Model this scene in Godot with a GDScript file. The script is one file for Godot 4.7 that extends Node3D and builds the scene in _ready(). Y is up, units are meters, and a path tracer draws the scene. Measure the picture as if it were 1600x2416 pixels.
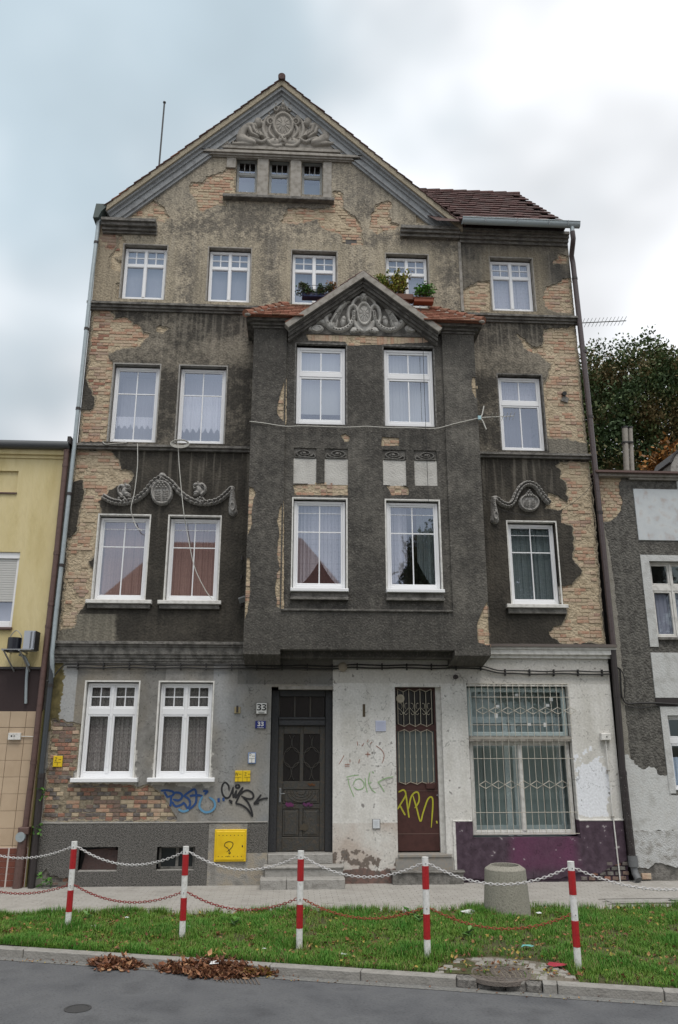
extends Node3D
# A weathered four-storey tenement with an oriel, its two neighbours, the pavement, a strip of lawn behind a chain fence and the road.

const LEFT := -5.45
const RIGHT := 5.56
const BAY := 0.75
var rng := RandomNumberGenerator.new()
var house: Node3D
var mats := {}

class Build:
	var v := PackedVector3Array()
	var n := PackedVector3Array()
	var c := PackedColorArray()
	var tint := Color.WHITE
	var sheet := Rect2()   # when set, UVs run over this rectangle of the facade

	func face(a: Vector3, b: Vector3, d: Vector3, na := Vector3.ZERO, nb := Vector3.ZERO, nd := Vector3.ZERO) -> void:
		var f := (b - a).cross(d - a)
		if f.length_squared() < 1e-16:
			return
		f = f.normalized()
		v.append(a); v.append(d); v.append(b)
		n.append(na if na != Vector3.ZERO else f); n.append(nd if nd != Vector3.ZERO else f); n.append(nb if nb != Vector3.ZERO else f)
		c.append(tint); c.append(tint); c.append(tint)

	func quad(a: Vector3, b: Vector3, d: Vector3, e: Vector3) -> void:
		face(a, b, d)
		face(a, d, e)

	func box(lo: Vector3, hi: Vector3) -> void:
		obox(Transform3D(Basis(), (lo + hi) / 2.0), hi - lo)

	func obox(t: Transform3D, s: Vector3) -> void:
		var p := []
		for k in 8:
			p.append(t * Vector3((-0.5 if k & 1 == 0 else 0.5) * s.x, (-0.5 if k & 2 == 0 else 0.5) * s.y, (-0.5 if k & 4 == 0 else 0.5) * s.z))
		quad(p[4], p[5], p[7], p[6]); quad(p[1], p[0], p[2], p[3]); quad(p[5], p[1], p[3], p[7])
		quad(p[0], p[4], p[6], p[2]); quad(p[6], p[7], p[3], p[2]); quad(p[0], p[1], p[5], p[4])

	func cbox(lo: Vector3, hi: Vector3, b := 0.006) -> void:   # a box whose front edges are chamfered
		var m := Vector3(b, b, 0)
		var f0 := Vector3(lo.x + b, lo.y + b, hi.z); var f1 := Vector3(hi.x - b, lo.y + b, hi.z); var f2 := Vector3(hi.x - b, hi.y - b, hi.z); var f3 := Vector3(lo.x + b, hi.y - b, hi.z)
		var z := hi.z - b
		var g0 := Vector3(lo.x, lo.y, z); var g1 := Vector3(hi.x, lo.y, z); var g2 := Vector3(hi.x, hi.y, z); var g3 := Vector3(lo.x, hi.y, z)
		var h0 := Vector3(lo.x, lo.y, lo.z); var h1 := Vector3(hi.x, lo.y, lo.z); var h2 := Vector3(hi.x, hi.y, lo.z); var h3 := Vector3(lo.x, hi.y, lo.z)
		quad(f0, f1, f2, f3)
		quad(g0, g1, f1, f0); quad(g1, g2, f2, f1); quad(g2, g3, f3, f2); quad(g3, g0, f0, f3)
		quad(h0, h1, g1, g0); quad(h1, h2, g2, g1); quad(h2, h3, g3, g2); quad(h3, h0, g0, g3)

	func prism(poly: PackedVector2Array, z0: float, z1: float) -> void:
		var q := poly.duplicate()
		if Geometry2D.is_polygon_clockwise(q):
			q.reverse()
		var t := Geometry2D.triangulate_polygon(q)
		for k in range(0, t.size(), 3):
			var a := q[t[k]]; var b := q[t[k + 1]]; var d := q[t[k + 2]]
			if (b - a).cross(d - a) < 0.0:
				var w := b; b = d; d = w
			face(Vector3(a.x, a.y, z1), Vector3(b.x, b.y, z1), Vector3(d.x, d.y, z1))
			face(Vector3(a.x, a.y, z0), Vector3(d.x, d.y, z0), Vector3(b.x, b.y, z0))
		for k in q.size():
			var a := q[k]; var b := q[(k + 1) % q.size()]
			quad(Vector3(a.x, a.y, z0), Vector3(b.x, b.y, z0), Vector3(b.x, b.y, z1), Vector3(a.x, a.y, z1))

	func flat(poly: PackedVector2Array, y: float) -> void:      # a level sheet, the polygon given as x, z
		var t := Geometry2D.triangulate_polygon(poly)
		for k in range(0, t.size(), 3):
			var a := poly[t[k]]; var b := poly[t[k + 1]]; var d := poly[t[k + 2]]
			if (b - a).cross(d - a) > 0.0:
				var w := b; b = d; d = w
			face(Vector3(a.x, y, a.y), Vector3(b.x, y, b.y), Vector3(d.x, y, d.y))

	func tube(pts: Array, r: float, sides := 10, r1 := -1.0, caps := true) -> void:
		var up := Vector3(0.31, 0.17, 0.94)
		var rings := []
		var norms := []
		for i in pts.size():
			var d: Vector3 = (pts[mini(i + 1, pts.size() - 1)] - pts[maxi(i - 1, 0)]).normalized()
			var s := d.cross(up).normalized()
			if s.length() < 0.5:
				s = d.cross(Vector3.RIGHT).normalized()
			var u := s.cross(d)
			up = u
			var rr := r if r1 < 0.0 else lerpf(r, r1, float(i) / maxf(1.0, pts.size() - 1.0))
			var ring := []
			var nn := []
			for k in sides:
				var a := TAU * k / sides
				var o := s * cos(a) + u * sin(a)
				nn.append(o)
				ring.append(pts[i] + o * rr)
			rings.append(ring); norms.append(nn)
		for i in pts.size() - 1:
			for k in sides:
				var m := (k + 1) % sides
				var a: Vector3 = rings[i][k]; var b: Vector3 = rings[i][m]; var d: Vector3 = rings[i + 1][m]; var e: Vector3 = rings[i + 1][k]
				face(a, d, b, norms[i][k], norms[i + 1][m], norms[i][m])
				face(a, e, d, norms[i][k], norms[i + 1][k], norms[i + 1][m])
		if caps:
			for k in range(1, sides - 1):
				face(rings[0][0], rings[0][k], rings[0][k + 1])
				face(rings[-1][0], rings[-1][k + 1], rings[-1][k])

	func lathe(profile: Array, at: Vector3, seg := 24) -> void:   # profile of (radius, height), bottom up
		for i in profile.size() - 1:
			var p: Vector2 = profile[i]; var q: Vector2 = profile[i + 1]
			var t := Vector2(q.y - p.y, p.x - q.x).normalized()
			for k in seg:
				var a := TAU * k / seg; var b := TAU * (k + 1) / seg
				var ca := Vector3(cos(a), 0, -sin(a)); var cb := Vector3(cos(b), 0, -sin(b))
				var na := (ca * t.x + Vector3.UP * t.y); var nb := (cb * t.x + Vector3.UP * t.y)
				var a0 := at + ca * p.x + Vector3.UP * p.y; var b0 := at + cb * p.x + Vector3.UP * p.y
				var a1 := at + ca * q.x + Vector3.UP * q.y; var b1 := at + cb * q.x + Vector3.UP * q.y
				face(a0, b0, b1, na, nb, nb)
				face(a0, b1, a1, na, nb, na)

	func ball(at: Vector3, r: Vector3, seg := 10, rows := 6) -> void:
		for i in rows:
			var p := PI * i / rows - PI / 2.0; var q := PI * (i + 1) / rows - PI / 2.0
			for k in seg:
				var a := TAU * k / seg; var b := TAU * (k + 1) / seg
				var n0 := Vector3(cos(p) * cos(a), sin(p), -cos(p) * sin(a)); var n1 := Vector3(cos(p) * cos(b), sin(p), -cos(p) * sin(b))
				var n2 := Vector3(cos(q) * cos(b), sin(q), -cos(q) * sin(b)); var n3 := Vector3(cos(q) * cos(a), sin(q), -cos(q) * sin(a))
				face(at + n0 * r, at + n1 * r, at + n2 * r, n0, n1, n2)
				face(at + n0 * r, at + n2 * r, at + n3 * r, n0, n2, n3)

	func stroke(pts: Array, w: float, z: float, taper := 0.6) -> void:   # a line of paint on the facade
		var m := pts.size()
		var l := []
		for i in m:
			var a: Vector2 = pts[maxi(i - 1, 0)]; var b: Vector2 = pts[mini(i + 1, m - 1)]
			var s := (b - a).normalized().orthogonal()
			var e := minf(float(i), float(m - 1 - i)) / maxf(1.0, m * 0.08)
			var h := w * 0.5 * lerpf(1.0 - taper, 1.0, clampf(e, 0.0, 1.0))
			var q: Vector2 = pts[i]
			l.append([q - s * h, q + s * h])
		for i in m - 1:
			var a: Vector2 = l[i][0]; var b: Vector2 = l[i + 1][0]; var d: Vector2 = l[i + 1][1]; var e: Vector2 = l[i][1]
			var zz := z + 0.00012 * i
			quad(Vector3(a.x, a.y, zz), Vector3(e.x, e.y, zz), Vector3(d.x, d.y, zz + 0.00012), Vector3(b.x, b.y, zz + 0.00012))

	func mesh() -> ArrayMesh:
		var arr := []
		arr.resize(Mesh.ARRAY_MAX)
		arr[Mesh.ARRAY_VERTEX] = v
		arr[Mesh.ARRAY_NORMAL] = n
		arr[Mesh.ARRAY_COLOR] = c
		if sheet.size.x > 0.0:
			var uv := PackedVector2Array()
			uv.resize(v.size())
			for i in v.size():
				uv[i] = Vector2((v[i].x - sheet.position.x) / sheet.size.x, 1.0 - (v[i].y - sheet.position.y) / sheet.size.y)
			arr[Mesh.ARRAY_TEX_UV] = uv
		var m := ArrayMesh.new()
		if v.size():
			m.add_surface_from_arrays(Mesh.PRIMITIVE_TRIANGLES, arr)
		return m


func part(called: String, b, m: Material, parent: Node3D = self) -> MeshInstance3D:
	var o := MeshInstance3D.new()
	o.name = called
	o.mesh = b.mesh() if b is Build else b
	o.material_override = m
	parent.add_child(o, true)
	return o


func tag(o: Node3D, label: String, category: String, group := "") -> Node3D:
	o.set_meta("label", label)
	o.set_meta("category", category)
	if group != "":
		o.set_meta("group", group)
	return o


func thing(called: String, label: String, category: String, at := Vector3.ZERO, group := "") -> Node3D:
	var o := Node3D.new()
	o.name = called
	o.position = at
	add_child(o, true)
	return tag(o, label, category, group)


func struct(called: String, b, m: Material) -> MeshInstance3D:
	var o := part(called, b, m)
	o.set_meta("kind", "structure")
	return o


func V(p: Vector2, z: float) -> Vector3:
	return Vector3(p.x, p.y, z)


func on(pts: Array, z: float) -> Array:
	var out := []
	for p in pts:
		out.append(Vector3(p.x, p.y, z))
	return out


func smooth(pts: Array, per := 6) -> Array:   # Catmull-Rom through points of two or three coordinates
	var out := []
	var m := pts.size()
	for i in m - 1:
		var a = pts[maxi(i - 1, 0)]; var b = pts[i]; var d = pts[i + 1]; var e = pts[mini(i + 2, m - 1)]
		for k in per:
			var t := float(k) / per
			out.append(0.5 * ((2.0 * b) + (d - a) * t + (2.0 * a - 5.0 * b + 4.0 * d - e) * t * t + (3.0 * b - a - 3.0 * d + e) * t * t * t))
	out.append(pts[m - 1])
	return out


func noise(sd: int, freq: float, oct := 4, kind := FastNoiseLite.TYPE_SIMPLEX_SMOOTH) -> FastNoiseLite:
	var f := FastNoiseLite.new()
	f.seed = sd
	f.noise_type = kind
	f.frequency = freq
	f.fractal_octaves = oct
	f.fractal_type = FastNoiseLite.FRACTAL_FBM if oct > 1 else FastNoiseLite.FRACTAL_NONE
	return f


func ramp_at(ramp: Array, t: float) -> Color:
	var x := clampf(t, 0.0, 0.9999) * (ramp.size() - 1)
	var i := int(x)
	return ramp[i].lerp(ramp[i + 1], x - i)


func ramp_texture(ramp: Array, freq: float, sd: int, size := 256, oct := 4) -> ImageTexture:   # colours are linear base colours
	var im := noise(sd, freq, oct).get_seamless_image(size, size)
	im.convert(Image.FORMAT_L8)
	var d := im.get_data()
	var lut := PackedByteArray()
	for k in 256:
		var q := ramp_at(ramp, k / 255.0).linear_to_srgb()
		lut.append(int(clampf(q.r, 0, 1) * 255.0)); lut.append(int(clampf(q.g, 0, 1) * 255.0)); lut.append(int(clampf(q.b, 0, 1) * 255.0))
	var out := PackedByteArray()
	out.resize(size * size * 3)
	for i in size * size:
		var k := d[i] * 3
		out[i * 3] = lut[k]; out[i * 3 + 1] = lut[k + 1]; out[i * 3 + 2] = lut[k + 2]
	return ImageTexture.create_from_image(Image.create_from_data(size, size, false, Image.FORMAT_RGB8, out))


func height_texture(freq: float, sd: int, size := 512, oct := 3, kind := FastNoiseLite.TYPE_SIMPLEX_SMOOTH) -> ImageTexture:
	var im := noise(sd, freq, oct, kind).get_seamless_image(size, size)
	im.convert(Image.FORMAT_L8)
	return ImageTexture.create_from_image(im)


func lin(r: float, g: float, b: float) -> Color:
	return Color(r, g, b)


func plain(r: float, g: float, b: float, rough := 0.7, metal := 0.0) -> StandardMaterial3D:   # a linear base colour
	var m := StandardMaterial3D.new()
	m.albedo_color = Color(r, g, b).linear_to_srgb()
	m.roughness = rough
	m.metallic = metal
	return m


func grained(ramp: Array, freq: float, sd: int, tile: float, rough := 0.85, bump := 0.0, bump_tex: Texture2D = null, size := 256) -> StandardMaterial3D:
	var m := StandardMaterial3D.new()
	m.albedo_texture = ramp_texture(ramp, freq, sd, size)
	m.roughness = rough
	m.uv1_triplanar = true
	m.uv1_world_triplanar = true
	m.uv1_scale = Vector3.ONE / tile
	if bump_tex:
		m.heightmap_enabled = true
		m.heightmap_texture = bump_tex
		m.heightmap_scale = bump
	return m


func tinted(m: StandardMaterial3D) -> StandardMaterial3D:
	m.vertex_color_use_as_albedo = true
	return m


func rough_edge(poly: Array, step := 0.035, amp := 0.016, sd := 5) -> PackedVector2Array:   # a torn outline
	var out := PackedVector2Array()
	var f := noise(sd, 7.0, 3)
	for i in poly.size():
		var a: Vector2 = poly[i]; var b: Vector2 = poly[(i + 1) % poly.size()]
		var k := maxi(1, int((b - a).length() / step))
		for j in k:
			var p := a.lerp(b, float(j) / k)
			out.append(p + Vector2(f.get_noise_2d(p.x, p.y), f.get_noise_2d(p.x + 31.0, p.y + 17.0)) * amp * 2.2)
	if Geometry2D.is_polygon_clockwise(out):
		out.reverse()
	return out


func rect(x0: float, y0: float, x1: float, y1: float) -> PackedVector2Array:
	return PackedVector2Array([Vector2(x0, y0), Vector2(x1, y0), Vector2(x1, y1), Vector2(x0, y1)])


func bounds(p: PackedVector2Array) -> Rect2:
	var r := Rect2(p[0], Vector2.ZERO)
	for q in p:
		r = r.expand(q)
	return r


# A coat of plaster at depth z with openings (their reveals `deep`) and torn holes (edges `thin`).
func coat(b: Build, outline: PackedVector2Array, openings: Array, holes: Array, z: float, deep: float, thin: float, cell := 0.4) -> void:
	var all := []
	for r in openings:
		all.append([r, bounds(r), deep])
	for h in holes:
		all.append([h, bounds(h), thin])
	var box := bounds(outline)
	for i in int(ceil(box.size.x / cell)):
		for j in int(ceil(box.size.y / cell)):
			coat_cell(b, outline, all, z, thin, Rect2(box.position + Vector2(i, j) * cell, Vector2.ONE * cell), 0)


func coat_cell(b: Build, outline: PackedVector2Array, all: Array, z: float, thin: float, r: Rect2, depth: int) -> void:
	var polys := Geometry2D.intersect_polygons(rect(r.position.x, r.position.y, r.end.x, r.end.y), outline)
	for h in all:
		if not h[1].intersects(r):
			continue
		var left: Array[PackedVector2Array] = []
		for p in polys:
			for q in Geometry2D.clip_polygons(p, h[0]):
				if Geometry2D.is_polygon_clockwise(q):
					if depth < 6:
						for k in 4:
							coat_cell(b, outline, all, z, thin, Rect2(r.position + r.size * 0.5 * Vector2(k & 1, k >> 1), r.size * 0.5), depth + 1)
						return
				else:
					left.append(q)
		polys = left
	for p in polys:
		var t := Geometry2D.triangulate_polygon(p)
		for k in range(0, t.size(), 3):
			var a := p[t[k]]; var d := p[t[k + 1]]; var e := p[t[k + 2]]
			if (d - a).cross(e - a) < 0.0:
				var w := d; d = e; e = w
			b.face(V(a, z), V(d, z), V(e, z))
		for k in p.size():
			var a := p[k]; var d := p[(k + 1) % p.size()]
			var m := (a + d) / 2.0
			if absf(m.x - r.position.x) < 1e-4 or absf(m.x - r.end.x) < 1e-4 or absf(m.y - r.position.y) < 1e-4 or absf(m.y - r.end.y) < 1e-4:
				continue
			var by := thin
			for h in all:
				if h[2] != thin and h[1].grow(0.002).has_point(m):
					by = h[2]
			b.quad(V(a, z - by), V(d, z - by), V(d, z), V(a, z))

const SKY_TURN := 3.3
const SKY_SEED := 58


func _ready() -> void:
	rng.seed = 33
	camera_and_light()
	make_materials()
	ground()
	main_house()
	yellow_house()
	grey_house()
	wall_things()
	street_things()
	plants()
	behind_camera()


func camera_and_light() -> void:
	var cam := Camera3D.new()
	cam.name = "camera"
	cam.position = Vector3(-0.842, 2.5, 15.721)
	cam.rotation = Vector3(deg_to_rad(16.44), deg_to_rad(-3.39), 0)
	cam.fov = rad_to_deg(2.0 * atan(1208.0 / 1843.0))
	cam.near = 0.05
	cam.far = 900.0
	add_child(cam)
	var sun := DirectionalLight3D.new()
	sun.name = "sun"
	sun.light_color = Color(1.0, 0.975, 0.94)
	sun.light_energy = 0.5
	sun.light_angular_distance = 30.0
	sun.shadow_enabled = true
	sun.rotation = Vector3(deg_to_rad(-66), deg_to_rad(14), 0)
	add_child(sun)
	var env := Environment.new()
	env.background_mode = Environment.BG_SKY
	env.sky = Sky.new()
	var sm := PanoramaSkyMaterial.new()
	sm.panorama = sky_texture()
	env.sky.sky_material = sm
	env.tonemap_mode = Environment.TONE_MAPPER_LINEAR
	env.tonemap_exposure = 1.4
	env.background_energy_multiplier = 1.0
	env.sdfgi_enabled = true
	env.ssao_enabled = true
	env.ssil_enabled = true
	var we := WorldEnvironment.new()
	we.name = "world_environment"
	we.environment = env
	add_child(we)


func sky_texture() -> ImageTexture:   # broken bright cloud with thin blue between, the same all round
	var w := 640
	var h := 320
	var im := Image.create(w, h, false, Image.FORMAT_RGBF)
	var f := noise(SKY_SEED, 0.42, 5)
	var f2 := noise(9, 1.7, 4)
	for j in h:
		var el := PI * 0.5 - PI * (j + 0.5) / h
		for i in w:
			var az := TAU * (i + 0.5) / w
			var d := Vector3(sin(az + SKY_TURN) * cos(el), sin(el), cos(az + SKY_TURN) * cos(el))
			var q := d * Vector3(1.0, 1.5, 1.0) * 1.5
			var a := f.get_noise_3d(q.x + 6.3, q.y + 0.2, q.z + 2.9) * 1.7
			var k := f2.get_noise_3d(q.x, q.y, q.z)
			var cloud := smoothstep(-0.6, 0.5, a + 0.5 * k)
			var low := smoothstep(0.5, 0.0, d.y) * 0.35
			cloud = clampf(cloud + low, 0.0, 1.0)
			var blue := Color(0.42, 0.505, 0.565) * (1.0 + 0.2 * k)
			var white := Color(0.69, 0.705, 0.73) * (1.0 + 0.55 * k)
			var c := blue.lerp(white, cloud)
			if d.y < 0.0:
				c = Color(0.5, 0.5, 0.5)
			im.set_pixel(i, j, c)
	return ImageTexture.create_from_image(im)


func make_materials() -> void:
	mats.h_rough = height_texture(0.055, 3, 512, 3)
	mats.h_brick = height_texture(0.03, 4, 512, 4)
	mats.mortar = grained([lin(.24, .19, .13), lin(.40, .325, .225), lin(.50, .415, .295), lin(.36, .29, .20)], 0.02, 11, 1.1, 0.95, 2.0, mats.h_brick)
	var br := [[lin(.41, .28, .205), lin(.47, .345, .255), lin(.46, .38, .275)], [lin(.38, .30, .21), lin(.47, .385, .27), lin(.42, .34, .24)], [lin(.38, .205, .14), lin(.44, .285, .20), lin(.43, .335, .24)], [lin(.40, .31, .22), lin(.47, .37, .27), lin(.48, .355, .265)], [lin(.29, .18, .14), lin(.37, .26, .20), lin(.35, .28, .22)]]
	mats.bricks = []
	for k in br.size():
		mats.bricks.append(grained(br[k], 0.018, 20 + k, 0.9, 0.95, 0.6, mats.h_brick))
	var sb := [[lin(.10, .085, .075), lin(.22, .15, .12), lin(.16, .13, .11)], [lin(.20, .12, .09), lin(.32, .16, .11), lin(.14, .11, .10)], [lin(.09, .08, .075), lin(.15, .13, .12), lin(.26, .24, .21)]]
	mats.sooty = []
	for k in sb.size():
		mats.sooty.append(grained(sb[k], 0.022, 40 + k, 0.8, 0.95, 0.6, mats.h_brick))
	mats.pvc = plain(.80, .81, .83, 0.35)
	mats.pvc_old = grained([lin(.50, .49, .46), lin(.66, .65, .62), lin(.72, .71, .68)], 0.02, 50, 0.7, 0.6)
	mats.cement = grained([lin(.20, .19, .175), lin(.33, .32, .30), lin(.27, .26, .24)], 0.02, 51, 1.0, 0.9, 0.6, mats.h_rough)
	mats.ledge = grained([lin(.07, .066, .061), lin(.115, .11, .10), lin(.20, .19, .175), lin(.10, .095, .088)], 0.02, 52, 1.3, 0.9, 0.8, mats.h_rough)
	mats.stone = grained([lin(.20, .185, .16), lin(.30, .28, .25), lin(.36, .34, .31)], 0.02, 53, 0.9, 0.9, 0.3, mats.h_rough)
	mats.stone_pale = grained([lin(.24, .23, .215), lin(.40, .39, .365), lin(.50, .49, .465)], 0.016, 54, 0.8, 0.9, 0.4, mats.h_rough)
	mats.stone_soot = grained([lin(.05, .048, .045), lin(.14, .135, .125), lin(.26, .25, .24)], 0.025, 55, 0.6, 0.9, 0.4, mats.h_rough)
	mats.board = grained([lin(.23, .24, .245), lin(.31, .325, .335), lin(.19, .195, .20)], 0.015, 56, 1.1, 0.8)
	mats.zinc = grained([lin(.27, .31, .33), lin(.36, .41, .43), lin(.31, .35, .37)], 0.012, 57, 0.8, 0.45)
	mats.zinc.metallic = 0.35
	mats.brown_pipe = grained([lin(.075, .042, .035), lin(.12, .07, .06), lin(.09, .05, .045)], 0.02, 58, 0.5, 0.5)
	mats.dark_pipe = plain(.030, .024, .024, 0.5)
	mats.tile_old = []
	for k in 3:
		mats.tile_old.append(grained([lin(.045, .03, .028), lin(.08 + .012 * k, .046, .042), lin(.115, .08, .072)], 0.03, 60 + k, 0.5, 0.9, 0.6, mats.h_brick))
	mats.tile_red = []
	for k in 3:
		mats.tile_red.append(grained([lin(.16, .065, .045), lin(.27 - .03 * k, .105, .065), lin(.25, .15, .105)], 0.03, 70 + k, 0.5, 0.9, 0.6, mats.h_brick))
	mats.fillet = grained([lin(.22, .19, .14), lin(.36, .315, .235), lin(.30, .26, .19)], 0.03, 49, 0.6, 0.95, 0.8, mats.h_rough)
	mats.black = plain(.012, .012, .013, 0.5)
	mats.steel = plain(.30, .31, .32, 0.4, 0.6)
	mats.wire_white = plain(.55, .54, .50, 0.6)
	mats.interior = plain(.10, .095, .09, 0.9)
	var dot := Image.create(4, 4, false, Image.FORMAT_RGB8)
	dot.fill(Color.WHITE)
	var g := StandardMaterial3D.new()   # coated double glazing: part mirror, part clear
	g.albedo_color = Color(.84, .88, .96, 0.285)
	g.albedo_texture = ImageTexture.create_from_image(dot)
	g.transparency = BaseMaterial3D.TRANSPARENCY_ALPHA
	g.metallic = 1.0
	g.roughness = 0.02
	mats.glass = g
	var g2: StandardMaterial3D = g.duplicate()
	g2.albedo_color = Color(.80, .86, .86, 0.10)
	mats.glass_plain = g2


func kerb_z(x: float) -> float:
	return 5.63 + 0.295 * x


func ground() -> void:
	var soil := grained([lin(.05, .04, .025), lin(.09, .07, .045), lin(.05, .06, .02)], 0.03, 80, 0.9, 1.0, 2.0, mats.h_rough)
	var b := Build.new()
	b.flat(PackedVector2Array([Vector2(-450, -450), Vector2(450, -450), Vector2(450, 450), Vector2(-450, 450)]), -0.2)
	struct("ground", b, soil)
	b = Build.new()
	b.flat(PackedVector2Array([Vector2(-16, kerb_z(-16) + 0.05), Vector2(16, kerb_z(16) + 0.05), Vector2(40, 13), Vector2(40, 21), Vector2(-40, 21), Vector2(-40, 1)]), -0.09)
	var asphalt := grained([lin(.066, .068, .074), lin(.095, .098, .105), lin(.112, .115, .121), lin(.082, .084, .09)], 0.008, 81, 4.0, 0.9, 0.7, height_texture(0.16, 5, 512, 2), 512)
	asphalt.detail_enabled = true
	asphalt.detail_blend_mode = BaseMaterial3D.BLEND_MODE_MUL
	mats.speck = ramp_texture([lin(.55, .55, .55), lin(.95, .95, .95), lin(1, 1, 1), lin(1, 1, 1)], 0.2, 82, 512, 2)
	asphalt.detail_albedo = mats.speck
	asphalt.detail_uv_layer = BaseMaterial3D.DETAIL_UV_1
	struct("road", b, asphalt)
	b = Build.new()
	b.flat(PackedVector2Array([Vector2(-16, kerb_z(-16) + 0.16), Vector2(16, kerb_z(16) + 0.16), Vector2(16, kerb_z(16) + 0.30), Vector2(-16, kerb_z(-16) + 0.30)]), -0.086)
	struct("gutter_strip", b, grained([lin(.12, .12, .118), lin(.17, .168, .16), lin(.22, .215, .20)], 0.05, 83, 0.8, 0.95, 0.8, mats.h_rough))
	b = Build.new()
	b.flat(PackedVector2Array([Vector2(-40, 21), Vector2(40, 21), Vector2(40, 26), Vector2(-40, 26)]), 0.03)
	struct("far_pavement", b, mats.cement)
	# the lawn bed
	b = Build.new()
	var n := 60
	for i in n:
		var x0 := lerpf(-9.0, 9.5, float(i) / n); var x1 := lerpf(-9.0, 9.5, (i + 1.0) / n)
		for j in 10:
			var p := []
			for q in [[x0, j], [x1, j], [x1, j + 1], [x0, j + 1]]:
				var z: float = lerpf(2.45, kerb_z(q[0]) - 0.01, q[1] / 10.0)
				p.append(Vector3(q[0], lawn_y(q[0], z), z))
			b.quad(p[3], p[2], p[1], p[0])
	struct("lawn_bed", b, grained([lin(.035, .05, .014), lin(.06, .075, .02), lin(.085, .07, .035), lin(.045, .07, .012)], 0.03, 84, 1.1, 1.0, 2.0, mats.h_rough))
	# paving: the nearest blocks one by one, the rest as one mass
	b = Build.new()
	b.flat(PackedVector2Array([Vector2(-14, -0.3), Vector2(14, -0.3), Vector2(14, 2.47), Vector2(-14, 2.47)]), -0.012)
	var pave := struct("pavement", b, plain(.13, .12, .105, 0.95))
	var pm := []
	for k in 2:
		pm.append(grained([lin(.25 + .02 * k, .235 + .02 * k, .215 + .02 * k), lin(.33, .315, .29), lin(.36, .345, .325)], 0.012, 85 + k, 1.6, 0.9, 0.5, mats.h_rough))
	b = Build.new()
	b.cbox(Vector3(-0.0985, -0.0485, -0.03), Vector3(0.0985, 0.0485, 0.0), 0.004)
	var block := b.mesh()
	var near := []
	var rest: Array[Transform3D] = []
	for j in 25:
		for i in 130:
			var x := -12.0 + 0.2 * i + (0.1 if j % 2 == 0 else 0.0)
			var t := Transform3D(Basis(Vector3.RIGHT, -PI / 2.0), Vector3(x, rng.randf_range(-0.0025, 0.001), 2.42 - 0.1 * j))
			if absf(x + 3.2) < 0.55 and t.origin.z > 2.05 and t.origin.z < 2.47 or x > 4.4 and x < 6.6 and t.origin.z > 1.72 and t.origin.z < 2.12:
				continue
			if j < 8 and x > -4.2 and x < 3.8 and near.size() < 296:
				near.append(t)
			else:
				rest.append(t)
	for t in near:
		part("paving_block", block, pm[rng.randi() % 2], pave).transform = t
	var mm := MultiMesh.new()
	mm.transform_format = MultiMesh.TRANSFORM_3D
	mm.mesh = block
	mm.instance_count = rest.size()
	for i in rest.size():
		mm.set_instance_transform(i, rest[i])
	var mi := MultiMeshInstance3D.new()
	mi.name = "paving_blocks"
	mi.multimesh = mm
	mi.material_override = pm[1]
	mi.set_meta("kind", "stuff")
	pave.add_child(mi)
	# kerb stones
	var kerb := Node3D.new()
	kerb.name = "kerb"
	kerb.set_meta("kind", "structure")
	add_child(kerb)
	var km := []
	for k in 1:
		km.append(grained([lin(.20 + .03 * k, .19 + .03 * k, .175 + .03 * k), lin(.27 + .03 * k, .26 + .03 * k, .24 + .03 * k), lin(.32, .305, .285)], 0.02, 90 + k, 0.9, 0.9, 0.5, mats.h_rough))
	var granite := grained([lin(.07, .065, .06), lin(.20, .19, .175), lin(.32, .30, .28)], 0.03, 92, 0.35, 0.85, 1.5, mats.h_rough)
	var dir := Vector3(1, 0, 0.295).normalized()
	var ac := Vector3(-dir.z, 0, dir.x)
	var turn := Basis(dir, Vector3.UP, ac)
	var s := -14.0
	for jn in range(-9, 12):
		var s0 := -4.29 + 1.08 * (jn + 0.0)
		var s1 := s0 + 1.08
		var cuts := [[s0, s1, 0, 0.0]]
		if s0 > 1.0 and s0 < 1.2:
			cuts = [[s0, s0 + 0.23, 1, 0.0], [s0 + 0.23, s0 + 0.53, 2, -0.055], [s0 + 0.53, s0 + 0.75, 1, 0.0], [s0 + 0.75, s0 + 0.92, 1, -0.012], [s0 + 0.925, s1, 0, 0.0]]
		for c in cuts:
			b = Build.new()
			var wide: float = c[1] - c[0] - 0.008
			b.cbox(Vector3(-wide / 2, -0.075, 0.0), Vector3(wide / 2, 0.075, 0.13), 0.012 if c[2] == 0 else 0.02)
			var o := part("kerb_stone", b, km[0] if c[2] == 0 else granite, kerb)
			var mid: float = (c[0] + c[1]) / 2.0
			o.transform = Transform3D(turn * Basis(Vector3.RIGHT, 0.0), Vector3(0, -0.068 + c[3], 5.63) + dir * mid + ac * 0.005 + Vector3.UP * 0.0)


func lawn_y(x: float, z: float) -> float:
	return 0.012 * sin(x * 2.1 + z) + 0.01 * sin(x * 5.3 - z * 3.0) - 0.004


const SHEET := Rect2(-5.5, 0.0, 11.2, 18.6)
const TOP_ROW := [[-4.83, -3.88], [-2.90, -1.96], [-0.99, 0.02], [1.20, 2.16], [3.66, 4.64]]
var nA: FastNoiseLite
var nB: FastNoiseLite
var nC: FastNoiseLite
var nD: FastNoiseLite


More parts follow.
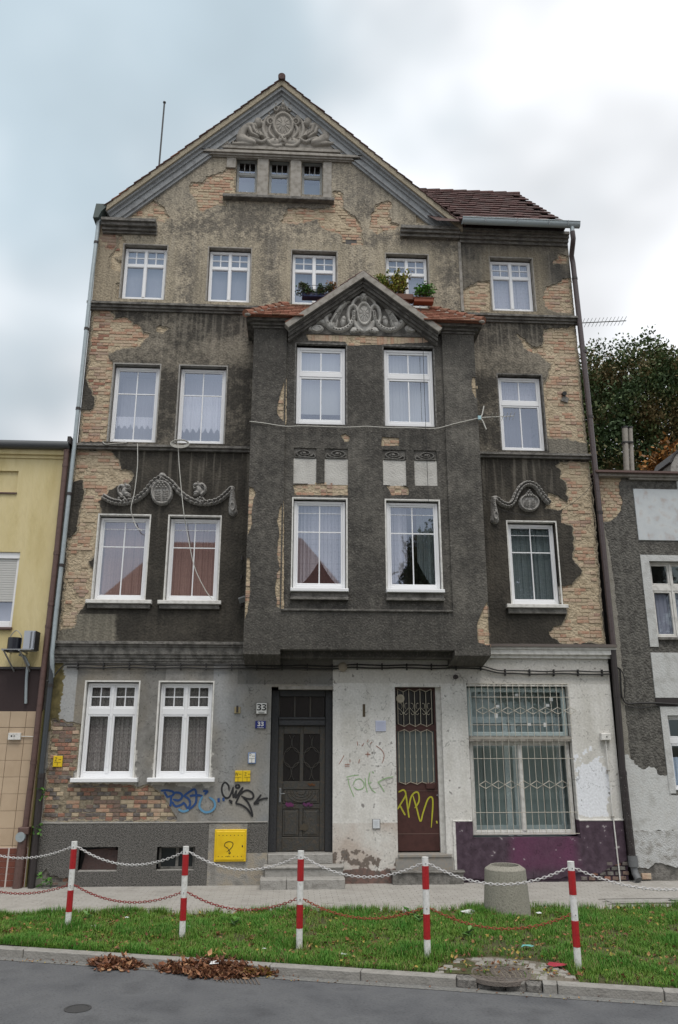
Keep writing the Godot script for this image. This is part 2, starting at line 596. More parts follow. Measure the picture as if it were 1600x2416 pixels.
func canvas(area: Rect2, w: int, h: int, bay: bool) -> ImageTexture:
	var lut := PackedByteArray()
	for k in 1025:
		var q := pow(k / 1024.0, 1.0 / 2.2)
		lut.append(int(clampf(q, 0, 1) * 255.0))
	var out := PackedByteArray()
	out.resize(w * h * 3)
	var i := 0
	for j in h:
		var y := area.end.y - area.size.y * (j + 0.5) / h
		for k in w:
			var x := area.position.x + area.size.x * (k + 0.5) / w
			var c := bay_colour(x, y) if bay else wall_colour(x, y)
			out[i] = lut[int(clampf(c.r, 0, 1) * 1024.0)]; out[i + 1] = lut[int(clampf(c.g, 0, 1) * 1024.0)]; out[i + 2] = lut[int(clampf(c.b, 0, 1) * 1024.0)]
			i += 3
	return ImageTexture.create_from_image(Image.create_from_data(w, h, false, Image.FORMAT_RGB8, out))


func wall_colour(x: float, y: float) -> Color:
	var a := nA.get_noise_2d(x, y)
	var b := nB.get_noise_2d(x, y)
	var f := nC.get_noise_2d(x, y)
	var s := nB.get_noise_2d(x * 4.0, y * 0.22)
	var e0 := nD.get_noise_2d(x, y)
	var c: Color
	var yy := y + 0.05 * b
	if yy > 11.97:
		if x < 2.95 + 0.02 * b:
			var t := clampf(0.52 + 0.95 * b + 0.5 * a + 0.75 * f + 0.4 * e0, 0.0, 1.0)
			c = lin(.135, .124, .108).lerp(lin(.37, .332, .268), t)
			var d := 9.0
			for w in TOP_ROW:
				d = minf(d, Vector2(maxf(maxf(w[0] - x, x - w[1]), 0.0), maxf(maxf(12.0 - y, y - 13.46), 0.0)).length())
			c = c.lerp(lin(.34, .305, .24), smoothstep(0.42, 0.05, d + 0.16 * b) * 0.7)
			if y > 14.3:
				c = c.lerp(lin(.225, .212, .188), 0.5 * smoothstep(14.3, 15.0, y + 0.4 * b))
			if x < -4.86 and y < 13.6:
				c = c.lerp(lin(.29, .25, .19), 0.8)
		else:
			var t := clampf(0.40 + 0.6 * b + 0.5 * a + 0.25 * (12.9 - y) + 0.3 * f, 0.0, 1.0)
			c = lin(.075, .071, .066).lerp(lin(.27, .245, .20), t)
			var d := Vector2(maxf(maxf(3.66 - x, x - 4.75), 0.0), maxf(maxf(12.0 - y, y - 13.46), 0.0)).length()
			c = c.lerp(lin(.235, .205, .155), smoothstep(0.35, 0.05, d + 0.12 * b) * 0.7)
	elif yy > 8.55:
		var band := smoothstep(10.25, 10.65, y) * smoothstep(11.35, 10.85, y + 0.15 * a)
		var t := clampf(0.12 + 0.75 * b + 0.35 * a + 0.55 * band + 0.5 * f + 0.25 * e0, 0.0, 1.0)
		if x > 2.9:
			t = clampf(t + 0.25 * band, 0.0, 1.0)
		c = lin(.05, .046, .040).lerp(lin(.215, .196, .166), t)
		if x > 4.7 and y < 8.95:
			c = lin(.17, .16, .14)
	elif yy > 4.40:
		var t := clampf(0.16 + 0.5 * b + 0.2 * f + 0.35 * smoothstep(0.25, 0.6, s) * smoothstep(3.0, 0.0, absf(y - 7.2)), 0.0, 1.0)
		c = lin(.031, .028, .0235).lerp(lin(.105, .095, .080), t)
		if x < -4.15 and y < 4.95:
			c = c.lerp(lin(.17, .16, .135), smoothstep(0.0, 0.2, -x - 4.3 + 0.5 * b + (4.9 - y) * 0.4))
	elif x < -0.04:
		var t := clampf(0.55 + 0.6 * b + 0.3 * s + 0.25 * f, 0.0, 1.0)
		c = lin(.14, .134, .123).lerp(lin(.31, .302, .285), t)
		var damp := smoothstep(0.1, 0.55, a + 0.6 * b + (0.3 if absf(x + 3.65) < 0.35 else 0.0))
		c = c.lerp(lin(.12, .115, .105), damp * 0.7)
		if x > -2.3:
			c = c.lerp(lin(.26, .27, .275), 0.65 * smoothstep(-2.3, -2.0, x) * smoothstep(3.9, 3.2, y + 0.3 * b))
		if x > -2.38 and x < -1.95:
			c = c.lerp(lin(.37, .385, .40), 0.6 * smoothstep(0.3, 0.0, absf(x + 2.2 + 0.12 * (y - 3.0))) * smoothstep(2.6, 3.0, y))
		for w in [[-4.80, -3.82], [-3.39, -2.39]]:
			var d := Vector2(maxf(maxf(w[0] - x, x - w[1]), 0.0), maxf(maxf(1.78 - y, y - 2.6), 0.0)).length()
			if y < 2.35 + 0.3 * b and d < 0.075 + 0.12 * b + 0.05 * f:
				c = c.lerp(lin(.48, .465, .43), 0.85)
		c = c.lerp(lin(.33, .285, .215), clampf(0.1 + 0.9 * nA.get_noise_2d(x * 2.0 + 11.0, y * 2.0), 0.0, 0.5))
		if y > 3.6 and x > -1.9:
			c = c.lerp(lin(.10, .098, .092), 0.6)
		if x < -5.0 and y > 2.85:
			c = c.lerp(lin(.36, .365, .365), clampf(0.8 + b, 0.0, 1.0))
		if x < -5.27 + 0.06 * f and y > 2.7:
			c = lin(.075, .062, .022).lerp(lin(.16, .13, .05), clampf(0.5 + f, 0.0, 1.0))
	else:
		var t := clampf(0.62 + 0.45 * b + 0.3 * s + 0.2 * f, 0.0, 1.0)
		c = lin(.50, .485, .445).lerp(lin(.70, .69, .665), t)
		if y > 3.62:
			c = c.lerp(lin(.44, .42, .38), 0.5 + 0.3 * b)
		if y < 1.05 and x < 1.2:
			c = c.lerp(lin(.46, .40, .35), clampf(0.5 + 1.2 * b, 0.0, 1.0))
			if y < 0.42 + 0.3 * b + 0.12 * f and f + 0.6 * b > 0.12 - 0.5 * (0.3 - y):
				c = lin(.16, .13, .11)
			if y < 0.24 + 0.1 * b:
				c = lin(.20, .12, .10).lerp(lin(.11, .09, .08), clampf(0.5 + f, 0, 1))
		if x > 4.7 and y > 1.05 and y < 2.9:
			var e := 2.75 - y + 0.9 * b + 0.25 * f - 1.9 * maxf(0.0, absf(x - 4.98) - 0.08) + 1.2 * maxf(0.0, x - 5.12)
			if e > 0.35 and x < 5.30 + 0.18 * b + 0.06 * f and y > 1.16 + 0.1 * b:
				c = lin(.74, .76, .80)
		if f > 0.50 and b > 0.22:
			c = c.lerp(lin(.14, .13, .12), 0.8)
		if y < 1.07 and x > 2.3:
			c = lin(.045, .026, .040).lerp(lin(.085, .055, .078), clampf(0.4 + 0.9 * f, 0, 1))
			var m := smoothstep(3.25, 3.5, x + 0.1 * b) * smoothstep(4.75, 4.5, x + 0.1 * b) * smoothstep(0.1, 0.35, y)
			c = c.lerp(lin(.115, .034, .080), m * clampf(0.75 + 0.5 * b, 0, 1))
			if f > 0.44 + 0.25 * (1.07 - y) and b > -0.1:
				c = lin(.36, .34, .34)
	if y > 4.4:   # fine streaks where rain has run
		var run := nB.get_noise_2d(x * 9.0 + 40.0, y * 0.35)
		c = c * (1.0 + 0.38 * e0 + 0.30 * run)
		for top in [11.74, 8.43, 13.72]:   # pale lime runs under the ledges
			var below: float = top - y
			if below > 0.0 and below < 1.3 and run > 0.16:
				c = c.lerp(lin(.23, .215, .19), clampf((run - 0.16) * 2.2, 0.0, 0.5) * (1.0 - below / 1.3))
		c = Color(c.r * 1.03, c.g, c.b * 0.94)
	else:
		c = c * (1.0 + 0.16 * e0)
	if absf(nB.get_noise_2d(x * 0.55 + 70.0, y * 0.7)) < 0.0035 or y < 4.0 and absf(nB.get_noise_2d(x * 0.8 + 90.0, y * 0.6)) < 0.004:   # hairline cracks
		c = c * 0.55
	return c


func bay_colour(x: float, y: float) -> Color:
	var a := nA.get_noise_2d(x + 20.0, y)
	var b := nB.get_noise_2d(x + 20.0, y)
	var f := nC.get_noise_2d(x, y)
	var s := nB.get_noise_2d(x * 5.0 + 9.0, y * 0.25)
	var t := clampf(0.24 + 0.42 * b + 0.3 * a + 0.45 * f, 0.0, 1.0)
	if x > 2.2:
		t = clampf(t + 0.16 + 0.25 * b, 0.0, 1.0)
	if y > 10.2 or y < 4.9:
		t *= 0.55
	if y > 8.3 and y < 8.75 and s > 0.1:
		t = clampf(t + 0.5 * s, 0.0, 1.0)
	var g := nD.get_noise_2d(x, y)
	var c := lin(.052, .0485, .043).lerp(lin(.15, .14, .122), t) * (1.0 + 0.26 * g + 0.22 * nB.get_noise_2d(x * 8.0, y * 0.4))
	if g > 0.50:
		c = c.lerp(lin(.22, .21, .19), 0.4)
	return c


func torn(list: Array, amp := 0.016) -> Array:
	var out := []
	for k in list.size():
		out.append(rough_edge(list[k], 0.03, amp, 100 + k))
	return out


func main_house() -> void:
	house = thing("tenement_house", "tall grey tenement with crumbling sooty plaster, tiled gable and projecting oriel", "house")
	nA = noise(7, 0.28, 3); nB = noise(8, 0.95, 4); nC = noise(9, 5.5, 3); nD = noise(10, 21.0, 2)
	mats.undercoat = grained([lin(.22, .19, .14), lin(.34, .29, .215), lin(.28, .24, .175)], 0.03, 13, 0.7, 0.95, 1.5, mats.h_brick)
	mats.mortar_dark = grained([lin(.10, .085, .065), lin(.24, .20, .14), lin(.30, .255, .185), lin(.16, .135, .10)], 0.02, 12, 1.0, 0.95, 1.4, mats.h_brick)
	var wall := StandardMaterial3D.new()
	wall.albedo_texture = canvas(SHEET, 760, 1262, false)
	wall.roughness = 0.95
	wall.heightmap_enabled = true
	var grain := noise(5, 0.16, 3).get_image(1120, 1860)
	grain.convert(Image.FORMAT_L8)
	var gd := grain.get_data()
	for i in range(1120 * 1425, gd.size()):   # the ground floor is trowelled smooth
		gd[i] = 128 + (gd[i] - 128) / 4
	grain = Image.create_from_data(1120, 1860, false, Image.FORMAT_L8, gd)
	wall.heightmap_texture = ImageTexture.create_from_image(grain)
	wall.heightmap_scale = 1.2
	mats.wall = wall
	var bay_wall: StandardMaterial3D = wall.duplicate()
	var bay_area := Rect2(-1.85, 3.9, 4.9, 8.4)
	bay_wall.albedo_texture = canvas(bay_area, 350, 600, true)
	var grain2 := noise(6, 0.2, 3).get_image(490, 840)
	grain2.convert(Image.FORMAT_L8)
	bay_wall.heightmap_texture = ImageTexture.create_from_image(grain2)
	bay_wall.heightmap_scale = 1.3
	mats.bay_wall = bay_wall

	# openings of the front wall
	var open := []
	for w in TOP_ROW:
		open.append(rect(w[0] - 0.02, 12.06, w[1] + 0.02, 13.50))
	for w in [[-4.81, -3.85], [-3.39, -2.40], [3.67, 4.64]]:
		open.append(rect(w[0] - 0.02, 8.62, w[1] + 0.02, 10.47))
	for w in [[-4.84, -3.84], [-3.41, -2.39], [3.68, 4.68]]:
		open.append(rect(w[0] - 0.02, 5.20, w[1] + 0.02, 7.03))
	for w in [[-4.80, -3.82], [-3.39, -2.39]]:
		open.append(rect(w[0] - 0.02, 1.84, w[1] + 0.02, 3.65))
	for w in [[-2.37, -1.88], [-1.59, -1.10], [-0.80, -0.31]]:
		open.append(rect(w[0], 15.02, w[1], 16.05))
	open.append(rect(-1.235, -0.05, -0.03, 3.55))
	open.append(rect(1.195, -0.05, 2.115, 3.56))
	open.append(rect(2.63, 0.77, 4.68, 3.58))
	open.append(rect(-4.67, 0.25, -3.965, 0.665)); open.append(rect(-3.26, 0.26, -2.565, 0.66))

	# where the plaster has come off
	var bare := [
		[Vector2(-2.382, 15.769), Vector2(-2.586, 15.727), Vector2(-2.682, 15.568), Vector2(-3.06, 15.426), Vector2(-3.129, 15.269), Vector2(-3.432, 15.236), Vector2(-3.464, 15.07), Vector2(-3.387, 14.862), Vector2(-3.277, 14.687), Vector2(-3.251, 14.478), Vector2(-3.111, 14.395), Vector2(-2.917, 14.536), Vector2(-2.769, 14.62), Vector2(-2.54, 14.589), Vector2(-2.65, 14.788), Vector2(-2.614, 14.911), Vector2(-2.341, 14.936)],
		[Vector2(-1.119, 14.618), Vector2(-0.813, 14.65), Vector2(-0.506, 14.622), Vector2(-0.122, 14.7), Vector2(-0.045, 14.928), Vector2(-0.071, 15.14), Vector2(0.084, 15.179), Vector2(0.188, 15.091), Vector2(0.213, 14.666), Vector2(0.469, 14.437), Vector2(0.622, 14.264), Vector2(0.644, 13.908), Vector2(0.678, 13.685), Vector2(0.464, 13.647), Vector2(0.16, 13.71), Vector2(0.11, 13.944), Vector2(-0.196, 14.02), Vector2(-0.374, 14.131), Vector2(-0.427, 14.325), Vector2(-0.63, 14.256), Vector2(-0.883, 14.168), Vector2(-1.162, 14.185), Vector2(-1.314, 14.208), Vector2(-1.217, 14.391)],
		[Vector2(0.963, 14.822), Vector2(1.277, 14.959), Vector2(1.378, 14.841), Vector2(1.296, 14.595), Vector2(1.343, 14.356), Vector2(1.522, 14.273), Vector2(1.468, 14.151), Vector2(1.184, 14.079), Vector2(0.977, 13.981), Vector2(0.8, 14.152), Vector2(0.856, 14.514), Vector2(0.935, 14.699)],
		[Vector2(1.929, 14.579), Vector2(2.19, 14.627), Vector2(2.3, 14.526), Vector2(2.407, 14.33), Vector2(1.931, 14.33)],
		[Vector2(-5.002, 14.31), Vector2(-4.695, 14.532), Vector2(-4.461, 14.752), Vector2(-4.258, 14.701), Vector2(-3.994, 14.504), Vector2(-3.868, 14.243), Vector2(-3.968, 14.073), Vector2(-4.167, 14.082), Vector2(-4.2, 14.216), Vector2(-5.218, 14.224)],
		[Vector2(-5.482, 13.997), Vector2(-5.03, 13.937), Vector2(-5.01, 13.761), Vector2(-5.052, 13.664), Vector2(-5.006, 13.459), Vector2(-5.051, 13.347), Vector2(-5.111, 13.266), Vector2(-5.247, 13.292), Vector2(-5.283, 13.4), Vector2(-5.454, 13.396)],
		[Vector2(-5.427, 11.837), Vector2(-5.097, 11.808), Vector2(-4.906, 11.651), Vector2(-4.935, 11.569), Vector2(-4.652, 11.599), Vector2(-4.576, 11.541), Vector2(-4.482, 11.463), Vector2(-4.316, 11.388), Vector2(-4.251, 11.228), Vector2(-4.089, 11.194), Vector2(-4.22, 11.029), Vector2(-4.314, 10.866), Vector2(-4.663, 10.815), Vector2(-4.934, 10.688), Vector2(-4.982, 10.628), Vector2(-4.844, 10.436), Vector2(-4.792, 10.32), Vector2(-4.811, 10.028), Vector2(-4.828, 9.606), Vector2(-4.82, 9.078), Vector2(-4.805, 8.611), Vector2(-5.432, 8.596), Vector2(-5.439, 9.325), Vector2(-5.203, 9.368), Vector2(-5.182, 9.596), Vector2(-5.408, 10.05), Vector2(-5.412, 10.36), Vector2(-5.402, 10.832)],
		[Vector2(-4.01, 11.337), Vector2(-3.907, 11.41), Vector2(-3.746, 11.399), Vector2(-3.641, 11.329), Vector2(-3.757, 11.285), Vector2(-3.84, 11.202), Vector2(-3.969, 11.258)],
		[Vector2(-5.477, 8.453), Vector2(-5.157, 8.406), Vector2(-4.891, 8.448), Vector2(-4.718, 8.397), Vector2(-4.608, 8.29), Vector2(-4.529, 8.147), Vector2(-4.503, 8.021), Vector2(-4.315, 7.988), Vector2(-4.225, 7.9), Vector2(-4.232, 7.774), Vector2(-4.358, 7.665), Vector2(-4.555, 7.625), Vector2(-4.681, 7.534), Vector2(-4.798, 7.337), Vector2(-4.889, 7.318), Vector2(-4.828, 7.108), Vector2(-4.784, 6.866), Vector2(-4.815, 6.452), Vector2(-4.83, 6.18), Vector2(-4.961, 6.01), Vector2(-4.936, 5.91), Vector2(-4.836, 5.877), Vector2(-4.821, 5.512), Vector2(-4.819, 5.315), Vector2(-4.954, 5.215), Vector2(-4.99, 5.084), Vector2(-5.105, 4.954), Vector2(-5.125, 4.664), Vector2(-5.326, 4.631), Vector2(-5.433, 4.63), Vector2(-5.461, 6.511), Vector2(-5.407, 6.529), Vector2(-5.311, 6.65), Vector2(-5.255, 7.276), Vector2(-5.215, 7.382), Vector2(-5.264, 7.736), Vector2(-5.468, 7.714)],
		[Vector2(-5.417, 2.957), Vector2(-5.156, 2.908), Vector2(-5.121, 2.892), Vector2(-4.953, 2.86), Vector2(-4.818, 2.828), Vector2(-4.758, 2.715), Vector2(-4.768, 2.458), Vector2(-4.754, 2.015), Vector2(-4.903, 1.984), Vector2(-4.905, 1.827), Vector2(-4.883, 1.771), Vector2(-3.844, 1.756), Vector2(-3.71, 1.699), Vector2(-3.647, 1.73), Vector2(-3.518, 1.761), Vector2(-3.315, 1.651), Vector2(-3.105, 1.418), Vector2(-2.996, 1.233), Vector2(-2.926, 1.141), Vector2(-2.956, 1.092), Vector2(-5.393, 1.105)],
		[Vector2(3.637, 12.84), Vector2(3.332, 12.813), Vector2(3.194, 12.732), Vector2(2.919, 12.547), Vector2(2.883, 12.446), Vector2(2.93, 12.299), Vector2(2.943, 12.102), Vector2(2.983, 12.005), Vector2(3.622, 12.008)],
		[Vector2(5.309, 13.659), Vector2(5.532, 13.59), Vector2(5.526, 13.357), Vector2(5.375, 13.351), Vector2(5.169, 13.343), Vector2(5.15, 13.394), Vector2(5.275, 13.528)],
		[Vector2(5.343, 12.966), Vector2(5.559, 13), Vector2(5.551, 12.016), Vector2(5.134, 12.056), Vector2(4.896, 12.146), Vector2(4.827, 12.417), Vector2(4.887, 12.62), Vector2(4.964, 12.749), Vector2(5.242, 12.835)],
		[Vector2(4.79, 11.627), Vector2(5.371, 11.686), Vector2(5.55, 11.849), Vector2(5.566, 10.881), Vector2(5.556, 9.941), Vector2(5.567, 8.828), Vector2(5.407, 8.847), Vector2(5.115, 8.907), Vector2(4.629, 8.918), Vector2(4.623, 9.686), Vector2(4.664, 10.241), Vector2(4.758, 10.337), Vector2(4.896, 10.718), Vector2(4.63, 10.947), Vector2(4.459, 11.013), Vector2(4.313, 11.104), Vector2(4.262, 11.319), Vector2(4.13, 11.459), Vector2(4.164, 11.499), Vector2(4.35, 11.322), Vector2(4.514, 11.159), Vector2(4.735, 11.19)],
		[Vector2(4.778, 8.273), Vector2(4.904, 8.354), Vector2(5.117, 8.39), Vector2(5.561, 8.406), Vector2(5.593, 7.84), Vector2(5.588, 6.631), Vector2(5.552, 5.328), Vector2(5.549, 4.422), Vector2(5.177, 4.461), Vector2(4.836, 4.417), Vector2(4.614, 4.443), Vector2(4.428, 4.565), Vector2(4.379, 4.661), Vector2(4.471, 4.758), Vector2(4.645, 4.815), Vector2(4.724, 4.927), Vector2(4.779, 5.067), Vector2(4.79, 5.207), Vector2(4.624, 5.262), Vector2(4.64, 5.63), Vector2(4.942, 5.648), Vector2(5.039, 5.778), Vector2(5.181, 5.909), Vector2(5.175, 6.01), Vector2(5.041, 6.125), Vector2(5.007, 6.241), Vector2(5.054, 6.446), Vector2(5.066, 6.92), Vector2(4.936, 6.948), Vector2(4.838, 7.006), Vector2(4.836, 7.156), Vector2(4.875, 7.277), Vector2(4.493, 7.286), Vector2(4.563, 7.423), Vector2(4.596, 7.667), Vector2(4.699, 7.654), Vector2(4.811, 7.58), Vector2(4.981, 7.476), Vector2(5.017, 7.553), Vector2(4.997, 7.675), Vector2(5.015, 7.89), Vector2(4.891, 8.011), Vector2(4.934, 8.167)]]
	var scratch := [[Vector2(-5.029, 13.744), Vector2(-4.933, 13.733), Vector2(-4.827, 13.578), Vector2(-4.812, 13.42), Vector2(-4.807, 13.184), Vector2(-4.977, 13.099), Vector2(-4.96, 13.052), Vector2(-4.824, 13.024), Vector2(-4.811, 12.763), Vector2(-4.882, 12.729), Vector2(-4.952, 12.773), Vector2(-5.07, 12.753), Vector2(-5.133, 12.874), Vector2(-5.172, 13.106), Vector2(-5.06, 13.299), Vector2(-5.005, 13.444)], [Vector2(-4.952, 12.449), Vector2(-4.861, 12.468), Vector2(-4.844, 12.331), Vector2(-4.854, 12.042), Vector2(-4.946, 12.039), Vector2(-4.938, 12.267)], [Vector2(-5.205, 4.273), Vector2(-4.766, 4.258), Vector2(-4.77, 4.129), Vector2(-5.222, 4.14)]]
	var amount := [0.66, 0.56, 0.56, 0.3, 0.56, 1.1, 0.70, 0.4, 0.64, 0.78, 0.66, 0.72, 0.82, 0.58, 0.56]
	var holes := torn(bare)
	var scars := torn(scratch, 0.012)
	var front := PackedVector2Array([Vector2(LEFT, 0), Vector2(RIGHT, 0), Vector2(RIGHT, 13.95), Vector2(2.95, 14.05), Vector2(-1.33, 17.85), Vector2(LEFT, 14.0)])
	var b := Build.new()
	b.sheet = SHEET
	coat(b, front, open, holes + scars, 0.0, 0.15, 0.038)
	var wallpart := part("plaster_wall", b, wall, house)
	wallpart.set_meta("label", "sooty plaster coat with torn patches")

	# the mortar bed and the bricks that the torn plaster bares
	for h in holes + scars:
		b = Build.new()
		for g in Geometry2D.offset_polygon(h, 0.02):
			var clipped := Geometry2D.intersect_polygons(g, front)
			for q in clipped:
				var pieces: Array[PackedVector2Array] = [q]
				for w in open:
					var left: Array[PackedVector2Array] = []
					for r in pieces:
						for t in Geometry2D.clip_polygons(r, w):
							if not Geometry2D.is_polygon_clockwise(t):
								left.append(t)
					pieces = left
				for r in pieces:
					b.prism(r, -0.07, -0.032)
		var lip := Build.new()   # the undercoat that still clings along the torn edge
		var inner := []
		for g in Geometry2D.offset_polygon(h, -0.028):
			if g.size() > 4 and not Geometry2D.is_polygon_clockwise(g):
				inner.append(rough_edge(Array(g), 0.05, 0.020, 61))
		if not inner.is_empty():
			coat(lip, h, open, inner, -0.017, 0.1, 0.016, 0.3)
			part("undercoat_edge", lip, mats.undercoat, house)
		part("mortar_bed", b, mats.mortar_dark if bounds(h).end.y < 3.2 else mats.mortar, house)
	lay_bricks(holes, amount, open)

	shell()
	mouldings()
	front_windows(open)
	doors_and_shop()
	plinth()
	oriel()
	roofs()
	pipes()
	reliefs()


var loose: Array = []


func lay_bricks(holes: Array, amount: Array, open: Array) -> void:
	var spots := []
	var cover := noise(77, 1.3, 3)
	var top := 0.0735
	for k in holes.size():
		var h: PackedVector2Array = holes[k]
		var r := bounds(h)
		var j0 := int(floor(r.position.y / top)); var j1 := int(ceil(r.end.y / top))
		for j in range(j0, j1):
			var header := j % 2 == 0
			var len := 0.125 if header else 0.25
			if r.end.y < 5.3 and r.position.x < -4.0 and j % 3 == 0:
				len = 0.125
			var x: float = floor(r.position.x / len) * len + (0.0625 if j % 4 == 1 else 0.0)
			while x < r.end.x:
				var cen := Vector2(x + len / 2, (j + 0.5) * top)
				x += len
				var hit := Geometry2D.is_point_in_polygon(cen, h)
				for e in [Vector2(-0.3, 0), Vector2(0.3, 0)]:
					hit = hit or Geometry2D.is_point_in_polygon(cen + e * len, h)
				if not hit or cen.x - len / 2 < LEFT or cen.x + len / 2 > RIGHT:
					continue
				var blocked := false
				for w in open:
					blocked = blocked or bounds(w).grow(0.02).intersects(Rect2(cen - Vector2(len, top) / 2, Vector2(len, top)))
				if blocked or 0.5 + 0.9 * cover.get_noise_2d(cen.x * 1.4, cen.y * 1.4) + rng.randf_range(-0.2, 0.2) > amount[k]:
					continue
				spots.append([cen, len, k, j])
	place_bricks(spots, top, 0.0, 230)


func brick_shape(len: float, top: float) -> ArrayMesh:
	var b := Build.new()
	b.cbox(Vector3(-len / 2 + 0.006, -top / 2 + 0.006, -0.05), Vector3(len / 2 - 0.006, top / 2 - 0.006, 0.0), 0.005)
	return b.mesh()


func place_bricks(spots: Array, top: float, z: float, most: int, owner: Node3D = null) -> void:
	var shapes := {}
	var eye := Vector3(-0.84, 2.5, 15.7)
	spots.sort_custom(func(p, q): return p[1] / eye.distance_to(V(p[0], 0)) > q[1] / eye.distance_to(V(q[0], 0)))
	var rest := []
	var n := 0
	var tone := noise(91, 1.1, 2)
	for s in spots:
		if not shapes.has(s[1]):
			shapes[s[1]] = brick_shape(s[1], top)
		var t := Transform3D(Basis(Vector3.BACK, rng.randf_range(-0.012, 0.012)) * Basis(Vector3.UP, rng.randf_range(-0.02, 0.02)), Vector3(s[0].x + rng.randf_range(-0.003, 0.003), s[0].y + rng.randf_range(-0.003, 0.003), z - rng.randf_range(0.015, 0.028)))
		var m: int = clampi(int(rng.randf() * 2.2 + 1.4 + 2.2 * tone.get_noise_2d(s[0].x, s[0].y)), 0, 4)
		var low: bool = s[0].y < 2.95 and s[0].x < -1.0
		var foot: bool = s[0].y < 0.6
		var mat: Material = mats.sooty[rng.randi() % 3] if low and (rng.randf() < 0.85 - 0.22 * (s[0].x + 5.2)) else mats.bricks[m]
		if foot:
			mat = mats.ledge if rng.randf() < 0.6 else mats.sooty[rng.randi() % 3]
		if s[0].y > 13.2 and s[0].x < -4.9 or s[0].x < -5.1 and s[0].y > 9.6 and rng.randf() < 0.5:
			mat = mats.sooty[1] if rng.randf() < 0.5 else mats.bricks[4]
		if n < most:
			part("brick", shapes[s[1]], mat, owner if owner else house).transform = t
			n += 1
		else:
			rest.append([t, s[1], mat])
	if rest.is_empty():
		return
	var by := {}
	for r in rest:
		if not by.has(r[2]):
			by[r[2]] = []
		by[r[2]].append(r)
	for m in by:
		var mm := MultiMesh.new()
		mm.transform_format = MultiMesh.TRANSFORM_3D
		mm.mesh = brick_shape(0.25, top)
		mm.instance_count = by[m].size()
		for i in by[m].size():
			var r: Array = by[m][i]
			mm.set_instance_transform(i, r[0] * Transform3D(Basis().scaled(Vector3(r[1] / 0.25, 1, 1)), Vector3.ZERO))
		var mi := MultiMeshInstance3D.new()
		mi.name = "bricks"
		mi.multimesh = mm
		mi.material_override = m
		mi.set_meta("kind", "stuff")
		(owner if owner else house).add_child(mi, true)


func shell() -> void:
	var b := Build.new()
	b.box(Vector3(LEFT, 0, -9), Vector3(LEFT + 0.3, 13.95, -0.072))
	b.box(Vector3(RIGHT - 0.3, 0, -9), Vector3(RIGHT, 13.96, -0.072))
	b.box(Vector3(LEFT, 0, -9.3), Vector3(RIGHT, 13.95, -9.0))
	part("side_wall", b, mats.cement, house)
	b = Build.new()
	b.box(Vector3(LEFT + 0.3, 13.70, -9), Vector3(RIGHT - 0.3, 13.95, -0.03))
	for y in [0.3, 4.1, 7.75, 11.3]:
		b.box(Vector3(LEFT + 0.3, y, -9), Vector3(RIGHT - 0.3, y + 0.25, -0.32))
	for x in [-2.15, -1.9, 2.55]:
		b.box(Vector3(x, 0.55, -9), Vector3(x + 0.12, 14.3, -0.35))
	b.box(Vector3(LEFT + 0.3, 0.5, -3.2), Vector3(RIGHT - 0.3, 14.4, -3.0))
	part("inner_floor", b, mats.interior, house)


func strip_box(b: Build, x0: float, x1: float, steps: Array) -> void:   # stepped moulding: [y0, y1, depth] each
	for s in steps:
		b.box(Vector3(x0, s[0], -0.03), Vector3(x1, s[1], s[2]))


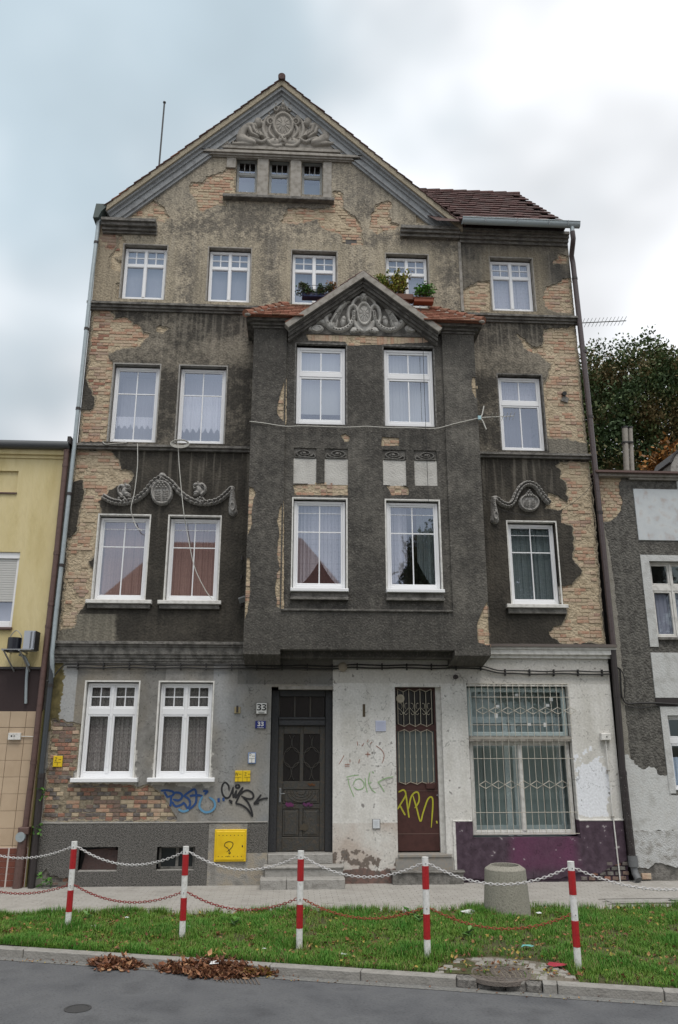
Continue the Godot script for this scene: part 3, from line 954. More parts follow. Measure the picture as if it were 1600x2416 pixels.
func mouldings() -> void:
	var b := Build.new()
	for r in [[-5.52, -1.15], [2.55, 5.62]]:
		b = Build.new()
		strip_box(b, r[0], r[1], [[11.85, 11.90, 0.14], [11.79, 11.85, 0.09], [11.74, 11.79, 0.045]])
		part("string_course", b, mats.ledge, house)
	for r in [[-5.50, -1.77], [2.97, 5.60]]:
		b = Build.new()
		strip_box(b, r[0], r[1], [[8.48, 8.53, 0.12], [8.425, 8.48, 0.07]])
		part("string_course", b, mats.ledge, house)
	b = Build.new()
	strip_box(b, -5.47, -1.77, [[4.345, 4.40, 0.17], [4.30, 4.345, 0.13], [4.155, 4.30, 0.10], [4.09, 4.155, 0.07], [4.03, 4.09, 0.045], [3.985, 4.03, 0.025]])
	part("cornice", b, mats.ledge, house)
	b = Build.new()
	strip_box(b, 2.97, 5.70, [[4.30, 4.345, 0.14], [4.20, 4.30, 0.11], [4.13, 4.20, 0.05]])
	part("cornice", b, mats.pvc_old, house)
	b = Build.new()
	b.box(Vector3(2.97, 4.345, -0.03), Vector3(5.71, 4.40, 0.18))
	part("cornice_capping", b, plain(.13, .11, .10, 0.8), house)
	# ledges where the gable verge returns
	b = Build.new()
	strip_box(b, -5.36, -4.13, [[13.93, 14.0, 0.25], [13.85, 13.93, 0.19], [13.78, 13.85, 0.11], [13.73, 13.78, 0.05]])
	part("return_ledge", b, mats.ledge, house)
	b = Build.new()
	strip_box(b, 1.53, 2.93, [[14.04, 14.12, 0.22], [13.97, 14.04, 0.17], [13.90, 13.97, 0.10]])
	part("return_ledge", b, mats.ledge, house)
	b = Build.new()
	strip_box(b, 2.94, 5.54, [[14.03, 14.10, 0.22], [13.96, 14.03, 0.17], [13.89, 13.96, 0.11], [13.82, 13.89, 0.05]])
	part("eaves_cornice", b, mats.ledge, house)
	# ledge under the gable relief, and the sill of the attic lights
	b = Build.new()
	strip_box(b, -3.38, 0.72, [[16.10, 16.18, 0.05], [16.04, 16.10, 0.13], [15.99, 16.04, 0.09], [15.96, 15.99, 0.05]])
	part("gable_ledge", b, mats.stone, house)
	b = Build.new()
	b.cbox(Vector3(-2.65, 14.77, -0.05), Vector3(-0.03, 14.855, 0.15), 0.012)
	part("attic_sill", b, mats.ledge, house)
	for r in [[-1.86, -1.61, 14.92, 0.03], [-1.075, -0.825, 14.92, 0.03], [-0.29, -0.09, 14.92, 0.022], [-2.60, -2.39, 15.68, 0.03]]:
		b = Build.new()
		b.box(Vector3(r[0], r[2], -0.10), Vector3(r[1], 15.97, r[3]))
		part("attic_pier", b, mats.stone, house)
	# pilaster edge between the gable part and the right wing
	b = Build.new()
	b.box(Vector3(2.90, 12.0, -0.02), Vector3(2.965, 13.84, 0.035))
	part("corner_strip", b, mats.stone, house)
	# raking boards under the verge
	var l := [Vector2(-5.30, 14.22), Vector2(-1.335, 18.02), Vector2(2.90, 14.16)]
	b = Build.new()
	for side in 2:
		var p: Vector2 = l[0] if side == 0 else l[2]
		var q: Vector2 = l[1]
		var d := (q - p).normalized()
		var u := d.orthogonal() * (1.0 if side == 0 else -1.0)
		if u.y > 0.0:
			u = -u
		for s in [[0.0, 0.10, 0.20], [0.10, 0.17, 0.13], [0.17, 0.30, 0.09], [0.30, 0.36, 0.05]]:
			var end: Vector2 = q
			var a: Vector2 = p + u * s[0]; var e: Vector2 = p + u * s[1]
			var a2 := Vector2(end.x, a.y + (end.x - a.x) * d.y / d.x); var e2 := Vector2(end.x, e.y + (end.x - e.x) * d.y / d.x)
			b.prism(PackedVector2Array([a, a2, e2, e]), -0.02, s[2])
	part("raking_board", b, mats.board, house)


func frame_bar(b: Build, x0: float, y0: float, x1: float, y1: float, z0: float, z1: float) -> void:
	b.cbox(Vector3(x0, y0, z0), Vector3(x1, y1, z1), 0.008)


# A window: `lights` are [x0, y0, x1, y1] in fractions, each with its own sash and [columns, rows] of glazing bars.
func window(x0: float, y0: float, x1: float, y1: float, z: float, lights: Array, opt := {}) -> Node3D:
	var w := Node3D.new()
	w.name = opt.get("called", "window")
	(opt.get("on", house) as Node3D).add_child(w, true)
	if opt.has("label"):
		w.set_meta("label", opt.label)
	var m: Material = opt.get("mat", mats.pvc)
	var t: float = opt.get("frame", 0.055)
	var s: float = opt.get("sash", 0.028)
	var bar: float = opt.get("bar", 0.022)
	var b := Build.new()
	frame_bar(b, x0, y0, x0 + t, y1, z - 0.07, z); frame_bar(b, x1 - t, y0, x1, y1, z - 0.07, z)
	frame_bar(b, x0 + t, y1 - t, x1 - t, y1, z - 0.07, z - 0.001); frame_bar(b, x0 + t, y0, x1 - t, y0 + t * opt.get("foot", 1.2), z - 0.07, z - 0.001)
	var ix: float = x0 + t; var iy: float = y0 + t * opt.get("foot", 1.2); var iw: float = x1 - t - ix; var ih: float = y1 - t - iy
	for k in opt.get("posts", []):   # mullions and transoms: [x0, y0, x1, y1] in fractions
		frame_bar(b, ix + iw * k[0], iy + ih * k[1], ix + iw * k[2], iy + ih * k[3], z - 0.07, z - 0.004 + (0.014 if k.size() > 4 else 0.0))
	part("frame", b, m, w)
	for k in lights:
		var a0: float = ix + iw * k[0]; var b0: float = iy + ih * k[1]; var a1: float = ix + iw * k[2]; var b1: float = iy + ih * k[3]
		if s > 0.0:
			b = Build.new()
			var zz := z - 0.012
			frame_bar(b, a0, b0, a0 + s, b1, z - 0.06, zz); frame_bar(b, a1 - s, b0, a1, b1, z - 0.06, zz)
			frame_bar(b, a0 + s, b1 - s, a1 - s, b1, z - 0.06, zz - 0.001); frame_bar(b, a0 + s, b0, a1 - s, b0 + s, z - 0.06, zz - 0.001)
			part("sash", b, m, w)
		for c in range(1, k[4]):
			var x := lerpf(a0 + s, a1 - s, float(c) / k[4])
			b = Build.new()
			b.box(Vector3(x - bar / 2, b0 + s, z - 0.052), Vector3(x + bar / 2, b1 - s, z - 0.024))
			part("glazing_bar", b, m, w)
		var cuts: Array = k[6] if k.size() > 6 else []
		if cuts.is_empty():
			for c in range(1, k[5]):
				cuts.append(float(c) / k[5])
		for c in cuts:
			var thin: float = 0.4 if absf(c) > 1.0 else 1.0
			var y := lerpf(b0 + s, b1 - s, fmod(c, 1.0))
			b = Build.new()
			b.box(Vector3(a0 + s, y - bar * thin / 2, z - 0.050), Vector3(a1 - s, y + bar * thin / 2, z - 0.026))
			part("glazing_bar", b, m, w)
		b = Build.new()
		b.quad(Vector3(a0 + s, b0 + s, z - 0.038), Vector3(a1 - s, b0 + s, z - 0.038), Vector3(a1 - s, b1 - s, z - 0.038), Vector3(a0 + s, b1 - s, z - 0.038))
		part("pane", b, opt.get("glass", mats.glass), w)
	return w


func curtain(w: Node3D, x0: float, y0: float, x1: float, y1: float, z: float, m: Material, folds := 9.0, deep := 0.012, hem := 0.0, lift := []) -> void:
	var b := Build.new()
	var n := 60
	var ph := x0 * 7.0
	var f := noise(int(absf(x0) * 100.0) + 3, 6.0, 2)
	for i in n:
		var u0 := float(i) / n; var u1 := (i + 1.0) / n
		var q := []
		for u in [u0, u1]:
			var x := lerpf(x0, x1, u)
			var low := y0 + hem * (0.5 + 0.5 * sin(u * 42.0 + ph)) * (0.6 + 0.8 * absf(f.get_noise_1d(x * 9.0)))
			if lift.size() == 2:
				low = y0 + lift[0] * pow(absf(u - lift[1]), 1.5)
			var zz := z + deep * (sin(u * folds * TAU + ph) + 0.6 * sin(u * folds * 2.7 * TAU + 1.0)) * (0.7 + f.get_noise_1d(x * 3.0))
			q.append([Vector3(x, low, zz), Vector3(x, y1, zz)])
		b.quad(q[0][0], q[1][0], q[1][1], q[0][1])
	part("curtain", b, m, w)


func sill(x0: float, x1: float, y0: float, y1: float, z: float, m: Material, w: Node3D) -> void:
	var b := Build.new()
	b.cbox(Vector3(x0, y0, -0.14), Vector3(x1, y1, z), 0.008)
	part("sill", b, m, w)


func lining(x0: float, y0: float, x1: float, y1: float, w: Node3D, m: Material, z := 0.004, deep := 0.15) -> void:   # the smoothed reveal round a new window
	var b := Build.new()
	var t := 0.028
	b.box(Vector3(x0 - t, y0, z - deep), Vector3(x0, y1 + t, z)); b.box(Vector3(x1, y0, z - deep), Vector3(x1 + t, y1 + t, z)); b.box(Vector3(x0, y1, z - deep), Vector3(x1, y1 + t, z))
	part("reveal", b, m, w)


func front_windows(_open: Array) -> void:
	var sheer := grained([lin(.26, .26, .29), lin(.42, .42, .46), lin(.34, .34, .38)], 0.03, 130, 0.5, 1.0)
	var blind := grained([lin(.26, .265, .30), lin(.31, .315, .345)], 0.006, 131, 1.5, 1.0)
	var brown := grained([lin(.18, .11, .095), lin(.32, .22, .185), lin(.14, .09, .078)], 0.05, 132, 0.5, 1.0)
	var lace := grained([lin(.30, .31, .35), lin(.60, .61, .66), lin(.38, .39, .43), lin(.66, .67, .72)], 0.05, 133, 0.35, 1.0)
	var teal := grained([lin(.07, .10, .11), lin(.22, .27, .28), lin(.11, .14, .15), lin(.26, .30, .31)], 0.05, 134, 0.35, 1.0)
	var dark_lace := grained([lin(.07, .065, .065), lin(.34, .32, .31), lin(.10, .09, .09), lin(.24, .22, .22)], 0.045, 135, 0.5, 1.0)
	dark_lace.uv1_scale = Vector3(5.0, 1.3, 5.0)
	mats.sheer = sheer; mats.blind = blind; mats.dark_lace = dark_lace
	# fourth storey: two casements with small-paned lights above
	for k in 5:
		var x0: float = TOP_ROW[k][0]; var x1: float = TOP_ROW[k][1]
		var w := window(x0, 12.10, x1, 13.44, -0.12, [[0, 0, .46, .655, 1, 1], [.54, 0, 1, .655, 1, 1], [0, .72, .46, 1, 2, 2], [.54, .72, 1, 1, 2, 2]],
			{"posts": [[.46, 0, .54, 1, 1], [0, .655, 1, .72]], "frame": 0.062, "sash": 0.008, "bar": 0.026, "label": ["white window at the left end of the top storey", "white window second from left in the top storey", "white window behind the dark flower box", "white window behind the yellowing bush", "white window alone under the gutter of the right wing"][k]})
		curtain(w, x0 + 0.05, 12.15, x1 - 0.05, 13.40, -0.24, blind if k != 4 else sheer, 3.0 if k != 4 else 7.0, 0.002 if k != 4 else 0.012)
		lining(x0 - 0.012, 12.07, x1 + 0.012, 13.47, w, mats.stone, 0.002)
	# third storey
	var cross := [[0, 0, 1, 1, 2, 2, [.665]]]
	var w := window(-4.81, 8.63, -3.85, 10.41, -0.11, cross, {"sash": 0.03, "label": "third storey window with a lace hem showing low behind the glass"})
	curtain(w, -4.74, 9.02, -3.92, 9.30, -0.25, lace, 8, 0.01, 0.10)
	curtain(w, -4.74, 8.68, -3.92, 10.36, -0.55, blind, 6, 0.01)
	lining(-4.822, 8.62, -3.838, 10.44, w, mats.cement)
	w = window(-3.39, 8.63, -2.40, 10.41, -0.11, cross, {"sash": 0.03, "label": "third storey window with white lace curtain halfway down"})
	curtain(w, -3.33, 8.95, -2.46, 9.85, -0.23, lace, 8, 0.012, 0.14)
	curtain(w, -3.33, 8.68, -2.46, 10.36, -0.55, blind, 6, 0.01)
	lining(-3.402, 8.62, -2.388, 10.44, w, mats.cement)
	var two := [[0, 0, 1, .62, 2, 1], [0, .68, 1, 1, 2, 1]]
	var posts := [[0, .62, 1, .68]]
	w = window(3.67, 8.63, 4.64, 10.41, -0.11, two, {"posts": posts, "sash": 0.038, "bar": 0.026, "label": "third storey window beside the bare brick on the right"})
	curtain(w, 3.74, 9.75, 4.57, 10.36, -0.24, sheer, 7, 0.01)
	curtain(w, 3.74, 8.68, 4.57, 10.36, -0.75, blind, 5, 0.01)
	lining(3.658, 8.62, 4.652, 10.44, w, mats.ledge, 0.002)
	# second storey
	var six := [[0, 0, 1, 1, 2, 3, [.655, 1.90]]]
	w = window(-4.84, 5.24, -3.84, 6.97, -0.11, six, {"sash": 0.03, "foot": 1.6, "label": "second storey window under the left squirrel garland"})
	curtain(w, -4.76, 5.30, -3.92, 6.92, -0.23, brown, 11, 0.014)
	lining(-4.852, 5.22, -3.828, 7.0, w, mats.pvc_old)
	sill(-4.95, -3.66, 5.15, 5.225, 0.12, mats.pvc_old, w)
	sill(-4.92, -3.69, 5.06, 5.147, 0.07, mats.ledge, w)
	w = window(-3.41, 5.24, -2.39, 6.97, -0.11, six, {"sash": 0.03, "foot": 1.6, "label": "second storey window with a thin wire hanging across it"})
	curtain(w, -3.34, 5.30, -2.47, 6.92, -0.23, brown, 12, 0.014)
	lining(-3.422, 5.22, -2.378, 7.0, w, mats.pvc_old)
	sill(-3.54, -2.28, 5.15, 5.225, 0.12, mats.pvc_old, w)
	sill(-3.51, -2.31, 5.06, 5.147, 0.07, mats.ledge, w)
	w = window(3.68, 5.24, 4.68, 6.97, -0.11, six, {"sash": 0.03, "foot": 1.6, "label": "second storey window with teal patterned net curtain"})
	curtain(w, 3.76, 5.30, 4.60, 6.92, -0.20, teal, 7, 0.012)
	lining(3.668, 5.22, 4.70, 7.0, w, mats.pvc_old)
	sill(3.52, 4.80, 5.145, 5.22, 0.12, mats.pvc_old, w)
	sill(3.55, 4.77, 5.03, 5.142, 0.07, mats.ledge, w)
	# ground floor
	for k in 2:
		var x0: float = [-4.80, -3.39][k]; var x1: float = [-3.82, -2.39][k]
		w = window(x0, 1.86, x1, 3.61, -0.09, [[.0, .0, .475, .665, 1, 1], [.525, .0, 1, .665, 1, 1], [.0, .735, .475, 1, 2, 2], [.525, .735, 1, 1, 2, 2]],
			{"posts": [[.47, 0, .53, 1, 1], [0, .66, 1, .74]], "frame": 0.042, "sash": 0.04, "foot": 1.8, "bar": 0.02, "glass": mats.glass_plain, "label": ["left ground floor window beside bare brick", "ground floor window nearer the wooden door"][k]})
		curtain(w, x0 + 0.05, 1.98, x1 - 0.05, 3.56, -0.22, dark_lace, 9, 0.014)
		lining(x0 - 0.012, 1.86, x1 + 0.012, 3.63, w, mats.pvc_old, 0.003, 0.12)
		sill(x0 - 0.12, x1 + 0.13, 1.79, 1.865, 0.15, mats.pvc, w)
		for c in [.5]:
			var hb := Build.new()
			for yy in [2.05, 2.95, 3.42]:
				hb.box(Vector3((x0 + x1) / 2 - 0.02, yy, -0.09), Vector3((x0 + x1) / 2 + 0.02, yy + 0.05, -0.072))
			part("hinge", hb, mats.pvc, w)
	# attic lights
	mats.attic = plain(.40, .41, .40, 0.7)
	for k in 3:
		var x0: float = [-2.37, -1.59, -0.80][k]; var x1: float = [-1.88, -1.10, -0.31][k]
		w = window(x0, 15.02, x1, 16.05, -0.15, [[0, 0, 1, .58, 1, 1], [0, .64, 1, 1, 3, 1]], {"posts": [[0, .58, 1, .64]], "frame": 0.03, "sash": 0.026, "bar": 0.018, "mat": mats.attic, "glass": mats.glass, "label": ["left attic light with white paper behind the pane", "middle of the three small attic lights", "right of the three small attic lights"][k]})
		var db := Build.new()
		db.quad(Vector3(x0, 15.02, -0.4), Vector3(x1, 15.02, -0.4), Vector3(x1, 15.62, -0.4), Vector3(x0, 15.62, -0.4))
		part("inner_board", db, plain(.22, .26, .27, 0.9), w)
		if k == 0:
			db = Build.new()
			db.prism(PackedVector2Array([Vector2(x0 + 0.04, 15.05), Vector2(x0 + 0.42, 15.05), Vector2(x0 + 0.38, 15.22), Vector2(x0 + 0.31, 15.16), Vector2(x0 + 0.25, 15.27), Vector2(x0 + 0.17, 15.20), Vector2(x0 + 0.10, 15.25)]), -0.30, -0.28)
			part("paper", db, plain(.75, .76, .78, 0.9), w)
	# oriel windows
	var zb := BAY - 0.13
	for k in 2:
		var x0: float = [-0.85, 1.018][k]; var x1: float = [0.185, 2.068][k]
		w = window(x0, 8.86, x1, 10.63, zb, two, {"posts": posts, "frame": 0.06, "sash": 0.045, "bar": 0.026, "label": ["upper left oriel window with pale blind", "upper right oriel window under the dark wire"][k]})
		curtain(w, x0 + 0.05, 8.92 + (0.22 if k == 0 else 0.0), x1 - 0.05, 10.56, zb - 0.14, plain(.33, .35, .35, 1.0), 3 + 9 * k, 0.002 + 0.006 * k)
		lining(x0 - 0.012, 8.84, x1 + 0.012, 10.68, w, mats.stone_soot, BAY - 0.047, 0.09)
		w = window(x0 - 0.005, 5.37, x1 - 0.005, 7.18, zb, six, {"frame": 0.055, "sash": 0.035, "foot": 1.7, "label": ["lower left oriel window with drawn back net curtains", "lower right oriel window with dark gap between curtains"][k]})
		curtain(w, x0 + 0.05, 5.44, x0 + 0.52 - 0.10 * k, 7.12, zb - 0.16, sheer, 6, 0.016, 0.0, [0.55, 0.0])
		curtain(w, x0 + 0.53 + 0.10 * k, 5.44, x1 - 0.06, 7.12, zb - 0.16, sheer if k == 0 else teal, 6, 0.016, 0.0, [0.55, 1.0])
		lining(x0 - 0.017, 5.34, x1 + 0.007, 7.21, w, mats.pvc_old, BAY - 0.048, 0.09)
		var sb := Build.new()
		sb.cbox(Vector3(x0 - 0.05, 5.30, BAY - 0.10), Vector3(x1 + 0.04, 5.365, BAY + 0.09), 0.008)
		part("sill", sb, mats.pvc, w)
		sb = Build.new()
		sb.box(Vector3(x0 - 0.04, 5.20, BAY - 0.06), Vector3(x1 + 0.03, 5.295, BAY + 0.012))
		sb.box(Vector3(x0 - 0.05, 5.15, BAY - 0.06), Vector3(x1 + 0.04, 5.20, BAY + 0.05))
		part("sill_base", sb, mats.bay_trim if mats.has("bay_trim") else mats.ledge, w)


func panel_door(n: Node3D, x0: float, y0: float, x1: float, y1: float, z: float, m: Material) -> void:   # a raised rail frame round a recessed field
	var b := Build.new()
	b.cbox(Vector3(x0, y0, z - 0.03), Vector3(x1, y1, z + 0.012), 0.010)
	b.cbox(Vector3(x0 + 0.035, y0 + 0.035, z), Vector3(x1 - 0.035, y1 - 0.035, z + 0.022), 0.008)
	part("panel", b, m, n)


func doors_and_shop() -> void:
	var wood := grained([lin(.032, .028, .023), lin(.062, .053, .041), lin(.042, .043, .042), lin(.10, .075, .052)], 0.02, 140, 0.8, 0.65, 0.5, mats.h_brick)
	var wood_blue := grained([lin(.02, .02, .021), lin(.036, .038, .043), lin(.034, .030, .026)], 0.03, 141, 0.5, 0.6, 0.5, mats.h_brick)
	var dull := plain(.015, .013, .013, 0.25)
	# the old house door with its fanlight
	var d := Node3D.new()
	d.name = "door"
	house.add_child(d)
	d.set_meta("label", "dark carved wooden house door with two glazed panels")
	var b := Build.new()
	for x in [[-1.235, -1.085], [-0.165, -0.03]]:
		b.cbox(Vector3(x[0], 0.52, -0.34), Vector3(x[1], 3.50, -0.20), 0.012)
	b.cbox(Vector3(-1.085, 2.82, -0.34), Vector3(-0.165, 2.93, -0.19), 0.012)
	b.cbox(Vector3(-1.085, 2.93, -0.34), Vector3(-0.165, 2.98, -0.17), 0.012)
	b.cbox(Vector3(-1.085, 3.38, -0.34), Vector3(-0.165, 3.50, -0.20), 0.01)
	part("frame", b, wood_blue, d)
	b = Build.new()
	b.box(Vector3(-1.10, 3.50, -0.30), Vector3(-0.03, 3.56, 0.012))
	part("lintel", b, mats.stone, d)
	for k in 3:
		b = Build.new()
		var fx := -1.085 + 0.92 / 3.0 * k
		b.quad(Vector3(fx + 0.02, 2.98, -0.28), Vector3(fx + 0.29, 2.98, -0.28), Vector3(fx + 0.29, 3.38, -0.28), Vector3(fx + 0.02, 3.38, -0.28))
		part("fanlight_pane", b, dull, d)
		b = Build.new()
		b.box(Vector3(fx - 0.012, 2.98, -0.30), Vector3(fx + 0.02, 3.38, -0.255))
		part("fanlight_bar", b, wood, d)
	b = Build.new()
	b.box(Vector3(-1.085, 0.53, -0.34), Vector3(-0.165, 2.82, -0.285))
	for r in [[-1.085, 0.53, -0.98, 2.82], [-0.27, 0.53, -0.165, 2.82], [-0.66, 1.78, -0.59, 2.82], [-0.98, 2.66, -0.66, 2.82], [-0.59, 2.66, -0.27, 2.82], [-0.98, 1.63, -0.27, 1.78], [-0.98, 1.28, -0.27, 1.36], [-0.98, 0.53, -0.27, 0.78], [-0.66, 0.78, -0.59, 1.28]]:
		b.cbox(Vector3(r[0], r[1], -0.285), Vector3(r[2], r[3], -0.255), 0.008)
	part("leaf", b, wood, d)
	panel_door(d, -0.975, 0.79, -0.665, 1.27, -0.275, wood)
	panel_door(d, -0.585, 0.79, -0.275, 1.27, -0.275, wood)
	panel_door(d, -0.975, 1.37, -0.275, 1.625, -0.275, wood)
	for k in 2:
		var x0: float = [-0.98, -0.59][k]; var x1: float = [-0.66, -0.27][k]
		b = Build.new()
		b.quad(Vector3(x0, 1.78, -0.279), Vector3(x1, 1.78, -0.279), Vector3(x1, 2.66, -0.279), Vector3(x0, 2.66, -0.279))
		part("door_pane", b, dull, d)
		b = Build.new()
		var cx := (x0 + x1) / 2
		for c in [Vector2(cx, 2.22), Vector2(x0, 2.22 + 0.28), Vector2(x1, 2.22 + 0.28), Vector2(x0, 2.22 - 0.28), Vector2(x1, 2.22 - 0.28)]:
			var pts := []
			for q in 25:
				var a := TAU * q / 24.0
				var pt := Vector2(c.x + 0.155 * cos(a), c.y + 0.19 * sin(a))
				if pt.x > x0 and pt.x < x1 and pt.y > 1.78 and pt.y < 2.66:
					pts.append(V(pt, -0.262))
				else:
					if pts.size() > 1:
						b.tube(pts, 0.007, 5)
					pts = []
			if pts.size() > 1:
				b.tube(pts, 0.007, 5)
		part("tracery", b, wood, d)
	b = Build.new()
	for k in 4:   # the carved fan on the lock rail
		var r := 0.07 + 0.05 * k
		var pts := []
		for q in 13:
			var a := PI + PI * q / 12.0
			pts.append(Vector3(-0.625 + r * 1.25 * cos(a), 1.61 + r * 0.95 * sin(a), -0.252))
		b.tube(pts, 0.009, 5)
	part("carved_fan", b, wood, d)
	b = Build.new()
	b.cbox(Vector3(-1.05, 1.40, -0.262), Vector3(-1.01, 1.66, -0.243), 0.005)
	b.tube([Vector3(-1.03, 1.56, -0.25), Vector3(-1.03, 1.56, -0.20), Vector3(-0.94, 1.56, -0.20)], 0.009, 8)
	part("handle", b, mats.steel, d)
	b = Build.new()
	for s in [[-0.93, 1.36, 0.16, 0.12, lin(.13, .03, .10)], [-0.60, 1.36, 0.2, 0.10, lin(.10, .028, .09)], [-0.50, 1.72, 0.14, 0.05, lin(.12, .045, .015)], [-0.6, 0.95, 0.05, 0.3, lin(.07, .055, .04)]]:
		b.tint = s[4]
		var pts := []
		for q in 9:
			pts.append(Vector2(s[0] + s[2] * q / 8.0, s[1] + 0.02 * sin(q * 1.7)))
		b.stroke(pts, s[3] * 0.5, -0.2385, 0.9)
	part("faded_paint", b, tinted(plain(1, 1, 1, 0.9)), d)
	# steps before it
	b = Build.new()
	b.cbox(Vector3(-1.235, 0.34, -0.34), Vector3(-0.03, 0.52, 0.035), 0.015)
	part("threshold", b, mats.cement, house)
	b = Build.new()
	b.cbox(Vector3(-1.30, 0.29, -0.04), Vector3(0.165, 0.345, 0.28), 0.02)
	b.box(Vector3(-1.27, 0.165, -0.04), Vector3(0.145, 0.29, 0.25))
	part("step", b, mats.cement, house)
	for r in [[-1.345, -0.88], [-0.875, 0.165]]:
		b = Build.new()
		b.cbox(Vector3(r[0], -0.02, -0.04), Vector3(r[1], 0.165, 0.55), 0.012)
		part("step", b, mats.cement, house)
	# the brown shop door with its grilles
	d = Node3D.new()
	d.name = "door"
	house.add_child(d, true)
	d.set_meta("label", "brown metal shop door with yellow scrawl and pale grilles")
	var brown := grained([lin(.045, .016, .013), lin(.07, .026, .022), lin(.055, .02, .017)], 0.015, 142, 0.9, 0.5)
	var cream := plain(.42, .38, .30, 0.6)
	b = Build.new()
	b.cbox(Vector3(1.20, 0.52, -0.26), Vector3(2.03, 1.755, -0.20), 0.008)
	b.box(Vector3(1.20, 1.755, -0.26), Vector3(1.245, 2.80, -0.205)); b.box(Vector3(1.985, 1.755, -0.26), Vector3(2.03, 2.80, -0.205))
	b.box(Vector3(1.195, 2.72, -0.26), Vector3(2.03, 2.84, -0.20)); b.box(Vector3(1.2, 3.50, -0.26), Vector3(2.03, 3.56, -0.20))
	b.box(Vector3(1.195, 2.84, -0.26), Vector3(1.23, 3.50, -0.205)); b.box(Vector3(1.995, 2.84, -0.26), Vector3(2.03, 3.50, -0.205))
	part("leaf", b, brown, d)
	b = Build.new()
	b.box(Vector3(1.20, 0.825, -0.2), Vector3(2.03, 0.835, -0.196)); b.box(Vector3(1.20, 1.60, -0.2), Vector3(2.03, 1.606, -0.196))
	part("seam", b, plain(.16, .10, .085, 0.5), d)
	b = Build.new()
	b.box(Vector3(2.03, 0.50, -0.32), Vector3(2.115, 3.56, -0.13)); 
	part("jamb", b, mats.pvc_old, d)
	b = Build.new()
	b.quad(Vector3(1.245, 1.755, -0.235), Vector3(1.985, 1.755, -0.235), Vector3(1.985, 2.72, -0.235), Vector3(1.245, 2.72, -0.235))
	part("door_pane", b, plain(.12, .145, .14, 0.35), d)
	b = Build.new()
	b.quad(Vector3(1.23, 2.84, -0.25), Vector3(1.995, 2.84, -0.25), Vector3(1.995, 3.50, -0.25), Vector3(1.23, 3.50, -0.25))
	part("fanlight_pane", b, plain(.012, .011, .011, 0.2), d)
	b = Build.new()
	b.cbox(Vector3(1.79, 1.64, -0.2), Vector3(1.96, 1.74, -0.16), 0.006)
	part("letter_slot", b, brown, d)
	b = Build.new()
	b.ball(Vector3(2.005, 1.52, -0.185), Vector3(0.016, 0.016, 0.016))
	part("lock", b, mats.steel, d)
	for k in 7:
		b = Build.new()
		var x := 1.275 + 0.112 * k
		var up := 0.03 if k % 2 == 1 else -0.02
		b.tube([Vector3(x, 1.745 - up * 0.9, -0.185), Vector3(x, 2.72 + up, -0.185)], 0.0075, 6)
		for yy in [2.0, 2.24, 2.48]:
			b.tube([Vector3(x, yy - 0.03, -0.185), Vector3(x, yy + 0.03, -0.185)], 0.012, 6)
		part("grille_bar", b, cream, d)
		if k < 6:
			b = Build.new()
			b.tube([Vector3(x, 1.745 - up * 0.9, -0.183), Vector3(x + 0.112, 1.745 + up * 0.9 + (0.0 if k % 2 else 0.0), -0.183)], 0.006, 5)
			b.tube([Vector3(x, 2.72 + up, -0.183), Vector3(x + 0.112, 2.72 - up, -0.183)], 0.006, 5)
			part("grille_bar", b, cream, d)
	for k in 7:
		b = Build.new()
		var x := 1.27 + 0.113 * k
		var up := 0.03 if k % 2 == 1 else -0.025
		b.tube([Vector3(x, 2.83 - up, -0.17), Vector3(x, 3.50 - up, -0.17)], 0.007, 6)
		if k < 6:
			b.tube([Vector3(x, 2.83 - up, -0.168), Vector3(x + 0.113, 2.83 + up, -0.168)], 0.006, 5)
			b.tube([Vector3(x, 3.50 - up, -0.168), Vector3(x + 0.113, 3.50 + up, -0.168)], 0.006, 5)
		if k % 2 == 1:
			for s in [-1.0, 1.0]:
				var pts := []
				for q in 12:
					var a := q * 0.42
					pts.append(Vector3(x + s * (0.045 + 0.028 * cos(a) * (1.0 - q * 0.04)), 3.24 + 0.03 * sin(a) - 0.006 * q, -0.17))
				b.tube(pts, 0.005, 5)
				b.tube([Vector3(x, 3.05, -0.17), Vector3(x + s * 0.10, 3.16, -0.17)], 0.005, 5)
				pts = []
				for q in 12:
					var a := -q * 0.42
					pts.append(Vector3(x + s * (0.045 + 0.028 * cos(a)), 3.06 + 0.03 * sin(a), -0.17))
				b.tube(pts, 0.005, 5)
		part("grille_bar", b, cream, d)
	b = Build.new()
	b.lathe([Vector2(0.085, 0), Vector2(0.085, 0.015), Vector2(0.075, 0.03), Vector2(0.04, 0.03), Vector2(0.035, 0.005), Vector2(0.0, 0.005)], Vector3.ZERO, 20)
	var fan := part("vent_cowl", b, cream, d)
	fan.transform = Transform3D(Basis(Vector3.RIGHT, PI / 2.0), Vector3(1.325, 3.34, -0.19))
	b = Build.new()
	b.cbox(Vector3(1.195, 0.44, -0.32), Vector3(2.20, 0.50, 0.05), 0.01)
	b.box(Vector3(1.15, 0.22, -0.2), Vector3(2.22, 0.44, 0.03))
	part("threshold", b, grained([lin(.30, .25, .19), lin(.26, .25, .23), lin(.22, .21, .2)], 0.02, 143, 0.6, 0.9), house)
	b = Build.new()
	b.cbox(Vector3(1.04, 0.19, -0.04), Vector3(2.41, 0.225, 0.20), 0.012)
	b.box(Vector3(1.07, -0.02, -0.04), Vector3(2.38, 0.19, 0.17))
	part("step", b, mats.ledge, house)
	# shop window
	var z := -0.13
	var w := window(2.66, 0.80, 4.66, 2.52, z, [[0, 0, .49, 1, 1, 1], [.51, 0, 1, 1, 1, 1]], {"posts": [[.485, 0, .525, 1, 1]], "frame": 0.06, "sash": 0.02, "mat": mats.pvc_old, "glass": mats.glass_plain, "called": "shop_window", "label": "barred shop window with green inner panes over purple base"})
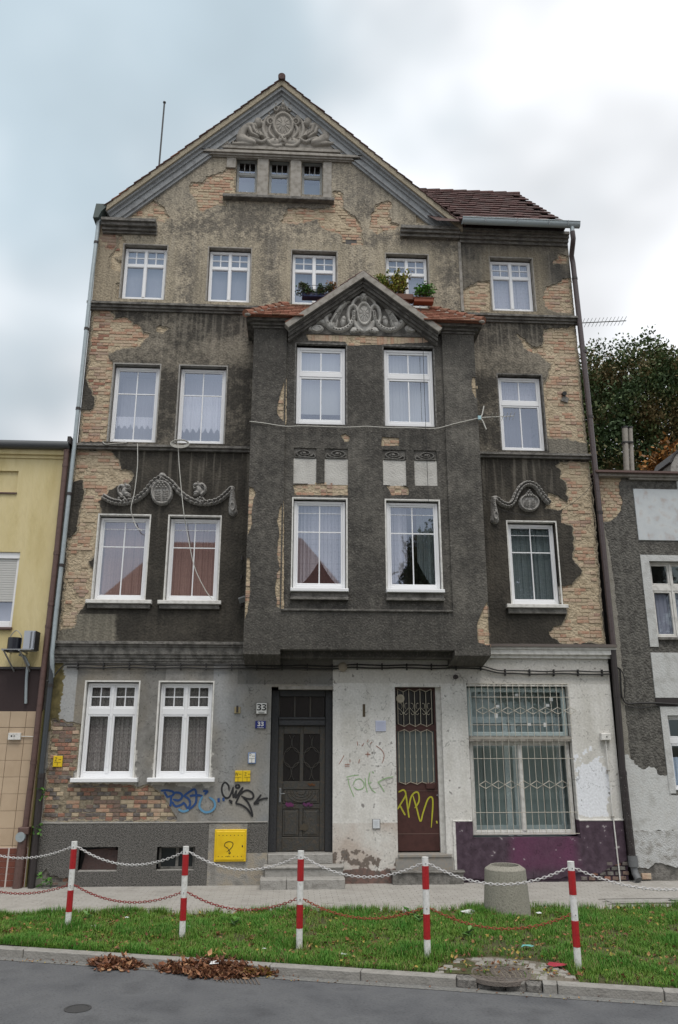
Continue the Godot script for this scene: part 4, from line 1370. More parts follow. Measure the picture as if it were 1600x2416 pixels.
	var pale_blue := grained([lin(.26, .36, .38), lin(.40, .47, .47), lin(.32, .42, .43)], 0.02, 144, 0.6, 0.6)
	b = Build.new()
	for r in [[2.66, 2.62, 2.75, 3.55], [4.57, 2.62, 4.66, 3.55], [2.75, 2.62, 4.57, 2.70], [2.75, 3.47, 4.57, 3.55]]:
		b.cbox(Vector3(r[0], r[1], z - 0.06), Vector3(r[2], r[3], z + 0.01), 0.01)
	part("upper_frame", b, pale_blue, w)
	b = Build.new()
	b.box(Vector3(2.64, 2.52, z - 0.08), Vector3(4.67, 2.62, -0.02))
	part("transom", b, mats.stone, w)
	b = Build.new()
	b.quad(Vector3(2.75, 2.70, z - 0.03), Vector3(4.57, 2.70, z - 0.03), Vector3(4.57, 3.47, z - 0.03), Vector3(2.75, 3.47, z - 0.03))
	part("pane", b, mats.glass_plain, w)
	# inside: a second glazed screen, greenish
	var inner := grained([lin(.22, .29, .28), lin(.28, .34, .33)], 0.01, 145, 1.4, 0.5)
	b = Build.new()
	b.quad(Vector3(2.62, 0.5, -0.50), Vector3(4.70, 0.5, -0.50), Vector3(4.70, 3.6, -0.50), Vector3(2.62, 3.6, -0.50))
	part("inner_screen", b, inner, w)
	b = Build.new()
	for x in [3.43, 3.60, 4.50]:
		b.box(Vector3(x, 0.75, -0.49), Vector3(x + 0.10, 2.95, -0.44))
	b.box(Vector3(2.62, 0.84, -0.49), Vector3(4.70, 0.95, -0.43)); b.box(Vector3(2.62, 2.88, -0.49), Vector3(4.70, 3.0, -0.43))
	part("inner_frame", b, pale_blue, w)
	for k in 9:
		b = Build.new()
		var x := 2.80 + 0.20 * k
		b.quad(Vector3(x, 0.95, -0.46 + 0.02 * (k % 2)), Vector3(x + 0.19, 0.95, -0.46 + 0.02 * (k % 2)), Vector3(x + 0.19, 2.85, -0.46 + 0.02 * (k % 2)), Vector3(x, 2.85, -0.46 + 0.02 * (k % 2)))
		if k != 3 and k != 4 and k < 8:
			part("blind_slat", b, plain(.14, .19, .185, 0.6) if k == 0 else w.get_node("blind_slat").material_override, w)
	for k in 7:
		b = Build.new()
		var c := [Vector2(3.28, 3.20), Vector2(3.24, 3.0), Vector2(4.30, 3.22), Vector2(4.38, 3.33), Vector2(3.90, 2.85), Vector2(4.22, 2.83), Vector2(3.68, 3.42)][k] as Vector2
		b.box(V(c, z - 0.022) - Vector3(0.035, 0.03, 0), V(c, z - 0.02) + Vector3(0.03, 0.02 + 0.03 * (k % 2), 0))
		part("paper_scrap", b, plain(.66, .68, .68, 0.8), w)
	# grilles: thin welded bars, the upper one a cage that stands off the wall
	var iron := plain(.47, .44, .38, 0.7)
	var gz := 0.10
	for k in 17:
		var x := 2.66 + 0.1250 * k
		b = Build.new()
		b.tube([Vector3(x, 2.60, gz), Vector3(x, 3.62, gz), Vector3(x, 3.62, 0.0)], 0.007, 5)
		part("grille_bar", b, iron, w)
		if k > 0 and k < 16:
			b = Build.new()
			b.tube([Vector3(x, 0.84, 0.02), Vector3(x, 2.56, 0.02)], 0.0065, 5)
			part("grille_bar", b, iron, w)
	for s in [[3.62, gz, 2.64, 4.68], [3.36, gz, 2.64, 4.68], [2.83, gz, 2.64, 4.68], [2.58, gz, 2.64, 4.68], [2.20, 0.03, 2.66, 4.68], [1.22, 0.03, 2.66, 4.68], [0.84, 0.03, 2.66, 4.68], [3.62, 0.0, 2.64, 4.68]]:
		b = Build.new()
		b.tube([Vector3(s[2], s[0], s[1]), Vector3(s[3], s[0], s[1])], 0.006, 5)
		part("grille_bar", b, iron, w)
	for q in [[3.10, 0.065, gz + 0.01, 16], [1.72, 0.07, 0.035, 15]]:
		for k in range(1, q[3], 2):
			b = Build.new()
			var x: float = 2.66 + 0.125 * k
			var y: float = q[0]; var h: float = q[1]; var zz: float = q[2]
			b.tube([Vector3(x, y, zz), Vector3(x + 0.125, y + h, zz), Vector3(x + 0.25, y, zz), Vector3(x + 0.125, y - h, zz), Vector3(x, y, zz)], 0.0075, 5, -1.0, false)
			part("grille_bar", b, iron, w)
	for k in 8:
		b = Build.new()
		var x := 2.66 + 0.25 * k
		b.tube([Vector3(x, 3.62, gz), Vector3(x + 0.25, 3.62, 0.0)], 0.006, 5)
		b.tube([Vector3(x, 2.58, gz), Vector3(x + 0.25, 2.58, 0.0)], 0.006, 5)
		part("grille_bar", b, iron, w)


func plinth() -> void:
	var pebble := grained([lin(.05, .048, .045), lin(.10, .096, .09), lin(.18, .172, .16), lin(.09, .085, .08)], 0.07, 150, 0.7, 0.95, 2.2, mats.h_rough)
	pebble.detail_enabled = true
	pebble.detail_blend_mode = BaseMaterial3D.BLEND_MODE_MUL
	pebble.detail_albedo = mats.speck
	var b := Build.new()
	var open := [rect(-4.67, 0.25, -3.965, 0.665), rect(-3.26, 0.26, -2.565, 0.66)]
	var hole := rough_edge([Vector2(-5.511, 0.038), Vector2(-5.481, 0.152), Vector2(-5.417, 0.225), Vector2(-5.289, 0.237), Vector2(-5.21, 0.311), Vector2(-5.155, 0.203), Vector2(-4.993, 0.167), Vector2(-4.819, 0.159), Vector2(-4.807, 0.031)], 0.03, 0.012, 12)
	coat(b, rect(LEFT - 0.02, 0.0, -2.33, 1.065), open, [hole], 0.045, 0.19, 0.07, 0.3)
	b.box(Vector3(LEFT - 0.02, 1.05, -0.02), Vector3(-1.24, 1.064, 0.044))
	part("plinth", b, pebble, house)
	b = Build.new()
	coat(b, rect(-1.62, 0.55, -1.24, 1.065), [], [], 0.044, 0.1, 0.05, 0.3)
	part("plinth", b, pebble, house)
	b = Build.new()
	coat(b, rect(-2.34, 0.0, -1.24, 1.06), [], [], 0.041, 0.1, 0.05, 0.3)
	part("plinth_patch", b, grained([lin(.17, .16, .145), lin(.27, .26, .24), lin(.33, .29, .23), lin(.22, .21, .2)], 0.012, 152, 1.1, 0.95, 0.8, mats.h_rough), house)
	b = Build.new()
	b.cbox(Vector3(LEFT - 0.02, 1.065, -0.02), Vector3(-1.25, 1.085, 0.052), 0.006)
	part("plinth_lip", b, mats.cement, house)
	b = Build.new()
	b.cbox(Vector3(4.69, 1.06, -0.02), Vector3(RIGHT, 1.09, 0.035), 0.006); b.cbox(Vector3(2.25, 1.06, -0.02), Vector3(2.62, 1.085, 0.03), 0.006)
	part("plinth_lip", b, mats.pvc_old, house)
	var spots := []
	for j in 3:
		for i in 9:
			spots.append([Vector2(-5.3 + 0.125 * i + 0.06 * (j % 2), 0.04 + 0.0735 * j), 0.125, 0, j])
	place_bricks(spots, 0.0735, 0.02, 27)
	# cellar openings
	var rust := grained([lin(.05, .03, .028), lin(.085, .055, .05), lin(.07, .035, .03)], 0.02, 153, 0.5, 0.7)
	for k in 2:
		var n := Node3D.new()
		n.name = "cellar_window"
		house.add_child(n, true)
		n.set_meta("label", ["cellar opening shut by a rusty metal sheet", "cellar opening with grey wooden casement"][k])
		var x0: float = [-4.67, -3.26][k]
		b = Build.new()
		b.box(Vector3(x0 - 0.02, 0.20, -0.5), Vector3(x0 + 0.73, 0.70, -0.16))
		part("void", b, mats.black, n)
		b = Build.new()
		if k == 0:
			b.prism(PackedVector2Array([Vector2(x0 + 0.03, 0.255), Vector2(x0 + 0.62, 0.27), Vector2(x0 + 0.64, 0.64), Vector2(x0 + 0.10, 0.60)]), -0.13, -0.11)
			part("metal_sheet", b, rust, n)
			b = Build.new()
			b.box(Vector3(x0 + 0.50, 0.262, -0.1), Vector3(x0 + 0.69, 0.60, -0.085))
			part("metal_sheet", b, rust, n)
		else:
			for r in [[0.02, 0.0, 0.06, 0.4], [0.33, 0.0, 0.38, 0.4], [0.64, 0.0, 0.68, 0.4], [0.02, 0.0, 0.68, 0.04], [0.02, 0.36, 0.68, 0.4]]:
				b.box(Vector3(x0 + r[0], 0.265 + r[1], -0.14), Vector3(x0 + r[2], 0.265 + r[3], -0.10 - 0.003 * r[0]))
			part("frame", b, mats.ledge, n)
			b = Build.new()
			b.quad(Vector3(x0, 0.26, -0.13), Vector3(x0 + 0.69, 0.26, -0.13), Vector3(x0 + 0.69, 0.66, -0.13), Vector3(x0, 0.66, -0.13))
			part("pane", b, plain(.02, .024, .028, 0.25), n)
		b = Build.new()
		b.box(Vector3(x0, 0.235, -0.16), Vector3(x0 + 0.70, 0.262, 0.03))
		part("sill", b, mats.cement, n)
	# purple dado under the shop window stands a little proud of the wall
	b = Build.new()
	b.sheet = SHEET
	var low := rough_edge([Vector2(2.32, 0.02), Vector2(2.6, 0.07), Vector2(3.1, 0.05), Vector2(3.6, 0.06), Vector2(4.2, 0.05), Vector2(4.6, 0.16), Vector2(5.0, 0.14), Vector2(5.3, 0.28), Vector2(5.55, 0.36), Vector2(5.55, 1.06), Vector2(4.69, 1.06), Vector2(4.69, 0.76), Vector2(2.62, 0.76), Vector2(2.62, 1.06), Vector2(2.25, 1.06), Vector2(2.25, 0.2)], 0.04, 0.008, 15)
	coat(b, low, [], [], 0.028, 0.1, 0.05, 0.3)
	part("dado", b, mats.wall, house)
	spots = []
	for j in 4:
		for i in 7:
			if i + j * 0.8 > 2.0 * j:
				spots.append([Vector2(4.55 + 0.25 * i * 0.6 + 0.06 * (j % 2), 0.05 + 0.085 * j), 0.125, 0, j])
	place_bricks(spots, 0.0735, 0.045, 20)


func oriel() -> void:
	var trim := grained([lin(.045, .042, .038), lin(.085, .08, .073), lin(.15, .143, .13), lin(.07, .066, .06)], 0.02, 160, 1.1, 0.9, 0.8, mats.h_rough)
	mats.bay_trim = trim
	var area := Rect2(-1.85, 3.9, 4.9, 8.4)
	var bare := [
		[Vector2(-1.093, 9.834), Vector2(-1.075, 9.834), Vector2(-1.055, 8.82), Vector2(-1.092, 8.839), Vector2(-1.241, 9.031), Vector2(-1.243, 9.13), Vector2(-1.194, 9.409), Vector2(-1.144, 9.611)],
		[Vector2(-1.782, 7.431), Vector2(-1.697, 7.414), Vector2(-1.623, 7.304), Vector2(-1.671, 7.156), Vector2(-1.696, 6.826), Vector2(-1.673, 6.646), Vector2(-1.769, 6.411)],
		[Vector2(-1.781, 5.967), Vector2(-1.703, 5.968), Vector2(-1.68, 5.584), Vector2(-1.673, 5.239), Vector2(-1.719, 4.898), Vector2(-1.778, 4.662)],
		[Vector2(-1.126, 7.055), Vector2(-1.072, 7.122), Vector2(-1.073, 6.837), Vector2(-1.058, 6.118), Vector2(-1.035, 4.973), Vector2(-1.082, 4.972), Vector2(-1.167, 5.005), Vector2(-1.154, 5.142), Vector2(-1.191, 5.313), Vector2(-1.165, 5.66), Vector2(-1.116, 5.765), Vector2(-1.174, 6.046), Vector2(-1.162, 6.295), Vector2(-1.132, 6.474), Vector2(-1.189, 6.726), Vector2(-1.151, 6.909)],
		[Vector2(2.987, 5.185), Vector2(2.978, 4.771), Vector2(2.977, 4.246), Vector2(2.883, 4.296), Vector2(2.733, 4.362), Vector2(2.717, 4.531), Vector2(2.733, 4.701), Vector2(2.812, 4.907), Vector2(2.908, 5.081)],
		[Vector2(2.886, 9.97), Vector2(2.977, 9.973), Vector2(2.99, 9.483), Vector2(2.938, 9.502), Vector2(2.872, 9.683)]]
	var mid := [
		[Vector2(-0.682, 10.948), Vector2(0.264, 10.95), Vector2(2.052, 10.975), Vector2(1.996, 10.803), Vector2(0.945, 10.715), Vector2(0.907, 10.713), Vector2(0.225, 10.662), Vector2(0.187, 10.758), Vector2(-0.605, 10.761)],
		[Vector2(0.08, 8.595), Vector2(0.182, 8.637), Vector2(0.284, 8.561), Vector2(0.255, 8.463), Vector2(0.164, 8.449)],
		[Vector2(0.942, 8.585), Vector2(1.297, 8.566), Vector2(1.293, 8.39), Vector2(0.921, 8.381)],
		[Vector2(-0.888, 7.497), Vector2(-0.391, 7.544), Vector2(0.233, 7.537), Vector2(0.233, 7.294), Vector2(-0.867, 7.281), Vector2(-0.851, 7.355)],
		[Vector2(1.004, 7.523), Vector2(1.293, 7.547), Vector2(1.472, 7.494), Vector2(1.468, 7.332), Vector2(1.126, 7.311), Vector2(1.074, 7.411)]]
	var holes := torn(bare, 0.008)
	var mids := torn(mid, 0.006)
	var o := Node3D.new()
	o.name = "oriel"
	house.add_child(o)
	o.set_meta("label", "sooty two storey oriel under a small tiled pediment")
	var b := Build.new()
	b.sheet = area
	var lp := rect(-1.77, 4.10, -1.07, 11.06); var rp := rect(2.27, 4.10, 2.97, 11.06)
	coat(b, lp, [], holes, BAY, 0.1, 0.032)
	coat(b, rp, [], holes, BAY, 0.1, 0.03)
	coat(b, rect(-1.07, 4.20, 2.27, 4.93), [], [], BAY - 0.0015, 0.1, 0.03)
	var win := []
	for k in 2:
		win.append(rect([-0.87, 0.998][k], 8.83, [0.205, 2.088][k], 10.69))
		win.append(rect([-0.875, 0.993][k], 5.30, [0.20, 2.083][k], 7.22))
	var panels := []
	for x in [[-0.88, -0.415], [-0.247, 0.232], [0.95, 1.428], [1.60, 2.072]]:
		panels.append(rect(x[0], 7.53, x[1], 8.30))
	coat(b, rect(-1.07, 4.93, 2.27, 10.95), win, mids + panels, BAY - 0.05, 0.10, 0.03)
	for s in [[-1.77, -1.76, -1.10, -1.07], [2.96, 2.97, 2.27, 2.30]]:
		b.box(Vector3(s[0], 4.10, -0.02), Vector3(s[1], 11.06, BAY - 0.002))
		b.box(Vector3(s[2], 4.93, BAY - 0.2), Vector3(s[3], 11.06, BAY - 0.003))
	for s in [[-1.77, -1.07], [2.27, 2.97]]:   # the consoles under the piers slope back to the wall
		var p := PackedVector2Array([Vector2(0, 3.95), Vector2(BAY - 0.004, 4.098), Vector2(BAY - 0.004, 4.3), Vector2(0, 4.3)])
		for k in 4:
			var u: Vector2 = p[k]; var v: Vector2 = p[(k + 1) % 4]
			b.quad(Vector3(s[0], u.y, u.x), Vector3(s[1], u.y, u.x), Vector3(s[1], v.y, v.x), Vector3(s[0], v.y, v.x))
		for x in [s[0] + 0.001, s[1] - 0.001]:
			b.quad(Vector3(x, p[0].y, p[0].x), Vector3(x, p[1].y, p[1].x), Vector3(x, p[2].y, p[2].x), Vector3(x, p[3].y, p[3].x))
	b.box(Vector3(-1.07, 4.08, -0.02), Vector3(2.27, 4.20, BAY - 0.25))
	b.box(Vector3(-1.07, 4.195, -0.02), Vector3(2.27, 4.40, BAY - 0.004))
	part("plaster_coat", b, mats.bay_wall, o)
	for h in holes + mids:
		b = Build.new()
		var zz := (BAY if holes.has(h) else BAY - 0.05) - 0.024
		for g in Geometry2D.offset_polygon(h, 0.015):
			for q in Geometry2D.intersect_polygons(g, rect(-1.765, 4.11, 2.965, 11.0)):
				var pieces: Array[PackedVector2Array] = [q]
				for w in win + panels:
					var left: Array[PackedVector2Array] = []
					for r in pieces:
						for t in Geometry2D.clip_polygons(r, w):
							if not Geometry2D.is_polygon_clockwise(t):
								left.append(t)
					pieces = left
				for r in pieces:
					b.prism(r, zz - 0.04, zz)
		part("mortar_bed", b, mats.mortar, o)
	# the soldier course over the upper windows and the few other bricks
	b = Build.new()
	b.cbox(Vector3(-0.034, -0.11, -0.05), Vector3(0.034, 0.11, 0.0), 0.004)
	var soldier := b.mesh()
	var band: PackedVector2Array = mids[0]
	for i in 37:
		var c := Vector2(-0.66 + 0.0745 * i, 10.80)
		if Geometry2D.is_point_in_polygon(c, band) and (i < 12 or i > 20):
			part("brick", soldier, mats.bricks[rng.randi() % 4], o).position = Vector3(c.x, 10.80 + rng.randf_range(-0.004, 0.004), BAY - 0.063 - rng.randf_range(0, 0.006))
	var spots := []
	for k in [0, 1, 2, 3, 4, 5]:
		var h: PackedVector2Array = holes[k]
		var r := bounds(h)
		for j in int(r.size.y / 0.0735):
			for i in 4:
				var c := Vector2(r.position.x - 0.05 + 0.125 * i, r.position.y + 0.0735 * (j + 0.5))
				if Geometry2D.is_point_in_polygon(c, h) and rng.randf() < 0.5:
					spots.append([c, 0.125, 0, j])
	place_bricks(spots, 0.0735, BAY + 0.006, 60, o)
	spots = []
	for k in [0, 1, 2, 3, 4]:
		var h: PackedVector2Array = mids[k]
		var r := bounds(h)
		for j in int(r.size.y / 0.0735) + 1:
			for i in 24:
				var c := Vector2(r.position.x + 0.125 * i, r.position.y + 0.0735 * (j + 0.5))
				var kept: bool = k > 0 or c.x > 0.22 and c.x < 0.86
				if kept and Geometry2D.is_point_in_polygon(c, h) and rng.randf() < 0.6:
					spots.append([c, 0.125, 0, j])
	place_bricks(spots, 0.0735, BAY - 0.044, 60, o)
	# panels between the storeys
	var white := grained([lin(.40, .39, .365), lin(.47, .46, .435), lin(.52, .51, .48), lin(.54, .53, .505)], 0.012, 161, 1.4, 0.9, 0.6, mats.h_rough)
	for p in panels:
		var r := bounds(p)
		b = Build.new()
		b.box(Vector3(r.position.x - 0.01, r.position.y - 0.01, BAY - 0.10), Vector3(r.end.x + 0.01, 8.07, BAY - 0.068))
		part("white_panel", b, white, o)
		b = Build.new()
		b.box(Vector3(r.position.x - 0.01, 8.07, BAY - 0.10), Vector3(r.end.x + 0.01, r.end.y + 0.01, BAY - 0.076))
		part("scroll_panel", b, trim, o)
	b = Build.new()
	b.cbox(Vector3(-1.07, 4.925, BAY - 0.06), Vector3(2.27, 4.965, BAY + 0.035), 0.01)
	part("lower_ledge", b, trim, o)
	# eaves cornice left and right of the pediment
	for s in [[-1.77, -0.90], [2.02, 2.97]]:
		b = Build.new()
		for e in [[10.99, 11.04, 0.03], [11.04, 11.10, 0.08], [11.10, 11.17, 0.16]]:
			var x0: float = s[0] - (e[2] if s[0] < -1.0 else 0.0); var x1: float = s[1] + (e[2] if s[1] > 2.5 else 0.0)
			b.box(Vector3(x0, e[0], -0.02), Vector3(x1, e[1], BAY + e[2]))
		part("eaves_cornice", b, trim, o)
	b = Build.new()
	b.prism(PackedVector2Array([Vector2(-0.99, 10.92), Vector2(2.11, 10.92), Vector2(2.11, 11.02), Vector2(0.56, 12.20), Vector2(-0.99, 11.02)]), -0.02, BAY - 0.049)
	part("tympanum", b, mats.bay_trim, o)
	b = Build.new()
	for side in [-1.0, 1.0]:
		var q := Vector2(0.56, 12.27)
		var p := Vector2(0.56 + side * 1.60, 11.00)
		var d := (q - p).normalized()
		for s in [[0.075, 0.09, 0.22], [0.09, 0.14, 0.15], [0.14, 0.20, 0.11], [0.20, 0.25, 0.05]]:
			var u := Vector2(0, -1)
			b.prism(PackedVector2Array([p + u * s[0] * 1.25, q + u * s[0] * 1.25, q + u * s[1] * 1.25, p + u * s[1] * 1.25]), 0.1, BAY + s[2])
	part("raking_cornice", b, trim, o)
	b = Build.new()
	for side in [-1.0, 1.0]:
		b.prism(PackedVector2Array([Vector2(0.56, 12.175), Vector2(0.56, 12.335), Vector2(0.56 + side * 1.68, 10.995), Vector2(0.56 + side * 1.60, 10.905)]), 0.80, BAY + 0.232)
	part("mortar_fillet", b, mats.stone, o)


func roofs() -> void:
	var tm: Array = mats.tile_old
	# main roof: two slopes running back from the street gable
	var b := Build.new()
	for side in 2:
		var foot := Vector2(-5.38, 14.16) if side == 0 else Vector2(3.02, 14.02)
		var top := Vector2(-1.335, 18.04)
		b.prism(PackedVector2Array([foot, top, top + Vector2(0, 0.10), foot + Vector2(0, 0.10)]), -9.4, 0.16)
	part("roof_slope", b, tm[1], house)
	b = Build.new()
	for side in 2:
		var foot := Vector2(-5.26, 14.18) if side == 0 else Vector2(2.98, 14.00)
		var top := Vector2(-1.335, 17.98)
		b.prism(PackedVector2Array([foot, top, top + Vector2(0, 0.17), foot + Vector2(0, 0.17)]), 0.0, 0.25)
	part("verge_mortar", b, mats.fillet, house)
	for side in 2:
		var foot := Vector3(-5.30, 14.31, 0) if side == 0 else Vector3(3.03, 14.13, 0)
		var top := Vector3(-1.335, 18.165, 0)
		var d := (top - foot)
		var n := 25
		var ax := d.normalized()
		var up := Vector3(-ax.y, ax.x, 0) * (1.0 if side == 0 else -1.0)
		for i in n:
			b = Build.new()
			b.cbox(Vector3(-0.128, -0.010, -0.13), Vector3(0.128, 0.010, 0.15), 0.004)
			var bs := Basis(ax if side == 0 else -ax, up, Vector3.BACK).rotated(Vector3.BACK, (-0.10 if side == 0 else 0.10) + rng.randf_range(-0.02, 0.02))
			var o := part("roof_tile", b, tm[rng.randi() % 3] if not (side == 0 and i in [1, 2, 9]) else mats.tile_red[rng.randi() % 3], house)
			o.transform = Transform3D(bs, foot + d * ((i + 0.5) / n) + Vector3(0, rng.randf_range(-0.006, 0.006), 0.13 + rng.randf_range(-0.012, 0.012)))
	for k in 5:
		b = Build.new()
		var z := 0.32 - 0.36 * k
		b.tube([Vector3(-1.335, 18.185, z - 0.40), Vector3(-1.335, 18.185, z)], 0.075, 12, 0.09)
		part("ridge_tile", b, tm[k % 3], house)
	# right wing roof, facing the street, hipped at its right end
	var ea := Vector3(2.95, 14.15, 0.40)
	var up := Vector3(0, 2.45, -2.08)
	b = Build.new()
	b.quad(ea - Vector3(0.6, 0.02, 0), Vector3(5.42, 14.13, 0.40), Vector3(5.02, 16.58, -1.68), Vector3(1.2, 16.58, -1.68))
	b.quad(Vector3(5.42, 14.13, 0.40), Vector3(5.60, 14.13, -9), Vector3(5.02, 16.58, -9), Vector3(5.02, 16.58, -1.68))
	b.quad(Vector3(1.2, 16.58, -1.68), Vector3(5.02, 16.58, -1.68), Vector3(5.02, 16.58, -9), Vector3(1.2, 16.58, -9))
	part("roof_slope", b, tm[0], house)
	var ul := up.length()
	var rows := 13
	var tw := 0.21
	for j in rows:
		var v := (j + 0.5) / rows
		var right := lerpf(5.42, 5.03, v)
		var left := 2.95 - 1.35 * v + 0.55 * v
		var n := int((right - left) / tw)
		for i in n + 1:
			var x1 := right - tw * i - (tw * 0.5 if j % 2 == 1 and i > 0 else 0.0)
			var wide := tw if not (j % 2 == 1 and i == 0) else tw * 0.5
			if x1 - wide / 2 < left:
				continue
			b = Build.new()
			b.cbox(Vector3(-wide / 2 + 0.0012, -ul / rows * 0.62, -0.032), Vector3(wide / 2 - 0.0012, ul / rows * 0.5, 0.0), 0.003)
			var bs := Basis(Vector3.RIGHT, up.normalized(), Vector3.RIGHT.cross(up.normalized())).rotated(Vector3.RIGHT, -0.13 + rng.randf_range(-0.02, 0.02))
			part("roof_tile", b, tm[rng.randi() % 3], house).transform = Transform3D(bs, Vector3(x1 - wide / 2, 14.15, 0.40) + up * v + Vector3(0, 0.03 + rng.randf_range(-0.008, 0.008), 0.025))
	for k in 8:
		b = Build.new()
		b.tube([Vector3(2.12 + 0.36 * k, 16.60, -1.68), Vector3(2.12 + 0.36 * k + 0.40, 16.612, -1.68)], 0.07, 10, 0.085)
		part("ridge_tile", b, tm[k % 3], house)
	# oriel roof
	var tr: Array = mats.tile_red
	b = Build.new()
	var e0 := Vector3(-1.94, 11.165, 0.99); var e1 := Vector3(3.13, 11.165, 0.99); var t0 := Vector3(-1.10, 12.02, 0.0); var t1 := Vector3(2.22, 12.02, 0.0)
	var v0 := Vector3(-0.90, 11.165, 0.99); var v1 := Vector3(2.02, 11.165, 0.99); var u0 := Vector3(0.17, 12.02, 0.0); var u1 := Vector3(0.95, 12.02, 0.0)
	b.quad(e0, v0, u0, t0); b.quad(v1, e1, t1, u1)
	b.face(Vector3(-1.94, 11.165, 0.0), e0, t0)
	b.face(e1, Vector3(3.13, 11.165, 0.0), t1)
	b.quad(Vector3(-1.94, 11.165, 0.0), Vector3(-0.90, 11.165, 0.0), v0, e0); b.quad(Vector3(2.02, 11.165, 0.0), Vector3(3.13, 11.165, 0.0), e1, v1)
	part("oriel_roof", b, tr[0], house)
	var us := Vector3(0, 0.855, -0.99)
	var un := us.normalized()
	for j in 7:
		var v := (j + 0.5) / 7.0
		var l := lerpf(-1.94, -1.10, v); var r := lerpf(3.13, 2.22, v)
		var n := int((r - l) / 0.17)
		for i in n:
			var x := l + (r - l) * (i + 0.5 + (0.25 if j % 2 else -0.25) * 0.6) / n
			var y := 11.165 + 0.855 * v
			if y < 12.24 - 0.80 * absf(x - 0.56):
				continue
			b = Build.new()
			b.cbox(Vector3(-0.082, -0.12, -0.028), Vector3(0.082, 0.09, 0.0), 0.003)
			part("roof_tile", b, tr[rng.randi() % 3], house).transform = Transform3D(Basis(Vector3.RIGHT, un, Vector3.RIGHT.cross(un)).rotated(Vector3.RIGHT, -0.12 + rng.randf_range(-0.03, 0.03)), Vector3(x, y + 0.024, 0.99 - 0.99 * v + 0.02))
	for side in 2:
		var p: Vector3 = e0 if side == 0 else e1
		var q: Vector3 = t0 if side == 0 else t1
		for k in 6:
			b = Build.new()
			var a := p.lerp(q, k / 6.0 - 0.01); var c := p.lerp(q, (k + 1.12) / 6.0)
			b.tube([a + Vector3.UP * 0.035, c + Vector3.UP * 0.02], 0.085, 10, 0.06)
			part("hip_tile", b, tr[(k + 1) % 3], house)
			b = Build.new()
			b.ball(a + Vector3(0.05 if side == 0 else -0.05, -0.02, 0.045), Vector3(0.07, 0.03, 0.05), 7, 5)
			part("mortar_fillet", b, mats.stone, house)
	for side in [-1.0, 1.0]:
		for k in 10:
			b = Build.new()
			var u := (k + 0.5) / 10.0
			b.cbox(Vector3(-0.105, -0.010, -0.45), Vector3(0.105, 0.010, 0.43), 0.003)
			var ang: float = -side * atan(0.80)
			part("roof_tile", b, tr[rng.randi() % 2] if k > 6 else tm[2], house).transform = Transform3D(Basis(Vector3.BACK, ang + side * 0.09), Vector3(0.56 + side * 1.66 * u, 12.345 - 1.32 * u, BAY - 0.2 + rng.randf_range(-0.01, 0.01)))


func pipe(called: String, pts: Array, r: float, m: Material, joints: Array, parent: Node3D) -> Node3D:
	var b := Build.new()
	b.tube(pts, r, 14)
	var o := part(called, b, m, parent)
	for j in joints:
		b = Build.new()
		b.tube([j - Vector3(0, 0.03, 0), j + Vector3(0, 0.03, 0)], r + 0.008, 14)
		b.box(j + Vector3(-0.01, -0.015, -0.14), j + Vector3(0.01, 0.015, 0))
		part("pipe_clamp", b, mats.dark_pipe if m != mats.brown_pipe else m, o)
	return o


